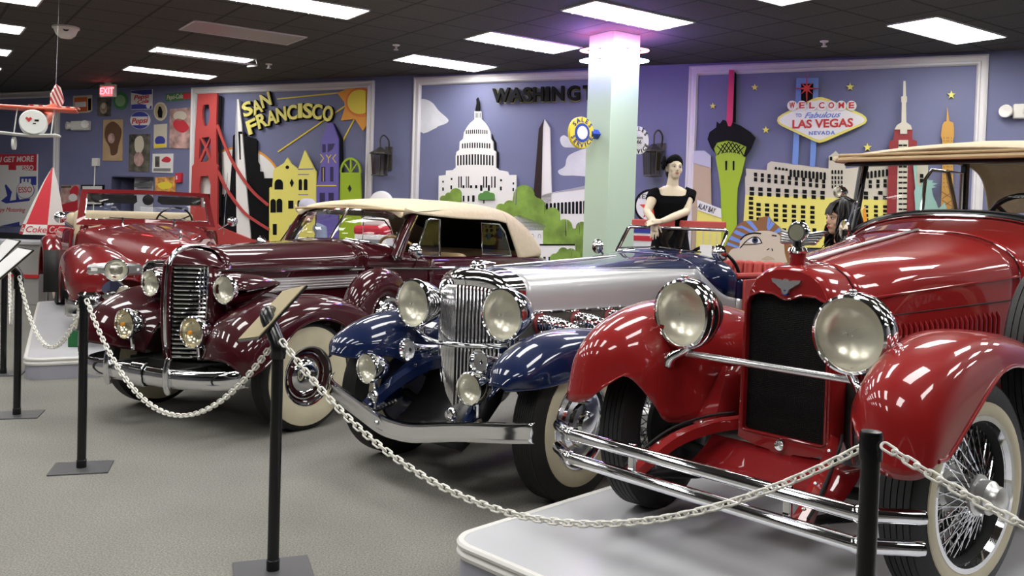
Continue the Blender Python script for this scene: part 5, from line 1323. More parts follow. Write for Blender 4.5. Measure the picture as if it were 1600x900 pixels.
for sg in (1, -1):
    B().grid([[(sg * (.222 + .012 * k), gy(.222) + .0 + .055 * k, z) for k in range(4)] for z in (.46, .7, .9, 1.10)]).build('grille_surround', MAROON, c2, solid=.004)
    B().tube(spline([(sg * .02, -.505, .455), (sg * .03, -.53, .70), (sg * .03, -.53, .95), (sg * .028, -.515, 1.10)], 5), .012, 8).build('prow_strip', MAROON, c2)
H2 = [sec2(-.25, .235, 1.225, 1.05, .60), sec2(.1, .285, 1.238, 1.06, .60), sec2(.6, .36, 1.252, 1.07, .60), sec2(1.02, .43, 1.275, 1.08, .60)]
B().grid(both(loft(H2))).build('hood', MAROON, c2, smooth=50, solid=.004)
K2 = [sec2(1.025, .43, 1.276, 1.08, .55), sec2(1.3, .565, 1.255, 1.09, .5), sec2(1.56, .715, 1.19, 1.09, .45)]
B().grid(both(loft(K2))).build('cowl', MAROON, c2, smooth=50, solid=.006)
for sg in (1, -1):
    hx = lambda Y: .235 + (Y + .25) * .153
    B().tube([(sg * (hx(Y) + .006), Y, 1.068 - .015 * (Y + .3)) for Y in [-.28 + .13 * k for k in range(11)]], .017, 8).build('hood_moulding', CHROME, c2)
    gq = []
    for Y in (.02, .97): gq.append([(sg * (hx(Y) + .008), Y, z) for z in (1.0, .905)])
    B().add(gq[0] + gq[1], [(0, 1, 3, 2)]).build('vent_grille', SATIN, c2, smooth=0, solid=.008)
    vb = [B().tube([(sg * (hx(.02) + .014), .0, z), (sg * (hx(.97) + .014), .97, z)], .006, 6).build('vent_bar', SATIN, c2) for z in (.995, .975, .955, .935, .915)]
# head lamps on teardrop pods
for sg in (1, -1):
    l = lamp(c2, (sg * .365, -.352, .951), (sg * .03, -1, -.02), .093, .10, CHROME, 'bowl')
    rows = []
    for q, r, dz in ((0, .102, 0), (.06, .110, 0), (.15, .100, .004), (.27, .075, .012), (.38, .042, .018), (.47, .006, .022)):
        rows.append([(sg * (.365 + .10 * q) + r * .86 * cos(2 * PI * k / 16), -.355 + q, .951 + dz + r * sin(2 * PI * k / 16)) for k in range(16)])
    B().grid(list(zip(*[spline(c, 4) for c in zip(*rows)])), cv=False, cu=True).build('lamp_pod', MAROON, l, smooth=60)
    B().tube([(sg * (.365 + .105 + .02), -.30 + .02, .945), (sg * .47, -.1, .955), (sg * .41, .10, .97)], .006, 6).build('pod_strip', CHROME, l)
    B().tube([(sg * .33, -.25, .90), (sg * .30, -.2, .80)], .03, 8).build('pod_foot', MAROON, l)
    l = lamp(c2, (sg * .33, -.585, .685), (sg * .03, -1, 0), .100, .12, CHROME, 'drum', 'fog_lamp', lens=mat('amber centre reflector', (.80, .74, .58), .16, .75) if sg > 0 else bpy.data.materials['amber centre reflector'])
    B().lathe([(0, .02), (.012, .018), (.014, .0)], (sg * .33, -.60, .685), (0, -1, 0), 12).build('amber_bulb', ORANGE, l)
    B().tube([(sg * .33, -.53, .58), (sg * .33, -.52, .50)], .016, 8).build('lamp_post', CHROME, l)
# fenders with catwalk
FR2 = [[(.80, -.60, .43), (.79, -.615, .47), (.75, -.63, .50), (.68, -.64, .53), (.58, -.63, .53), (.48, -.60, .52), (.38, -.55, .50), (.28, -.47, .48)],
       [(.855, -.53, .47), (.845, -.565, .56), (.79, -.60, .61), (.68, -.615, .645), (.56, -.595, .66), (.44, -.55, .66), (.34, -.47, .65), (.26, -.38, .64)],
       [(.875, -.40, .56), (.865, -.43, .68), (.81, -.48, .745), (.68, -.505, .785), (.55, -.48, .79), (.43, -.42, .78), (.33, -.34, .77), (.255, -.25, .77)],
       [(.88, -.20, .72), (.87, -.21, .79), (.815, -.25, .85), (.68, -.28, .885), (.54, -.25, .875), (.43, -.20, .85), (.33, -.14, .83), (.26, -.08, .82)],
       [(.885, .02, .765), (.875, .02, .83), (.82, .01, .885), (.68, .0, .912), (.54, .01, .895), (.43, .02, .86), (.35, .03, .84), (.28, .05, .82)],
       [(.885, .24, .71), (.875, .25, .81), (.82, .26, .87), (.68, .26, .90), (.54, .26, .88), (.44, .26, .84), (.36, .26, .81), (.31, .26, .79)],
       [(.885, .42, .57), (.875, .47, .74), (.82, .50, .81), (.68, .52, .845), (.55, .52, .82), (.46, .52, .78), (.40, .52, .75), (.35, .52, .72)],
       [(.885, .55, .40), (.875, .68, .62), (.82, .74, .71), (.68, .78, .75), (.56, .78, .72), (.48, .78, .67), (.43, .78, .62), (.39, .78, .58)],
       [(.885, .80, .30), (.875, 1.0, .43), (.82, 1.10, .52), (.68, 1.15, .56), (.58, 1.15, .53), (.52, 1.15, .47), (.48, 1.15, .42), (.45, 1.15, .38)],
       [(.885, 1.3, .27), (.875, 1.42, .30), (.82, 1.48, .32), (.68, 1.5, .33), (.6, 1.5, .33), (.55, 1.5, .32), (.52, 1.5, .31), (.5, 1.5, .30)]]
fender(c2, FR2, MAROON)
for sg in (1, -1):
    B().box((sg * .74, 2.1, .27), (.30, 1.3, .04)).build('running_board', BLACK, c2, bevel=.01)
    # covered side-mount spare
    o = Vector((sg * .76, .80, .71)); ax = Vector((sg, 0, 0))
    sp_ = B().lathe([(0, -.10), (.30, -.10), (.355, -.07), (.372, 0), (.36, .06), (.31, .10), (.22, .105), (.16, .095), (.15, .08), (0, .08)], o, ax, 48).build('spare_cover', MAROON, c2, smooth=60)
    B().lathe([(.16, .10), (.15, .115), (.14, .105), (.11, .10), (.10, .125), (.07, .15), (0, .155)], o, ax, 36).build('spare_hub_cap', CHROME, sp_)
    wheel(c2, sg * .735, 0, .372, sg, .16, .335, .20, 'disc', MAROON, grooves=7, axis=(sg * cos(rad(8)), -sg * sin(rad(8)), 0))
    wheel(c2, sg * .735, 3.3, .372, sg, .16, .335, .20, 'disc', MAROON, grooves=7)
    rf = [[(sg * x, 3.3 + r * cos(a) * .60, .36 + r * sin(a) * .50) for x, r in ((.89, .84), (.87, .97), (.76, 1.04), (.66, 1.0), (.58, .9))] for a in [PI * k / 10 for k in range(11)]]
    B().grid(loft(rf, 2, 3)).build('rear_fender', MAROON, c2, smooth=60, solid=.008, off=0)
# body side and tail
T2 = [[(.64, 1.55, 1.14), (.70, 1.55, 1.09), (.72, 1.55, .9), (.70, 1.55, .6), (.62, 1.55, .36)], [(.70, 2.0, 1.13), (.755, 2.0, 1.08), (.775, 2.0, .9), (.75, 2.0, .6), (.68, 2.0, .34)],
      [(.71, 2.8, 1.12), (.765, 2.8, 1.07), (.785, 2.8, .9), (.76, 2.8, .6), (.69, 2.8, .34)], [(.66, 3.6, 1.09), (.73, 3.6, 1.04), (.76, 3.6, .88), (.74, 3.6, .6), (.66, 3.6, .36)],
      [(.45, 4.3, .98), (.55, 4.3, .93), (.58, 4.3, .8), (.56, 4.3, .6), (.48, 4.3, .4)], [(.15, 4.62, .82), (.2, 4.62, .78), (.22, 4.62, .7), (.22, 4.62, .6), (.18, 4.62, .48)]]
g = loft(T2, 5, 4)
for sg in (1, -1):
    B().grid([[(p[0] * sg, p[1], p[2]) for p in r] for r in g]).build('body_side', MAROON, c2, smooth=50, solid=.012)
    B().tube([(sg * x_, y_, z_) for x_, y_, z_ in ((.45, 1.06, 1.055), (.58, 1.3, 1.05), (.725, 1.56, 1.045), (.775, 2.0, 1.04), (.79, 2.5, 1.035), (.79, 2.9, 1.03), (.75, 3.6, 1.01))], .012, 8).build('belt_moulding', CHROME, c2)
    B().box((sg * .785, 1.75, .98), (.02, .11, .022)).build('door_handle', CHROME, c2, bevel=.006)
B().grid([[(x * s, Y, z + .04 * (1 - s * s)) for s in (-1, -.5, 0, .5, 1)] for Y, x, z in ((3.4, .68, 1.09), (3.6, .66, 1.09), (4.3, .45, .98), (4.62, .15, .82))]).build('rear_deck', MAROON, c2, solid=.01)
B().box((0, 2.4, .42), (1.3, 2.2, .05)).build('cabin_floor', BLACKM, c2)
for Y in (1.95, 3.05):
    B().box((0, Y, .62), (1.25, .5, .2)).build('seat', TAN, c2, bevel=.06, seg=4)
    B().box((0, Y + .27, .88), (1.25, .16, .54), rx=-.16).build('seat_back', TAN, c2, bevel=.06, seg=4)
# windshield with painted frame
def wsp(x, k): return (x * .93 * (1 - .02 * k), 1.12 + .10 * (x / .62) ** 2 + .22 * k, 1.265 - .045 * (x / .62) ** 2 + (.255) * k)
wo = [wsp(x, 0) for x in (-.62, -.4, -.2, 0, .2, .4, .62)]; wt = [wsp(x, 1) for x in (.60, .56, .4, .2, 0, -.2, -.4, -.56, -.60)]
wt[0] = wsp(.61, .86); wt[-1] = wsp(-.61, .86)
B().tube(wo + wt, .011, 8, closed=True).build('windshield_trim', CHROME, c2)
B().grid([[wsp(x, k) for x in (-.61, -.4, -.2, 0, .2, .4, .61)] for k in (0.02, .5, .97)]).build('windshield_glass', GLASS, c2, solid=.004)
B().tube([wsp(0, 0), wsp(0, 1)], .014, 8).build('centre_post', CHROME, c2)
for sg in (1, -1):
    a0 = Vector(wsp(sg * .655, -.12)); a1 = Vector(wsp(sg * .665, 1.06))
    B().tube(spline([a0 + Vector((0, .01, -.05)), a0 * .5 + a1 * .5 + Vector((0, .01, 0)), a1], 4), [.052, .047, .043, .040, .038, .036, .035, .034, .033], 14).build('windshield_pillar', MAROON, c2)
    B().tube([a0 + Vector((sg * .045, -.015, .0)), a1 + Vector((sg * .032, -.012, 0))], .007, 6).build('pillar_trim', CHROME, c2)
    q = [(sg * .70, 1.36, 1.15), (sg * .69, 1.52, 1.44), (sg * .69, 1.56, 1.455), (sg * .69, 1.72, 1.455), (sg * .70, 1.72, 1.145)]
    B().tube(q, .009, 8, closed=True).build('vent_window_frame', CHROME, c2)
    B().add(q, [tuple(range(5))]).build('vent_window_glass', GLASS, c2, smooth=0, solid=.004)
    q = [(sg * .70, 2.42, 1.14), (sg * .69, 2.42, 1.43), (sg * .685, 2.75, 1.42), (sg * .69, 2.86, 1.34), (sg * .70, 2.98, 1.12)]
    B().tube(q, .008, 8, closed=True).build('quarter_window_frame', CHROME, c2)
    B().add(q, [tuple(range(5))]).build('quarter_window_glass', GLASS, c2, smooth=0, solid=.004)
    m_ = B().lathe([(0, .036), (.025, .032), (.048, .020), (.062, 0), (.058, -.008), (0, -.01)], (sg * .83, 1.17, 1.20), (sg * .1, -1, 0), 28).build('side_mirror', CHROME, c2)
    B().tube(spline([(sg * .83, 1.19, 1.19), (sg * .79, 1.25, 1.12), (sg * .70, 1.33, 1.06)], 4), .008, 6).build('mirror_arm', CHROME, m_)
B().grid([[wsp(x, k) for x in (-.66, -.4, 0, .4, .66)] for k in (1.0, 1.10)]).build('windshield_header', MAROON, c2, solid=.03)
for x in (-.3, .3):
    b = B().lathe([(.022, 0), (.018, .03), (0, .04)], wsp(x, -.12), (0, -.5, 1), 14); b.tube([wsp(x, -.1), wsp(x, .06)], .007, 6); b.tube([wsp(x - .14, .05), wsp(x + .10, .03)], .005, 6); b.build('wiper', CHROME, c2)
sw = Vector((.36, 1.62, 1.13)); sa = Vector((0, .8, .6)).normalized(); e1 = Vector((1, 0, 0)); e2 = sa.cross(e1)
o_ = B().tube([sw + (e1 * cos(2 * PI * k / 36) + e2 * sin(2 * PI * k / 36)) * .21 for k in range(36)], .013, 8, closed=True).build('steering_wheel', WOOD, c2)
b = B()
for k in range(3): b.tube([sw, sw + (e1 * cos(PI / 2 + 2 * PI / 3 * k) + e2 * sin(PI / 2 + 2 * PI / 3 * k)) * .2], .009, 6)
b.tube([sw, sw - sa * .5], .018, 8); b.build('steering_column', BLACK, o_)
# canvas roof
def rs(Y, zt, zl, w_=.71, dy=0): return [(0, Y, zt), (w_ * .4, Y, zt - .012), (w_ * .75, Y, zt - .04), (w_ * .93, Y + dy, zt - .085), (w_, Y + dy, zl + .02), (w_, Y + dy, zl)]
RP = [[(x * .98, Y, z) for x, Y, z in rs(1.345, 1.545, 1.525, .61)], rs(1.36, 1.575, 1.512, .615), rs(1.5, 1.605, 1.49, .665), rs(2.0, 1.635, 1.465), rs(2.6, 1.635, 1.455), rs(2.85, 1.62, 1.43)]
rf_ = B().grid(both(loft(RP, 4, 4))).build('canvas_roof', CANVAS, c2, smooth=60, solid=.010)
q = [[(0, 2.85, 1.62), (.28, 2.85, 1.608), (.53, 2.85, 1.58), (.66, 2.85, 1.535), (.71, 2.85, 1.45), (.71, 2.85, 1.43)],
     [(0, 3.1, 1.58), (.28, 3.1, 1.568), (.53, 3.1, 1.54), (.67, 3.08, 1.48), (.715, 3.0, 1.38), (.72, 2.92, 1.33)],
     [(0, 3.45, 1.44), (.28, 3.45, 1.43), (.53, 3.43, 1.40), (.68, 3.38, 1.35), (.725, 3.2, 1.26), (.73, 3.0, 1.2)],
     [(0, 3.72, 1.22), (.28, 3.72, 1.22), (.53, 3.70, 1.20), (.67, 3.66, 1.17), (.725, 3.4, 1.12), (.735, 3.06, 1.10)],
     [(0, 3.76, 1.10), (.28, 3.76, 1.10), (.53, 3.74, 1.10), (.66, 3.68, 1.09), (.71, 3.42, 1.09), (.73, 3.08, 1.09)]]
B().grid(both(loft(q, 5, 4))).build('canvas_rear_quarter', CANVAS, rf_, smooth=60, solid=.010)
B().tube([(x, 1.342 - .0, 1.532 - .02 * (x / .7) ** 2) for x in (-.60, -.45, -.25, 0, .25, .45, .60)], .010, 8).build('roof_binding', TAN, rf_)
B().grid([[(x, Y, z - .03 - .03 * abs(x)) for x in (-.66, -.33, 0, .33, .66)] for Y, z in ((1.42, 1.56), (2.0, 1.60), (2.8, 1.58), (3.4, 1.40), (3.7, 1.15))]).build('headlining', mat('black lining', (.012, .012, .011), .9), c2)
# bumper
bp = spline([(-.82, -.36, .37), (-.79, -.50, .365), (-.64, -.64, .375), (-.3, -.715, .395), (0, -.72, .395), (.3, -.715, .395), (.62, -.67, .41), (.77, -.61, .43), (.80, -.56, .435)], 6)
prof = [(0.01, -.058), (-.012, -.056), (-.026, -.035), (-.030, 0), (-.026, .035), (-.012, .056), (.01, .058)]
B().grid([[(p[0], p[1] + d, p[2] + h) for d, h in prof] for p in bp]).build('bumper', CHROME, c2, smooth=60, solid=.006, off=0)
B().grid([[(x, -.72 + d * 1.3, .395 + h * 1.18) for d, h in prof] for x in (-.06, -.055, -.03, 0, .03, .055, .06)]).build('bumper_medallion', CHROME, c2, smooth=60, solid=.01, off=1)
for sg in (1, -1):
    B().tube(spline([(sg * .29, -.735, .30), (sg * .29, -.752, .36), (sg * .29, -.755, .44), (sg * .29, -.745, .50), (sg * .29, -.735, .53)], 4), [.016] + [.022] * 15 + [.015], 10).build('bumper_guard', CHROME, c2)
    B().box((sg * .3, -.55, .42), (.05, .3, .05)).build('bumper_arm', BLACKM, c2)
B().box((0, -.30, .40), (.9, .3, .08)).build('front_valance', BLACKM, c2)
B().tube([(-.7, 0, .33), (.7, 0, .33)], .03, 8).build('front_axle', BLACKM, c2)
# ================================================================ red convertible on the far platform
c1 = car('vintage_convertible', 'dark red open convertible with heavy chrome headlights on the far platform', -3.59, 9.22, -31, .18)
R1M = mat('dark red enamel', (.20, .012, .014), .35, coat=1, spec=.12)
# hood and nose
N1 = [[(0, -.80, .80), (.12, -.80, .79), (.22, -.78, .76), (.30, -.74, .70), (.32, -.72, .62), (.33, -.72, .50)],
      [(0, -.79, .88), (.13, -.78, .865), (.24, -.75, .82), (.33, -.69, .74), (.38, -.66, .64), (.40, -.66, .50)],
      [(0, -.68, .965), (.14, -.67, .945), (.27, -.62, .88), (.37, -.55, .78), (.43, -.5, .68), (.45, -.5, .5)],
      [(0, -.35, 1.02), (.16, -.34, 1.0), (.32, -.31, .93), (.43, -.27, .83), (.48, -.24, .74), (.50, -.24, .55)],
      [(0, .2, 1.07), (.18, .2, 1.055), (.38, .2, 1.0), (.51, .2, .92), (.56, .2, .82), (.57, .2, .6)],
      [(0, .75, 1.10), (.2, .75, 1.09), (.44, .75, 1.045), (.60, .75, .98), (.66, .75, .88), (.67, .75, .6)],
      [(0, 1.22, 1.125), (.22, 1.24, 1.12), (.48, 1.27, 1.09), (.68, 1.31, 1.04), (.76, 1.33, .94), (.78, 1.33, .6)]]
B().grid(both(loft(N1))).build('hood', R1M, c1, smooth=60, solid=.004)
B().tube([(0, -.79 + .0, .86), (0, -.70, .955), (0, -.35, 1.024), (0, .2, 1.075), (0, .75, 1.106)], .006, 6).build('hood_strip', R1M, c1)
o = B().lathe([(.012, 0), (.02, .01), (.014, .03), (.012, .06), (.018, .075), (.010, .09), (0, .092)], (0.02, -.55, .985), (0, -.1, 1), 16).build('hood_ornament', CHROME, c1)
# fenders
F1 = [[(.70, -.80, .42), (.72, -.83, .50), (.70, -.85, .58), (.62, -.86, .62), (.50, -.84, .62), (.40, -.80, .60), (.32, -.74, .56)],
      [(.90, -.66, .42), (.93, -.69, .54), (.90, -.72, .65), (.78, -.755, .74), (.62, -.75, .76), (.48, -.72, .74), (.36, -.66, .68)],
      [(.965, -.46, .48), (.975, -.48, .62), (.94, -.50, .74), (.82, -.53, .83), (.65, -.53, .86), (.51, -.50, .83), (.40, -.46, .74)],
      [(.98, -.2, .60), (.985, -.21, .70), (.95, -.22, .81), (.84, -.24, .89), (.68, -.24, .91), (.55, -.23, .87), (.45, -.22, .76)],
      [(.98, .1, .66), (.985, .1, .74), (.95, .1, .83), (.85, .1, .90), (.71, .1, .915), (.59, .1, .87), (.52, .1, .78)],
      [(.98, .36, .55), (.985, .38, .68), (.95, .4, .79), (.86, .42, .87), (.74, .42, .89), (.64, .42, .85), (.56, .42, .78)],
      [(.96, .6, .30), (.965, .66, .5), (.94, .72, .68), (.87, .78, .80), (.78, .8, .83), (.70, .8, .80), (.62, .8, .74)],
      [(.93, 1.1, .26), (.935, 1.15, .42), (.92, 1.2, .60), (.87, 1.25, .74), (.82, 1.28, .79), (.76, 1.3, .78), (.70, 1.3, .74)]]
fender(c1, F1, R1M)
# grille halves
for sg in (1, -1):
    B().add([(sg * x, Y, z) for x, Y, z in ((.03, -.842, .80), (.32, -.825, .785), (.36, -.80, .72), (.36, -.79, .60), (.03, -.842, .57))], [(0, 1, 2, 3, 4)]).build('grille_backing', BLACKM, c1, smooth=0, solid=.01)
    B().tube([(sg * x, Y, z) for x, Y, z in ((.03, -.85, .805), (.32, -.835, .79), (.365, -.81, .72), (.365, -.80, .60), (.03, -.85, .565))], .012, 8, closed=True).build('grille_frame', CHROME, c1)
    for k in range(8):
        z = .59 + .026 * k
        B().tube([(sg * .035, -.852, z), (sg * (.36 if z < .74 else .34), -.812, z)], .0065, 6).build('grille_bar', CHROME, c1)
    for k in range(3): B().tube([(sg * (.10 + .08 * k), -.85 + .008 * k, .575), (sg * (.10 + .08 * k), -.85 + .008 * k, .79)], .0045, 6).build('grille_upright', CHROME, c1)
    # lower grille and chrome nacelles
    B().tube([(sg * .05, -.84, .50), (sg * .45, -.82, .50), (sg * .66, -.76, .49)], .02, 8).build('lower_grille_bar', CHROME, c1)
    B().box((sg * .34, -.79, .455), (.56, .04, .07)).build('lower_grille', BLACKM, c1)
    l = lamp(c1, (sg * .60, -.885, .715), (sg * .05, -1, 0), .100, .12, CHROME, 'bowl')
    rows = []
    for q, r in ((-.235, .028), (-.22, .046), (-.12, .060), (0, .068), (.12, .060), (.22, .046), (.235, .028)):
        rows.append([(sg * (.60 + q), -.80 + .06 * abs(q) + (.10 * max(q, 0)) - .02, .715 + r), (sg * (.60 + q), -.845 + .06 * abs(q) + .18 * max(q, 0), .715 + r * .6), (sg * (.60 + q), -.845 + .06 * abs(q) + .18 * max(q, 0), .715 - r * .6), (sg * (.60 + q), -.80 + .06 * abs(q) + .10 * max(q, 0) - .02, .715 - r)])
    B().grid(rows).build('lamp_surround', STEEL, l, smooth=40)
    for q in (-.17, .17): B().box((sg * (.60 + q), -.838 + (.035 if q > 0 else .01), .715), (.07, .012, .03)).build('parking_lens', PLAST, l, bevel=.004)
    B().lathe([(0, .03), (.03, .024), (.038, 0), (.03, -.03), (.0, -.05)], (sg * .285, -.86, .60), (0, -1, 0), 16).build('signal_lamp', PLAST, c1)
    # round lamp above bumper
    lamp(c1, (sg * .53, -.87, .50), (0, -1, 0), .065, .08, CHROME, 'bowl', 'driving_lamp')
    # windshield sides, mirror
    B().lathe([(0, .036), (.025, .032), (.048, .020), (.062, 0), (.058, -.008), (0, -.01)], (sg * .93, 1.15, 1.16), (0, -1, 0), 20).build('side_mirror', CHROME, c1)
    B().tube([(sg * .92, 1.17, 1.15), (sg * .80, 1.3, 1.06)], .009, 6).build('mirror_arm', CHROME, c1)
    wheel(c1, sg * .77, 0, .37, sg, .165, .30, .20, 'disc', R1M)
    wheel(c1, sg * .77, 3.2, .37, sg, .165, .30, .20, 'disc', R1M)
    # body side and rear fender
    g = loft([[(.78, 1.33, 1.04), (.80, 1.33, .95), (.81, 1.33, .7), (.78, 1.33, .3)], [(.82, 2.2, 1.03), (.85, 2.2, .95), (.86, 2.2, .7), (.82, 2.2, .28)], [(.80, 3.2, 1.0), (.84, 3.2, .92), (.86, 3.2, .7), (.82, 3.2, .3)], [(.55, 4.3, .86), (.62, 4.3, .8), (.64, 4.3, .65), (.60, 4.3, .4)]], 5, 4)
    B().grid([[(p[0] * sg, p[1], p[2]) for p in r] for r in g]).build('body_side', R1M, c1, smooth=50, solid=.012)
    rf = [[(sg * x, 3.2 + r * cos(a) * .70, .34 + r * sin(a) * .56) for x, r in ((1.0, .74), (1.0, .90), (.93, 1.0), (.82, 1.0), (.76, .9))] for a in [PI * k / 10 for k in range(11)]]
    B().grid(loft(rf, 2, 3)).build('rear_fender', R1M, c1, smooth=60, solid=.008, off=0)
    B().grid([[(sg * (1.015), 2.47, .74 - .26 * k), (sg * .74, 2.43, .74 - .26 * k)] for k in range(3)]).build('stone_guard', RUBBER, c1, solid=.01)
# windshield
def w1(x, z): return (x, 1.26 + .06 * (x / .7) ** 2 + (z - 1.12) * .35, z)
out_ = [w1(-.76, 1.08), w1(-.70, 1.485), w1(0, 1.50), w1(.70, 1.485), w1(.76, 1.08), w1(0, 1.10)]
inn = [w1(-.675, 1.145), w1(-.64, 1.44), w1(0, 1.452), w1(.64, 1.44), w1(.675, 1.145), w1(0, 1.16)]
ro = [spline([a, b_], 6)[:-1] for a, b_ in zip(out_, out_[1:] + out_[:1])]; ri = [spline([a, b_], 6)[:-1] for a, b_ in zip(inn, inn[1:] + inn[:1])]
ro = [p for s in ro for p in s]; ri = [p for s in ri for p in s]
B().grid([ro, [(p[0], p[1] - .012, p[2]) for p in ro], [(p[0], p[1] - .012, p[2]) for p in ri], ri], cv=True).build('windshield_frame', R1M, c1, smooth=30, solid=.02)
B().tube([(p[0], p[1] - .014, p[2]) for p in ri], .006, 6, closed=True).build('windshield_trim', CHROME, c1)
B().grid([[w1(x, z) for x in (-.62, -.3, 0, .3, .62)] for z in (1.15, 1.3, 1.445)]).build('windshield_glass', GLASS, c1, solid=.004)
for sg in (1, -1):
    x0 = sg * .36
    B().poly([[(x0 - .24, 1.435), (x0 + .24, 1.435), (x0 + .25, 1.36), (x0 + .22, 1.335), (x0 - .20, 1.335), (x0 - .25, 1.37)]], lambda x, z, d: (x, 1.40 + d, z), 0, .015).build('sun_visor', BLACK, c1, smooth=0)
    b = B().tube([w1(sg * .28, 1.09), w1(sg * .28, 1.17)], .014, 8); b.tube([w1(sg * .42, 1.17), w1(sg * .10, 1.155)], .006, 6); b.build('wiper', CHROME, c1)
B().lathe([(0, -.01), (.06, -.008), (.062, .004), (0, .006)], (0, 1.36, 1.385), (0, -1, 0), 24).build('rear_view_mirror', BLACK, c1).scale = (1.0, 1, 1)
B().box((0, 2.0, .62), (1.35, .55, .2)).build('seat', mat('cream leather', (.62, .52, .34), .5), c1, bevel=.06, seg=4)
B().box((0, 2.32, .98), (1.4, .16, .52), rx=-.14).build('seat_back', bpy.data.materials['cream leather'], c1, bevel=.06, seg=4)
B().box((0, 3.15, 1.10), (1.45, .45, .2)).build('folded_top', CANVAS, c1, bevel=.08, seg=4)
B().grid([[(x * s, Y, z + .05 * (1 - s * s)) for s in (-1, -.5, 0, .5, 1)] for Y, x, z in ((3.35, .79, 1.0), (3.8, .70, .95), (4.3, .55, .86), (4.6, .3, .7))]).build('rear_deck', R1M, c1, solid=.01)
B().box((0, 1.5, 1.02), (1.4, .2, .12)).build('dashboard', R1M, c1, bevel=.03)
sw = Vector((.36, 1.72, 1.12)); sa = Vector((0, .88, .48)).normalized(); e1 = Vector((1, 0, 0)); e2 = sa.cross(e1)
o_ = B().tube([sw + (e1 * cos(2 * PI * k / 36) + e2 * sin(2 * PI * k / 36)) * .21 for k in range(36)], .012, 8, closed=True).build('steering_wheel', BLACK, c1)
b = B()
for k in range(3): b.tube([sw, sw + (e1 * cos(PI / 2 + 2 * PI / 3 * k) + e2 * sin(PI / 2 + 2 * PI / 3 * k)) * .2], .009, 6)
b.build('steering_spokes', BLACK, o_)
B().tube([(.80, 1.05, 1.0), (.86, 1.15, 1.75)], .004, 6).build('aerial', CHROME, c1)
# bumper with stepped ends
bp = spline([(-1.0, -.62, .36), (-.97, -.80, .36), (-.80, -.92, .36), (-.4, -.985, .36), (0, -1.0, .36), (.4, -.985, .36), (.80, -.92, .36), (.97, -.80, .36), (1.0, -.62, .36)], 6)
prof = [(0.02, -.075), (-.02, -.072), (-.035, -.045), (-.02, -.022), (-.03, .0), (-.02, .022), (-.035, .045), (-.02, .072), (.02, .075)]
B().grid([[(p[0], p[1] + d, p[2] + h) for d, h in prof] for p in bp]).build('bumper', CHROME, c1, smooth=50, solid=.006, off=0)
for sg in (1, -1):
    B().lathe([(.16, -.075), (.175, -.05), (.16, -.02), (.155, .0), (.165, .03), (.15, .06), (.12, .075), (.10, .10), (.115, .12), (.09, .145), (.0, .15)], (sg * .80, -.80, .37), (0, 0, 1), 32).build('bumper_end', CHROME, c1)
B().tube([(-.75, 0, .33), (.75, 0, .33)], .03, 8).build('front_axle', BLACKM, c1)
# ---------------------------------------------------------------- platforms
PLT = mat('grey platform top', (.53, .535, .56), .35, noise=(1.6, .05)); PLS = mat('lavender grey platform side', (.36, .36, .42), .5); PLW = mat('white edge trim', (.74, .73, .70), .4)
def platform(label, x, y, t, L, W, z, r=.14):
    T = thing('display_platform', label, 'platform', (x, y, 0), -rad(t))
    def outl(o):
        P = []
        for cx, cy, a0 in ((r, r, 180), (W - r, r, 270), (W - r, L - r, 0), (r, L - r, 90)):
            for k in range(9):
                a = rad(a0 + 90 * k / 8); P.append((cx + (r + o) * cos(a), cy + (r + o) * sin(a)))
        return P
    f = lambda u, v, d: (u, v, d)
    B().poly([outl(-.012)], f, 0, z - .055).build('platform_side', PLS, T, smooth=30)
    B().poly([outl(-.02)], f, z - .05, z).build('platform_top', PLT, T, smooth=30)
    rows = [[(p[0], p[1], h) for p in outl(o)] for o, h in ((-.03, z + .001), (-.022, z + .006), (-.004, z + .004), (.004, z - .006), (.002, z - .018), (-.008, z - .024), (-.002, z - .032), (.004, z - .042), (.0, z - .058), (-.012, z - .062))]
    B().grid(rows, cv=True).build('edge_trim', PLW, T, smooth=40)
    return T
platform('light grey display platform with white rim under the nearest red car', -.245, 3.60, 45, 5.6, 2.7, .17)
platform('light grey display platform under the far left convertible', -4.06, 7.36, -27, 4.9, 2.7, .18)
T = thing('wheel_chock', 'small green block beside the wheel on the far platform', 'wheel block', at_z(117, 541, .18), .4)
B().box((0, 0, .07), (.11, .10, .14)).build('block', mat('green paint', (.01, .12, .03), .5), T, bevel=.006)

# ---------------------------------------------------------------- posts and chains
PV = mat('black pvc', (.006, .006, .007), .25); PLATE = mat('dark steel plate', (.10, .10, .105), .45, .3)
def post(label, x, y, H=.98, rz=0, sign=None, cap=True, tilt=0):
    T = thing('barrier_post', label, 'barrier post', (x, y, 0), rz, 'black barrier posts with chain')
    B().box((0, 0, .004), (.31, .25, .008)).build('base_plate', PLATE, T, bevel=.002)
    p = B().lathe([(0, .008), (.024, .008), (.024, H - .03), (0, H - .03)], n=24).build('pole', PV, T)
    B().lathe([(.027, .008), (.027, .05), (.024, .052)], n=24).build('socket', PV, T)
    if cap: B().lathe([(.025, H - .075), (.0285, H - .074), (.0285, H - .012), (.025, H - .002), (.012, H), (0, H)], n=24).build('end_cap', PV, T)
    return T
pA = post('black barrier post with square base on the open carpet', -2.40, 4.966, .985, rad(17))
pB = post('black barrier post carrying a tilted sign, in front of the maroon car', -.95, 3.622, .93, rad(20), cap=False)
pC = post('black capped barrier post in front of the nearest wire wheel', .925, 2.225, .985, rad(-45))
pL = post('black barrier post carrying a white sign near the left edge', -3.44, 6.166, .93, rad(17), cap=False)
pD = post('black barrier post farthest back at the left edge', -4.38, 7.63, .93, rad(20), cap=False)
post('black barrier post standing beyond the right edge', 2.35, 1.0, .985)
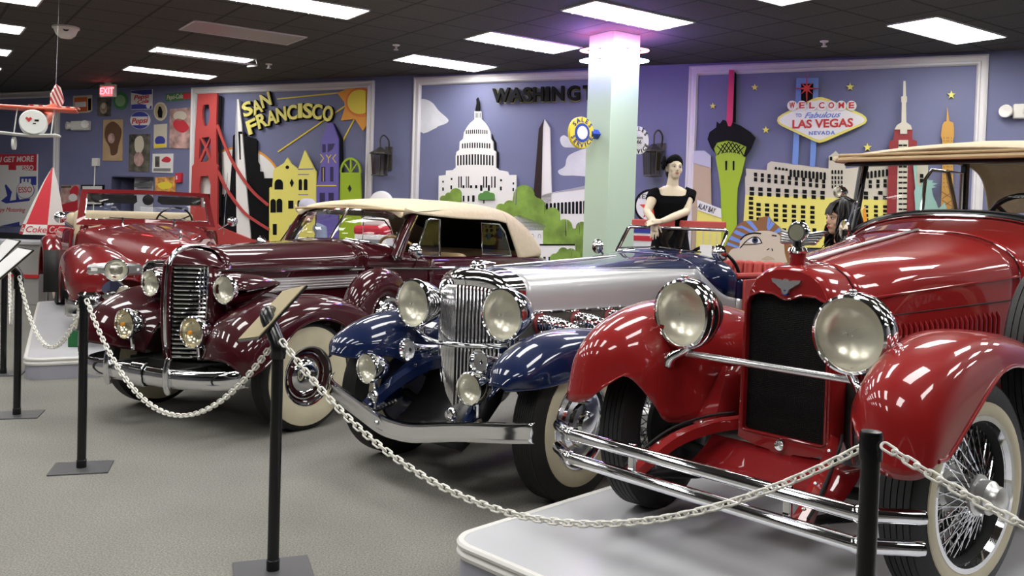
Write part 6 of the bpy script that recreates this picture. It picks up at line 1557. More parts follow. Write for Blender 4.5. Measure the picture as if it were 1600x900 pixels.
TANB = mat('kraft backing', (.36, .30, .17), .7); SGF = mat('white sign face', (.80, .79, .78), .4)
def info_sign(par, base, c, ux, uy, w_, h, name='sign_board'):
    """elbow on top of a pole and a tilted board; coordinates in the post's frame"""
    n = Vector(ux).cross(Vector(uy)).normalized(); ux = Vector(ux).normalized(); uy = (Vector(uy) - ux * Vector(uy).dot(ux)).normalized()
    c = Vector(c)
    pts = spline([(0, 0, base - .04), (0, 0, base + .015), tuple((c - n * .07) * .6 + Vector((0, 0, base + .04)) * .4), tuple(c - n * .004)], 6)
    B().tube(pts, [.031] * 12 + [.030] * 7, 20).build('elbow', PV, par)
    f = lambda d: [tuple(c + ux * (a * w_ / 2) + uy * (b_ * h / 2) + n * d) for a, b_ in ((-1, -1), (1, -1), (1, 1), (-1, 1))]
    def slab(nm, d0, d1, k, m, pr):
        ff = lambda d: [tuple(c + ux * (a * w_ / 2 * k) + uy * (b_ * h / 2 * k) + n * d) for a, b_ in ((-1, -1), (1, -1), (1, 1), (-1, 1))]
        return B().add(ff(d0) + ff(d1), [(0, 1, 2, 3), (4, 5, 6, 7), (0, 1, 5, 4), (1, 2, 6, 5), (2, 3, 7, 6), (3, 0, 4, 7)]).build(nm, m, pr, smooth=0)
    s = slab(name, 0, .010, 1, BLACK, par); slab('sign_back', -.004, 0, .96, TANB, s); slab('sign_sheet', .010, .012, .93, SGF, s)
# the boards tilt away from the cars, towards visitors on the carpet side
def loc(par, w): return par.matrix_basis.inverted() @ Vector(w)
def locd(par, d): return par.matrix_basis.to_3x3().inverted() @ Vector(d)
for p_ in (pB, pL, pD): p_.matrix_basis = Matrix.Translation(p_.location) @ Matrix.Rotation(p_.rotation_euler[2], 4, 'Z')
def sign_by(par, P, base):
    """P: four board corners (left-near, right-near, right-far, left-far) in the room"""
    c = sum((Vector(p) for p in P), Vector()) / 4
    ux = (Vector(P[1]) - Vector(P[0]) + Vector(P[2]) - Vector(P[3])) / 2; uy = (Vector(P[3]) - Vector(P[0]) + Vector(P[2]) - Vector(P[1])) / 2
    info_sign(par, base, loc(par, c), locd(par, ux), locd(par, uy), ux.length, uy.length)
sign_by(pB, [at_y(403, 526, 3.61), at_y(366, 534, 3.83), at_y(449, 452, 3.93), at_y(480, 447, 3.71)], .93)
sign_by(pL, [at_y(-24, 432, 6.25), at_y(0, 440, 5.95), at_y(52, 391, 6.12), at_y(31, 388, 6.40)], .93)
sign_by(pD, [at_y(-30, 412, 7.75), at_y(-8, 420, 7.45), at_y(33, 376, 7.55), at_y(15, 375, 7.85)], .93)

CHW = mat('white plastic chain', (.80, .785, .72), .4)
lk = B()
pts = [(.0125 * cos(a) if abs(cos(a)) > 0 else 0, .0105 * cos(a), .011 * (1 if sin(a) > 0 else -1) + .009 * sin(a)) for a in [2 * PI * (k + .5) / 16 for k in range(16)]]
lk.tube([(p[1], 0, p[2]) for p in pts], .0036, 8, closed=True)
LINK = lk.build('chain_link', CHW); LINKME = LINK.data; bpy.data.objects.remove(LINK)
def chain(label, p, q, sag, pitch=.0285):
    T = thing('barrier_chain', label, 'chain', p, 0, 'white plastic barrier chains')
    p, q = Vector(p), Vector(q)
    C_ = [p + (q - p) * (k / 200) - Vector((0, 0, sag * 4 * (k / 200) * (1 - k / 200))) for k in range(201)]
    L = [0]
    for a, b_ in zip(C_, C_[1:]): L.append(L[-1] + (b_ - a).length)
    n = int(L[-1] / pitch); j = 0
    for i in range(n):
        d = L[-1] * (i + .5) / n
        while L[j + 1] < d: j += 1
        c = C_[j] + (C_[j + 1] - C_[j]) * ((d - L[j]) / (L[j + 1] - L[j])); t = (C_[j + 1] - C_[j]).normalized()
        sx = t.cross(Vector((0, 0, 1))).normalized(); sy = t.cross(sx)
        a = rad(42 + (90 if i % 2 else 0)); X = sx * cos(a) + sy * sin(a); Y = t.cross(X)
        o = bpy.data.objects.new('chain_link', LINKME); COL.objects.link(o); o.parent = T
        c = c - p
        k = pitch / .0285
        o.matrix_local = Matrix(((X.x, Y.x, t.x * k, c.x), (X.y, Y.y, t.y * k, c.y), (X.z, Y.z, t.z * k, c.z), (0, 0, 0, 1)))
    return T
chain('white chain hanging in front of the maroon car bumper', at_y(135, 468, 4.94), at_y(424, 540, 3.64), .455)
chain('longest white chain sweeping past the blue and silver roadster', at_y(440, 532, 3.60), at_y(1358, 693, 2.245), .44, .0285)
chain('white chain from the near post past the wire wheel to the right edge', at_y(1381, 696, 2.19), (2.33, 1.02, .90), .20)
chain('white chain below the white sign at the left', at_y(30, 432, 6.14), at_y(128, 475, 4.99), .36)
chain('short white chain at the far left edge', at_y(15, 418, 7.55), at_y(22, 432, 6.2), .40)

# ---------------------------------------------------------------- column signs, small ceiling things
def disc_sign(name, label, c, ax, R, face, ring, txt, core, b_from, centre=None):
    T = thing(name, label, 'sign', c, 0)
    ax = Vector(ax).normalized()
    B().lathe([(0, -.02), (R * .97, -.02), (R, -.014), (R, .014), (R * .97, .02), (0, .02)], (0, 0, 0), ax, 40).build('disc', face, T)
    B().lathe([(0, -.024), (R * .60, -.024), (R * .60, .024), (0, .024)], (0, 0, 0), ax, 36).build('ring_band', ring, T)
    B().lathe([(0, -.027), (R * .42, -.027), (R * .42, .027), (0, .027)], (0, 0, 0), ax, 36).build('centre', core, T)
    X = Vector((0, 0, 1)).cross(ax)
    for word, top in (('SALES', True), ('SERVICE', False)):
        n = len(word)
        for i, ch in enumerate(word):
            st = 26 if top else 22
            a = rad(90 - (i - (n - 1) / 2) * st) if top else rad(270 + (i - (n - 1) / 2) * st)
            r = R * .80
            pos = X * (r * cos(a)) + Vector((0, 0, r * sin(a))) + ax * .021
            up = (X * cos(a) + Vector((0, 0, sin(a)))) * (1 if top else -1)
            put_text('raised_letter', ch, frame(pos, up.cross(ax), up), R * .42, txt, T, depth=.008, bold=.012)
    if centre:
        for s_, dz, h in centre: put_text('centre_lettering', s_, frame(ax * .029 + Vector((0, 0, dz * R)), X, (0, 0, 1)), R * h, txt, T, depth=.004, bold=.004)
    m = B(); m.box((0, 0, 0), (.09, .14, .15)); 
    T2 = B().tube([Vector(b_from) - Vector(c), (Vector(b_from) - Vector(c)) * .55], .05, 4).build('bracket', bpy.data.materials['blue paint'] if face is not SGF else BLACKM, T, smooth=0)
    return T
nA = -AD
cl = CCX - BD * (.1925 + .235) + Vector((0, 0, at_y(905, 204, 9.0).z))
disc_sign('round_shop_sign', 'yellow and blue round SALES SERVICE sign on the left of the green column', cl, nA, .165, YEL, BLUEP, mat('deep blue lettering', (.01, .03, .20), .5), WHITE, CCX - BD * .19 + Vector((0, 0, cl.z)), None)
cr_ = CCX + BD * (.1925 + .235) + AD * .05 + Vector((0, 0, at_y(1012, 215, 9.4).z))
disc_sign('round_shop_sign', 'black and white round SALES SERVICE sign with 66, right of the green column', cr_, nA, .155, SGF, SGF, BLK, WHITE, CCX + BD * .19 + Vector((0, 0, cr_.z)), [('ROUTE', .16, .2), ('66', -.12, .42)])

T = thing('exit_sign', 'red lit EXIT sign hanging from the ceiling', 'exit sign', at_y(169, 142, 14.3), WA)
B().box((0, 0, 0), (.33, .05, .20)).build('housing', PLAST, T, bevel=.008)
B().box((0, 0, .14), (.12, .04, .08)).build('canopy', PLAST, T, bevel=.006)
EXM = mat('lit exit red', (1, .05, .06), .5, emit=(1, .08, .10), estr=5)
B().box((0, -.026, -.01), (.25, .004, .15)).build('sign_face', mat('exit face', (.75, .2, .2), .5, emit=(1, .12, .14), estr=.8), T)
put_text('exit_lettering', 'EXIT', frame((0, -.03, -.01), (1, 0, 0), (0, 0, 1)), .15, EXM, T, depth=.004, bold=.006)
T = thing('dome_camera', 'white dome security camera on the ceiling', 'security camera', at_z(103, 42, ZC))
B().lathe([(0, 0), (.14, 0), (.14, -.02), (.125, -.03), (.10, -.09), (.06, -.125), (0, -.135)], n=28).build('dome', PLAST, T)
d_ = (EYE - Vector(T.location)); d_.z = -1.2; d_.normalize(); B().lathe([(0, 0), (.038, 0), (.034, .012), (0, .016)], d_ * .105 + Vector((0, 0, -.02)), d_, 18).build('camera_lens', BLACK, T)
for lab, px, py in (('small sprinkler head left of the green column', 619, 70), ('small sprinkler head above the welcome sign mural', 1288, 64), ('small sprinkler head above the city name lettering', 420, 100)):
    T = thing('sprinkler_head', lab, 'sprinkler', at_z(px, py, ZC), 0, 'ceiling sprinklers')
    B().lathe([(.045, 0), (.04, -.012), (.014, -.016), (.014, -.05), (.03, -.055), (.03, -.06), (0, -.062)], n=16).build('sprinkler_body', PLAST, T)

# ---------------------------------------------------------------- toy aeroplane on wires
PLN = Vector(at_y(47, 186, 7.0))
T = thing('toy_biplane', 'hanging toy biplane with red striped tail and white drum nose', 'toy plane', PLN, rad(18))
STR = mat('red and white stripes', (.5, .03, .03), .4)
n_, l_ = nodes(STR); tc_ = n_.new('ShaderNodeTexCoord'); wv_ = n_.new('ShaderNodeTexWave'); wv_.inputs['Scale'].default_value = 9; wv_.bands_direction = 'DIAGONAL'
rp_ = n_.new('ShaderNodeValToRGB'); rp_.color_ramp.interpolation = 'CONSTANT'; rp_.color_ramp.elements[0].color = (.35, .02, .03, 1); rp_.color_ramp.elements[1].position = .5; rp_.color_ramp.elements[1].color = (.62, .55, .45, 1)
l_.new(tc_.outputs['Object'], wv_.inputs[0]); l_.new(wv_.outputs[0], rp_.inputs[0]); l_.new(rp_.outputs[0], n_['Principled BSDF'].inputs['Base Color'])
TINW = mat('white tin', (.70, .72, .68), .35); TINR = mat('orange red tin', (.62, .10, .05), .35)
nose_ = B().lathe([(0, .13), (.09, .13), (.098, .12), (.10, 0), (.098, -.03), (0, -.03)], (.03, -.02, -.04), (0.15, -1, .05), 32).build('nose_drum', TINW, T)
B().box((.075, -.153, -.02), (.03, .004, .012)).build('dark_mark', BLK, nose_); B().box((.06, -.154, -.045), (.02, .004, .008)).build('dark_mark', BLK, nose_)
B().poly([[(0, .012), (.012, .024), (.024, .012), (0, -.016), (-.024, .012), (-.012, .024)]], lambda u, v, d: (.02 + u, -.156 + d, -.02 + v), -.002, .003).build('heart_mark', REDP, nose_, smooth=0)
B().lathe([(.085, 0), (.075, .25), (.035, .62), (.01, .72)], (.03, .0, -.03), (0.06, 1, .32), 20).build('fuselage', TINR, T)
B().grid([[(x, y, .085 + .03 * abs(x) * .2 + (.012 if abs(y + .02) < .06 else 0)) for y in (-.11, -.06, .0, .08, .10)] for x in [-.45 + .078 * k for k in range(11)]]).build('upper_wing', TINR, T, solid=.014)
B().grid([[(x, y - .02, -.14 + .10 * abs(x) * .6) for y in (-.11, -.04, .06, .10)] for x in [-.42 + .07 * k for k in range(10)]]).build('lower_wing', TINW, T, solid=.014)
for x in (-.3, -.1, .16): B().tube([(x, -.06, -.13 + .06 * abs(x)), (x + .02, -.05, .085)], .005, 6).build('wing_strut', TINW, T)
B().poly([[(.0, 0), (.10, 0), (.13, .06), (.09, .17), (.05, .19), (.0, .10)]], lambda u, v, d: (.05 + d + u * .6, .56 + u, .17 + v), -.006, .006).build('tail_fin', STR, T, smooth=0)
B().grid([[(x, y, .17) for y in (.56, .62, .68)] for x in (-.12, 0, .08, .16, .26)]).build('tail_plane', STR, T, solid=.01)
B().lathe([(0, -.01), (.05, -.01), (.05, .01), (0, .01)], (-.10, -.05, -.20), (1, 0, 0), 18).build('landing_wheel', TINW, T)
for x, y, z in ((-.25, 0, .09), (.08, .60, .34)): B().tube([(x, y, z), (x, y + .1, ZC - PLN.z)], .0007, 4).build('hanging_wire', STEEL, T)

# ---------------------------------------------------------------- folded cola umbrella, counter, pumps, cabinet at the back
UB = at_y(64, 366, 12.4); top = at_y(80, 262, 12.4)
T = thing('advertising_umbrella', 'half folded red and white cola umbrella by the petrol sign', 'umbrella', (UB.x, 12.4, 0))
hz, tz = UB.z, top.z
UR = mat('umbrella red', (.55, .02, .035), .6); UW = mat('umbrella white', (.74, .72, .68), .6)
B().tube([(.10, 0, 0), (.14, 0, tz - .02)], .018, 10).build('umbrella_pole', STEEL, T)
apex = Vector((.15, 0, tz)); n6 = 6
def ub(k, z, r): a = 2 * PI * (k + .12) / n6; return Vector((.02 + (apex.x - .02) * (z - hz) / (tz - hz), 0, z)) + Vector((r * cos(a), r * sin(a), 0))
hb = hz + .14
for k in range(n6):
    m1, m2 = (UW, UR) if k % 2 else (UR, UW)
    p = B().grid([[ub(k, hb + (tz - hb) * q, .27 * (1 - q) ** .85 + .01), ub(k + 1, hb + (tz - hb) * q, .27 * (1 - q) ** .85 + .01)] for q in (0, .25, .5, .75, 1)]).build('umbrella_panel', m1, T, smooth=0)
    A0, A1, B0, B1 = ub(k, hb, .28), ub(k + 1, hb, .28), ub(k, hz, .31), ub(k + 1, hz, .31)
    v = B().grid([[A0, A1], [B0, B1]]).build('valance', m2, p, smooth=0)
    mid = (A0 + A1 + B0 + B1) / 4; X = (A1 - A0).normalized(); Y = (A0 - B0).normalized(); Nn = X.cross(Y)
    if Nn.dot(mid - Vector((.02, 0, mid.z))) < 0: X = -X; Nn = -Nn
    put_text('valance_lettering', 'Coke' if m2 is UW else 'Coca', frame(mid + Nn * .006, X, Y), .125, UR if m2 is UW else UW, v, depth=.003, shear=.25, bold=.004)
a_ = at_y(-40, 374, 12.8); b__ = at_y(60, 377, 12.8)
T = thing('service_counter', 'grey counter behind the far platform at the left edge', 'counter', ((a_.x + b__.x) / 2, 13.08, 0))
W_ = b__.x - a_.x + .4
B().box((-.2, 0, a_.z / 2 - .03), (W_, .5, a_.z - .06)).build('counter_body', mat('counter grey', (.36, .35, .33), .6), T, bevel=.01)
B().box((-.2, 0, a_.z - .03), (W_ + .05, .55, .06)).build('counter_top', PLT, T, bevel=.01)
B().box((-.2, -.26, .42), (W_, .03, .05)).build('red_strip', REDP, T)
def pump(label, x, y, h, red=True, globe=None):
    T = thing('petrol_pump', label, 'petrol pump', (x, y, 0), rad(-10), 'petrol pumps against the back wall')
    B().box((0, 0, .06), (.46, .40, .12)).build('plinth', BLACKM, T, bevel=.01)
    B().box((0, 0, h * .5), (.42, .36, h - .14)).build('pump_body', CUTW if red else UR, T, bevel=.03, seg=3)
    B().box((0, 0, h - .03), (.44, .38, .12)).build('pump_head', SRED if red else CUTW, T, bevel=.04, seg=3)
    B().box((0, -.185, h * .76), (.32, .02, .34)).build('dial_window', mat('pump dial', (.25, .26, .27), .3) if 'pump dial' not in bpy.data.materials else bpy.data.materials['pump dial'], T, bevel=.004)
    B().tube(spline([(.22, -.05, h * .6), (.30, -.1, h * .45), (.27, -.1, h * .2), (.24, -.05, h * .5)], 6), .014, 8).build('pump_hose', BLACKM, T)
    if globe:
        B().lathe([(.06, 0), (.07, .03), (.05, .06)], (0, 0, h + .02), n=20).build('globe_collar', STEEL, T)
        g = B().lathe([(0, -.07), (.10, -.07), (.155, -.05), (.172, 0), (.155, .05), (.10, .07), (0, .07)], (0, 0, h + .22), (0, 1, 0), 36).build('pump_globe', mat('white globe', (.82, .82, .82), .3), T)
        B().poly([[(-.10, .03), (-.06, .07), (-.02, .055), (.08, .065), (.05, .04), (.09, .03), (.02, .02), (-.03, .025), (-.07, .01)]], lambda u, v, d: (u, -.072 - d, h + .22 + v), 0, .006).build('red_emblem', SRED, g, smooth=0)
    return T
p_ = at_y(572, 347, 11.0); pump('white petrol pump with red top seen through the maroon car windshield', p_.x + .06, 11.3, 1.30)
p_ = at_y(593, 318, 11.6); pump('petrol pump with round white globe behind the beige canvas roof', p_.x, 11.75, p_.z - .22, False, True)
T = thing('display_cabinet', 'white cabinet with blue and red bands behind the mannequin', 'cabinet', (at_y(1030, 360, 10.3).x, 10.35, 0), rad(-20))
zc_ = at_y(1005, 352, 10.2).z
B().box((0, 0, zc_ / 2), (.62, .42, zc_)).build('cabinet_body', CUTW, T, bevel=.02)
for z, m in ((zc_ - .06, PBL), (zc_ - .15, SRED)): B().box((0, 0, z), (.63, .43, .06)).build('colour_band', m, T)
s_, z_ = wall_sz(1018, 322)
T = thing('round_petrol_sign', 'round white sign with red star behind the standing mannequin', 'sign', wp(s_, z_, .03), WA)
B().lathe([(0, -.02), (.215, -.02), (.215, .02), (0, .02)], (0, 0, 0), (0, -1, 0), 40).build('black_rim', BLK, T)
B().lathe([(0, 0), (.185, 0), (.185, .023), (0, .023)], (0, 0, 0), (0, -1, 0), 40).build('white_face', SGF, T)
st_ = []
for k in range(10): q = .15 if k % 2 == 0 else .062; st_.append((q * sin(k * PI / 5), -.03 + q * cos(k * PI / 5)))
B().poly([st_], lambda u, v, d: (u, -.024 - d, v), 0, .004).build('red_star', mat('star red', (.70, .07, .03), .5), T, smooth=0)
put_text('sign_lettering', 'TEXACO', frame((0, -.03, .115), (1, 0, 0), (0, 0, 1)), .082, BLK, T, depth=.003, bold=.003)
put_text('star_letter', 'T', frame((0, -.03, -.03), (1, 0, 0), (0, 0, 1)), .07, mat('letter green', (.05, .3, .08), .5), T, depth=.003, bold=.003)
# placard on the roadster's cowl, paper in the maroon car
o = B().box((0, 0, .05), (.09, .006, .11), rx=-.35).build('placard', SGF); tag(o, 'small white card behind the windshield of the blue and silver roadster', 'card')
o.location = at_y(1103, 404, 6.62)
# ---------------------------------------------------------------- mannequins
def fuse(b, name, m, par, vox=.007, sm=4):
    o = b.build(name, m, par, smooth=0)
    r = o.modifiers.new('remesh', 'REMESH'); r.mode = 'VOXEL'; r.voxel_size = vox; r.use_smooth_shade = True
    s = o.modifiers.new('smooth', 'SMOOTH'); s.iterations = sm; s.factor = .5
    return o
def ell(b, c, r, M=None, nu=14, nv=20):
    rows = []
    for i in range(nu + 1):
        t = PI * i / nu
        rows.append([])
        for j in range(nv):
            p = Vector((r[0] * sin(t) * cos(2 * PI * j / nv), r[1] * sin(t) * sin(2 * PI * j / nv), r[2] * cos(t)))
            if M: p = M @ p
            rows[-1].append(Vector(c) + p)
    b.grid(rows, cv=True)
def head(b, c, M, s=1.0):
    """adult head, face towards local -y; c is the centre of the skull, M the head rotation"""
    f = lambda x, y, z: Vector(c) + M @ (Vector((x, y, z)) * s)
    E = lambda p, r: ell(b, f(*p), (r[0] * s, r[1] * s, r[2] * s), M)
    E((0, .012, .028), (.072, .090, .086)); E((0, -.012, -.012), (.067, .078, .075)); E((0, -.022, -.050), (.055, .064, .062)); E((0, -.050, -.088), (.030, .032, .026))
    for sg in (1, -1): E((sg * .036, -.052, -.030), (.026, .026, .026)); E((sg * .073, .012, -.02), (.009, .021, .031)); b.tube([f(sg * .012, -.083, .016), f(sg * .034, -.081, .019), f(sg * .052, -.066, .012)], [.008 * s, .009 * s, .007 * s], 8)
    b.tube([f(0, -.083, .012), f(0, -.094, -.012), f(0, -.103, -.034)], [.007 * s, .0075 * s, .010 * s], 10)
    for sg in (1, -1): E((sg * .010, -.092, -.038), (.0075, .009, .007))
    E((0, -.080, -.064), (.025, .012, .013))
def face(par, c, M, s=1.0, lip=None):
    f = lambda x, y, z: Vector(c) + M @ (Vector((x, y, z)) * s)
    for sg in (1, -1):
        b = B(); ell(b, f(sg * .030, -.0800, -.004), (.0135 * s, .0070 * s, .0058 * s), M, 8, 14); e = b.build('eye', EYEW, par)
        b = B(); ell(b, f(sg * .029, -.0848, -.004), (.0058 * s, .0032 * s, .0056 * s), M, 8, 12); b.build('iris', BLK, e)
        B().tube([f(sg * .015, -.0835, -.003), f(sg * .023, -.0875, .003), f(sg * .033, -.0875, .0035), f(sg * .045, -.0795, -.001)], [.001 * s, .0019 * s, .0022 * s, .001 * s], 6).build('eyelashes', BLK, e)
        B().tube([f(sg * .014, -.0905, .018), f(sg * .032, -.0900, .0245), f(sg * .052, -.0735, .018)], [.0016 * s, .002 * s, .001 * s], 6).build('eyebrow', HAIRB, par)
    b = B()
    b.tube([f(-.021, -.0845, -.0620), f(-.008, -.0925, -.0585), f(0, -.0920, -.0602), f(.008, -.0925, -.0585), f(.021, -.0845, -.0620)], [.0012 * s, .0040 * s, .0038 * s, .0040 * s, .0012 * s], 8)
    b.tube([f(-.019, -.0845, -.0640), f(0, -.0920, -.0672), f(.019, -.0845, -.0640)], [.0012 * s, .0052 * s, .0012 * s], 8)
    b.build('lips', lip or LIPS, par)
def hand(b, w_, d, n, s=1.0, curl=.5, thumb=1):
    """w_: wrist, d: finger direction, n: back of the hand"""
    w_, d, n = Vector(w_), Vector(d).normalized(), Vector(n); n = (n - d * n.dot(d)).normalized(); x = d.cross(n) * thumb
    b.tube([w_ - d * .01, w_ + d * .03 * s, w_ + d * .06 * s, w_ + d * .085 * s], [.021 * s, .025 * s, .027 * s, .022 * s], 10)
    for u in (-.014, .014): b.tube([w_ + d * .02 * s + x * u, w_ + d * .08 * s + x * u * 1.35], [.016 * s, .014 * s], 8)
    for k, (off, L) in enumerate(((-.030, .060), (-.0105, .078), (.0105, .084), (.030, .074))):
        p = w_ + d * .075 * s + x * off * s * .95; q = [p]; dd = d + x * off * 3.2
        for j in range(3):
            dd = (dd - n * curl * .45).normalized(); p = p + dd * L * s * (.45, .32, .25)[j]; q.append(p)
        b.tube(q, [.0088 * s, .0082 * s, .0074 * s, .0058 * s], 8)
    p = w_ + d * .025 * s - x * .024 * s
    b.tube([p, p + (d * .55 - x * .6 - n * .2) * .045 * s, p + (d * .95 - x * .62 - n * .35) * .07 * s], [.011 * s, .010 * s, .0075 * s], 8)
EYEW = mat('painted eye white', (.60, .58, .54), .4)
MSK = mat('pale mannequin skin', (.66, .56, .41), .4); TSK = mat('tan mannequin skin', (.58, .35, .23), .45)
HAIRB = mat('black hair', (.008, .007, .007), .4); LIPS = mat('rose lips', (.42, .14, .12), .4); LIPR = mat('red lips', (.45, .05, .04), .4)
CLOTH = mat('black jersey', (.004, .004, .005), .9, spec=.1); BSH = mat('grey blue shirt', (.20, .24, .33), .85, noise=(8, .05))

# woman in black standing in the roadster, hands on the windshield
def wy_(px, py, d): return at_y(px, py, d)
D = 6.98
T = thing('mannequin', 'pale mannequin in black short sleeved top leaning on the roadster windshield', 'mannequin', (1.27, D, 0))
O = Vector((1.27, D, 0))
L = lambda px, py, d: at_y(px, py, d) - O
b = B()
hc = L(1054, 262, D - .01)
HM = Matrix.Rotation(rad(8), 3, 'Z') @ Matrix.Rotation(rad(-4), 3, 'X') @ Matrix.Rotation(rad(4), 3, 'Y')
head(b, hc, HM, .80)
nb = L(1050, 296, D + .01)
b.tube([hc + Vector((0, .01, -.05)), hc * .45 + nb * .55, nb, nb + Vector((0, 0, -.05))], [.046, .042, .052, .075], 16)
sL, sR = L(1023, 302, D), L(1077, 301, D + .02)
# torso
def tors(b, k=1.0, zt=None):
    rows = []
    for z, rx, ry, dx in ((1.40, .115, .085, -.0), (1.48, .112, .082, 0), (1.56, .125, .095, 0), (1.64, .138, .105, 0), (1.70, .142, .09, 0), (1.745, .125, .068, 0), (1.775, .07, .05, 0)):
        rows.append([Vector((nb.x + dx + rx * k * cos(2 * PI * j / 24), nb.y + ry * k * sin(2 * PI * j / 24), z)) for j in range(24)])
    if k > 1: rows = rows[:5] + [[Vector((nb.x + .118 * cos(2 * PI * j / 24), nb.y + .064 * sin(2 * PI * j / 24), 1.742 - .058 * max(0, -sin(2 * PI * j / 24)) ** 1.5)) for j in range(24)]]
    n0 = len(b.v); b.grid(rows, cv=True); b.f += [tuple(n0 + j for j in range(24)), tuple(n0 + (len(rows) - 1) * 24 + j for j in range(24))]; b.m += [0, 0]
tors(b, .95)
eL, wL = L(1011, 331, D - .10), L(1022, 347, D - .26); hL = L(1024, 357, D - .31)
eR, wR = L(1072, 331, D - .08), L(1034, 346, D - .30)
b.tube([sL, sL * .5 + eL * .5, eL, eL * .5 + wL * .5, wL], [.046, .038, .032, .031, .022], 14)
b.tube([sR, sR * .5 + eR * .5, eR, eR * .5 + wR * .5, wR], [.046, .038, .033, .031, .022], 14)
hand(b, wL, Vector((.02, -.25, -.9)), Vector((0, -1, .1)), .86, .25, 1)
hand(b, wR, Vector((-1, -.12, -.10)), Vector((-.1, -.55, .8)), .86, .35, -1)
body = fuse(b, 'body', MSK, T, .0055, 3)
face(body, hc, HM, .80)
b = B(); tors(b, 1.10)
b.tube([sL + (sR - sL) * .12 + Vector((0, 0, -.01)), sL + Vector((-.005, 0, -.015)), sL * .62 + eL * .38], [.062, .060, .052], 14)
b.tube([sR + (sL - sR) * .12 + Vector((0, 0, -.01)), sR + Vector((.005, 0, -.015)), sR * .62 + eR * .38], [.062, .060, .054], 14)
sh_ = fuse(b, 'black_top', CLOTH, T, .008, 3)
B().lathe([(.125, 1.45), (.135, 1.40), (.16, 1.25), (.22, .95), (.27, .62), (.28, .47), (.0, .47)], (nb.x, nb.y, 0), n=28).build('black_skirt', CLOTH, T)
b = B()
rows = []
for i in range(9):
    t = PI * .5 * i / 8
    rows.append([hc + HM @ Vector((.0655 * sin(t) * cos(2 * PI * j / 24) * 1.02, (.080 * sin(t) * sin(2 * PI * j / 24)) + .008 + .022 * (t / 1.57) ** 2, .096 * cos(t) * .80 + .020 + .02 * (1 - sin(2 * PI * j / 24)) * .2)) for j in range(24)])
b.grid(rows, cv=True); cap_ = b.build('black_cap', CLOTH, T, solid=.004)
b = B(); ell(b, hc + HM @ Vector((.0, .05, -.02)), (.058, .04, .075), HM); b.build('hair_back', HAIRB, cap_)
b = B()
for k in range(7):
    a = 2 * PI * k / 7; ell(b, hc + HM @ Vector((-.088 + .012 * cos(a) * .5, .005 + .03 * cos(a), .028 + .032 * sin(a))), (.016, .026, .024), Matrix.Rotation(a, 3, 'X'), 8, 10)
ell(b, hc + HM @ Vector((-.10, .0, .028)), (.014, .016, .016))
b.build('fabric_flower', CLOTH, cap_)

# dark wig mannequin between the two near cars
O = Vector((2.27, 6.12, 0))
T = thing('mannequin', 'mannequin with long wavy black wig seen in profile behind the red hood', 'mannequin', O)
hc = at_y(1313, 341, 6.12) - O
HM = Matrix.Rotation(rad(-78), 3, 'Z')
b = B(); head(b, hc, HM, 1.0); nb = hc + Vector((.02, 0, -.17))
b.tube([hc + Vector((.015, 0, -.06)), nb], [.052, .055], 14)
rows = [[Vector((nb.x + .02 + rx * cos(2 * PI * j / 20), nb.y + ry * sin(2 * PI * j / 20), nb.z + dz)) for j in range(20)] for dz, rx, ry in ((-1.0, .12, .15), (-.55, .10, .13), (-.25, .12, .17), (-.10, .10, .17), (-.03, .06, .09), (.02, .05, .055))]
b.grid(rows, cv=True)
body = fuse(b, 'body', TSK, T, .0065, 3)
face(body, hc, HM, 1.0, LIPR)
rows = [[Vector((nb.x + .02 + rx * cos(2 * PI * j / 24), nb.y + ry * sin(2 * PI * j / 24), nb.z + dz)) for j in range(24)] for dz, rx, ry in ((-1.39, .26, .28), (-1.0, .20, .22), (-.55, .135, .16), (-.25, .15, .20), (-.10, .13, .20), (-.04, .08, .12))]
B().grid(rows, cv=True).build('black_coat', CLOTH, T)
b = B(); M2 = HM
rows = []
wig = B()
ell(wig, hc + Vector((.018, 0, .040)), (.092, .088, .088)); ell(wig, hc + Vector((.055, 0, -.05)), (.075, .095, .12))
wg = fuse(wig, 'wig', HAIRB, T, .01, 3)
random.seed(11)
st = B()
for k in range(190):
    a = random.uniform(-2.2, 2.2)       # around the head, leaving the face (towards -x) free
    r = .095 + random.uniform(-.008, .012)
    x0, y0 = cos(a) * r + .018, sin(a) * r
    L_ = random.uniform(.26, .44); ph = random.uniform(0, 6.3); am = random.uniform(.010, .026)
    pts = [(hc.x + .012 + (x0 - .012) * k_, hc.y + y0 * k_, hc.z + z_) for k_, z_ in ((.15, .134), (.55, .124), (.88, .095))]
    for i in range(13):
        q = i / 12; sp_ = 1 + .55 * q
        pts.append((hc.x + .012 + (x0 - .012) * sp_ + am * min(1, q * 2) * sin(ph + 11 * q), hc.y + y0 * sp_ + am * min(1, q * 2) * cos(ph + 11 * q), hc.z + .055 - L_ * q))
    st.tube(pts, [.005] + [.0075] * 10 + [.006, .005, .004, .003, .0015], 5)
for k in range(26):                          # fringe
    y0 = -.055 + .11 * k / 25
    st.tube([(hc.x + .03, hc.y + y0 * .4, hc.z + .130), (hc.x - .02, hc.y + y0 * .7, hc.z + .122), (hc.x - .055, hc.y + y0 * .9, hc.z + .098), (hc.x - .079, hc.y + y0, hc.z + .058), (hc.x - .087, hc.y + y0 * 1.1, hc.z + .014 + .012 * random.random())], [.005, .006, .006, .005, .0012], 5)
tag(st.build('wig_locks', HAIRB, wg), kind='stuff')
fb = B()
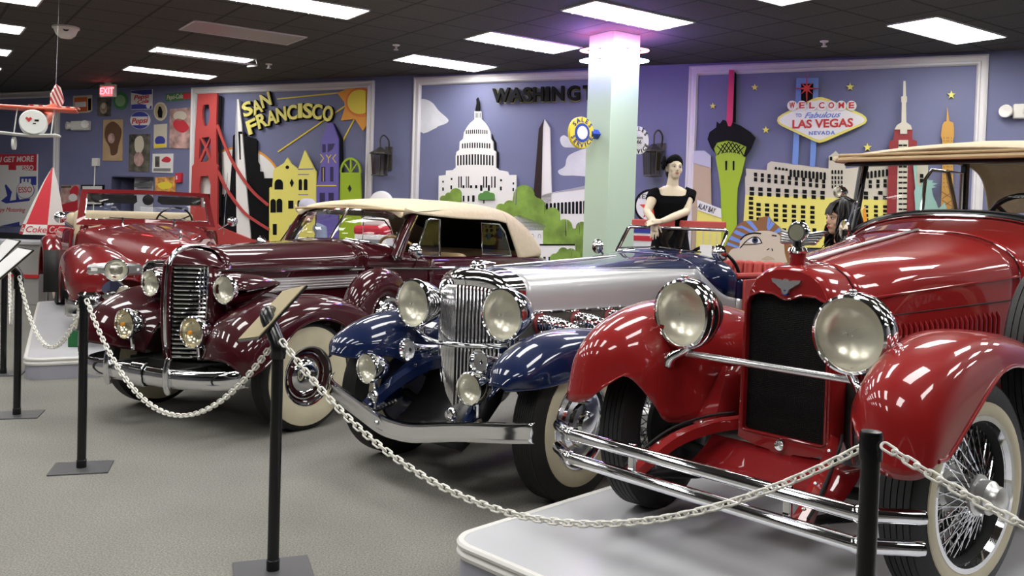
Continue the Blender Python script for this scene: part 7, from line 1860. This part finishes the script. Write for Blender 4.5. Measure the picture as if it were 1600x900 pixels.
for k in range(26):
    a = 2 * PI * k / 26; ell(fb, (nb.x + .03 + .13 * cos(a), nb.y + .17 * sin(a), nb.z - .07 - .04 * (1 - cos(a))), (.045, .045, .042), None, 6, 8)
fuse(fb, 'fur_collar', HAIRB, T, .012, 1)

# mannequin in a grey blue shirt behind the maroon car
O = Vector((at_y(481, 340, 10.3).x, 10.3, 0))
T = thing('mannequin', 'mannequin in grey blue shirt seen through the maroon car windshield', 'mannequin', O, rad(150))
b = B(); hc = Vector((0, 0, 1.50))
head(b, hc, Matrix.Identity(3), 1.0)
b.tube([hc + Vector((0, .01, -.06)), (0, .01, 1.36)], [.05, .055], 12)
for sg in (1, -1):
    b.tube([(sg * .19, 0, 1.29), (sg * .25, .02, 1.02), (sg * .24, -.06, .80)], [.05, .042, .03], 12)
    hand(b, (sg * .24, -.06, .79), (0, -.15, -1), (sg, 0, 0), 1, .35, sg)
    b.tube([(sg * .09, 0, .85), (sg * .10, 0, .45), (sg * .10, .01, .06)], [.085, .06, .045], 12)
    b.tube([(sg * .10, .04, .04), (sg * .105, -.14, .03)], [.04, .03], 10)
rows = [[(rx * cos(2 * PI * j / 20), ry * sin(2 * PI * j / 20), z) for j in range(20)] for z, rx, ry in ((.80, .15, .10), (1.0, .15, .10), (1.2, .19, .115), (1.30, .185, .09), (1.36, .08, .06))]
b.grid(rows, cv=True)
body = fuse(b, 'body', TSK, T, .009, 3); face(body, hc, Matrix.Identity(3))
b = B()
b.grid([[(p[0] * 1.14, p[1] * 1.2, p[2] - .005) for p in r] for r in rows], cv=True)
for sg in (1, -1): b.tube([(sg * .14, 0, 1.295), (sg * .205, 0, 1.29), (sg * .25, .01, 1.10), (sg * .262, .02, .98)], [.07, .07, .065, .06], 12)
fuse(b, 'shirt', BSH, T, .011, 3)
b = B()
for sg in (1, -1): b.tube([(sg * .08, 0, .88), (sg * .10, 0, .45), (sg * .10, .01, .07)], [.105, .08, .07], 14)
fuse(b, 'trousers', BLACKM, T, .012, 3)
B().lathe([(.098, 0), (.10, .03), (.085, .075), (.05, .10), (0, .105)], hc + Vector((0, .012, .035)), n=24).build('white_cap', LAV, T)
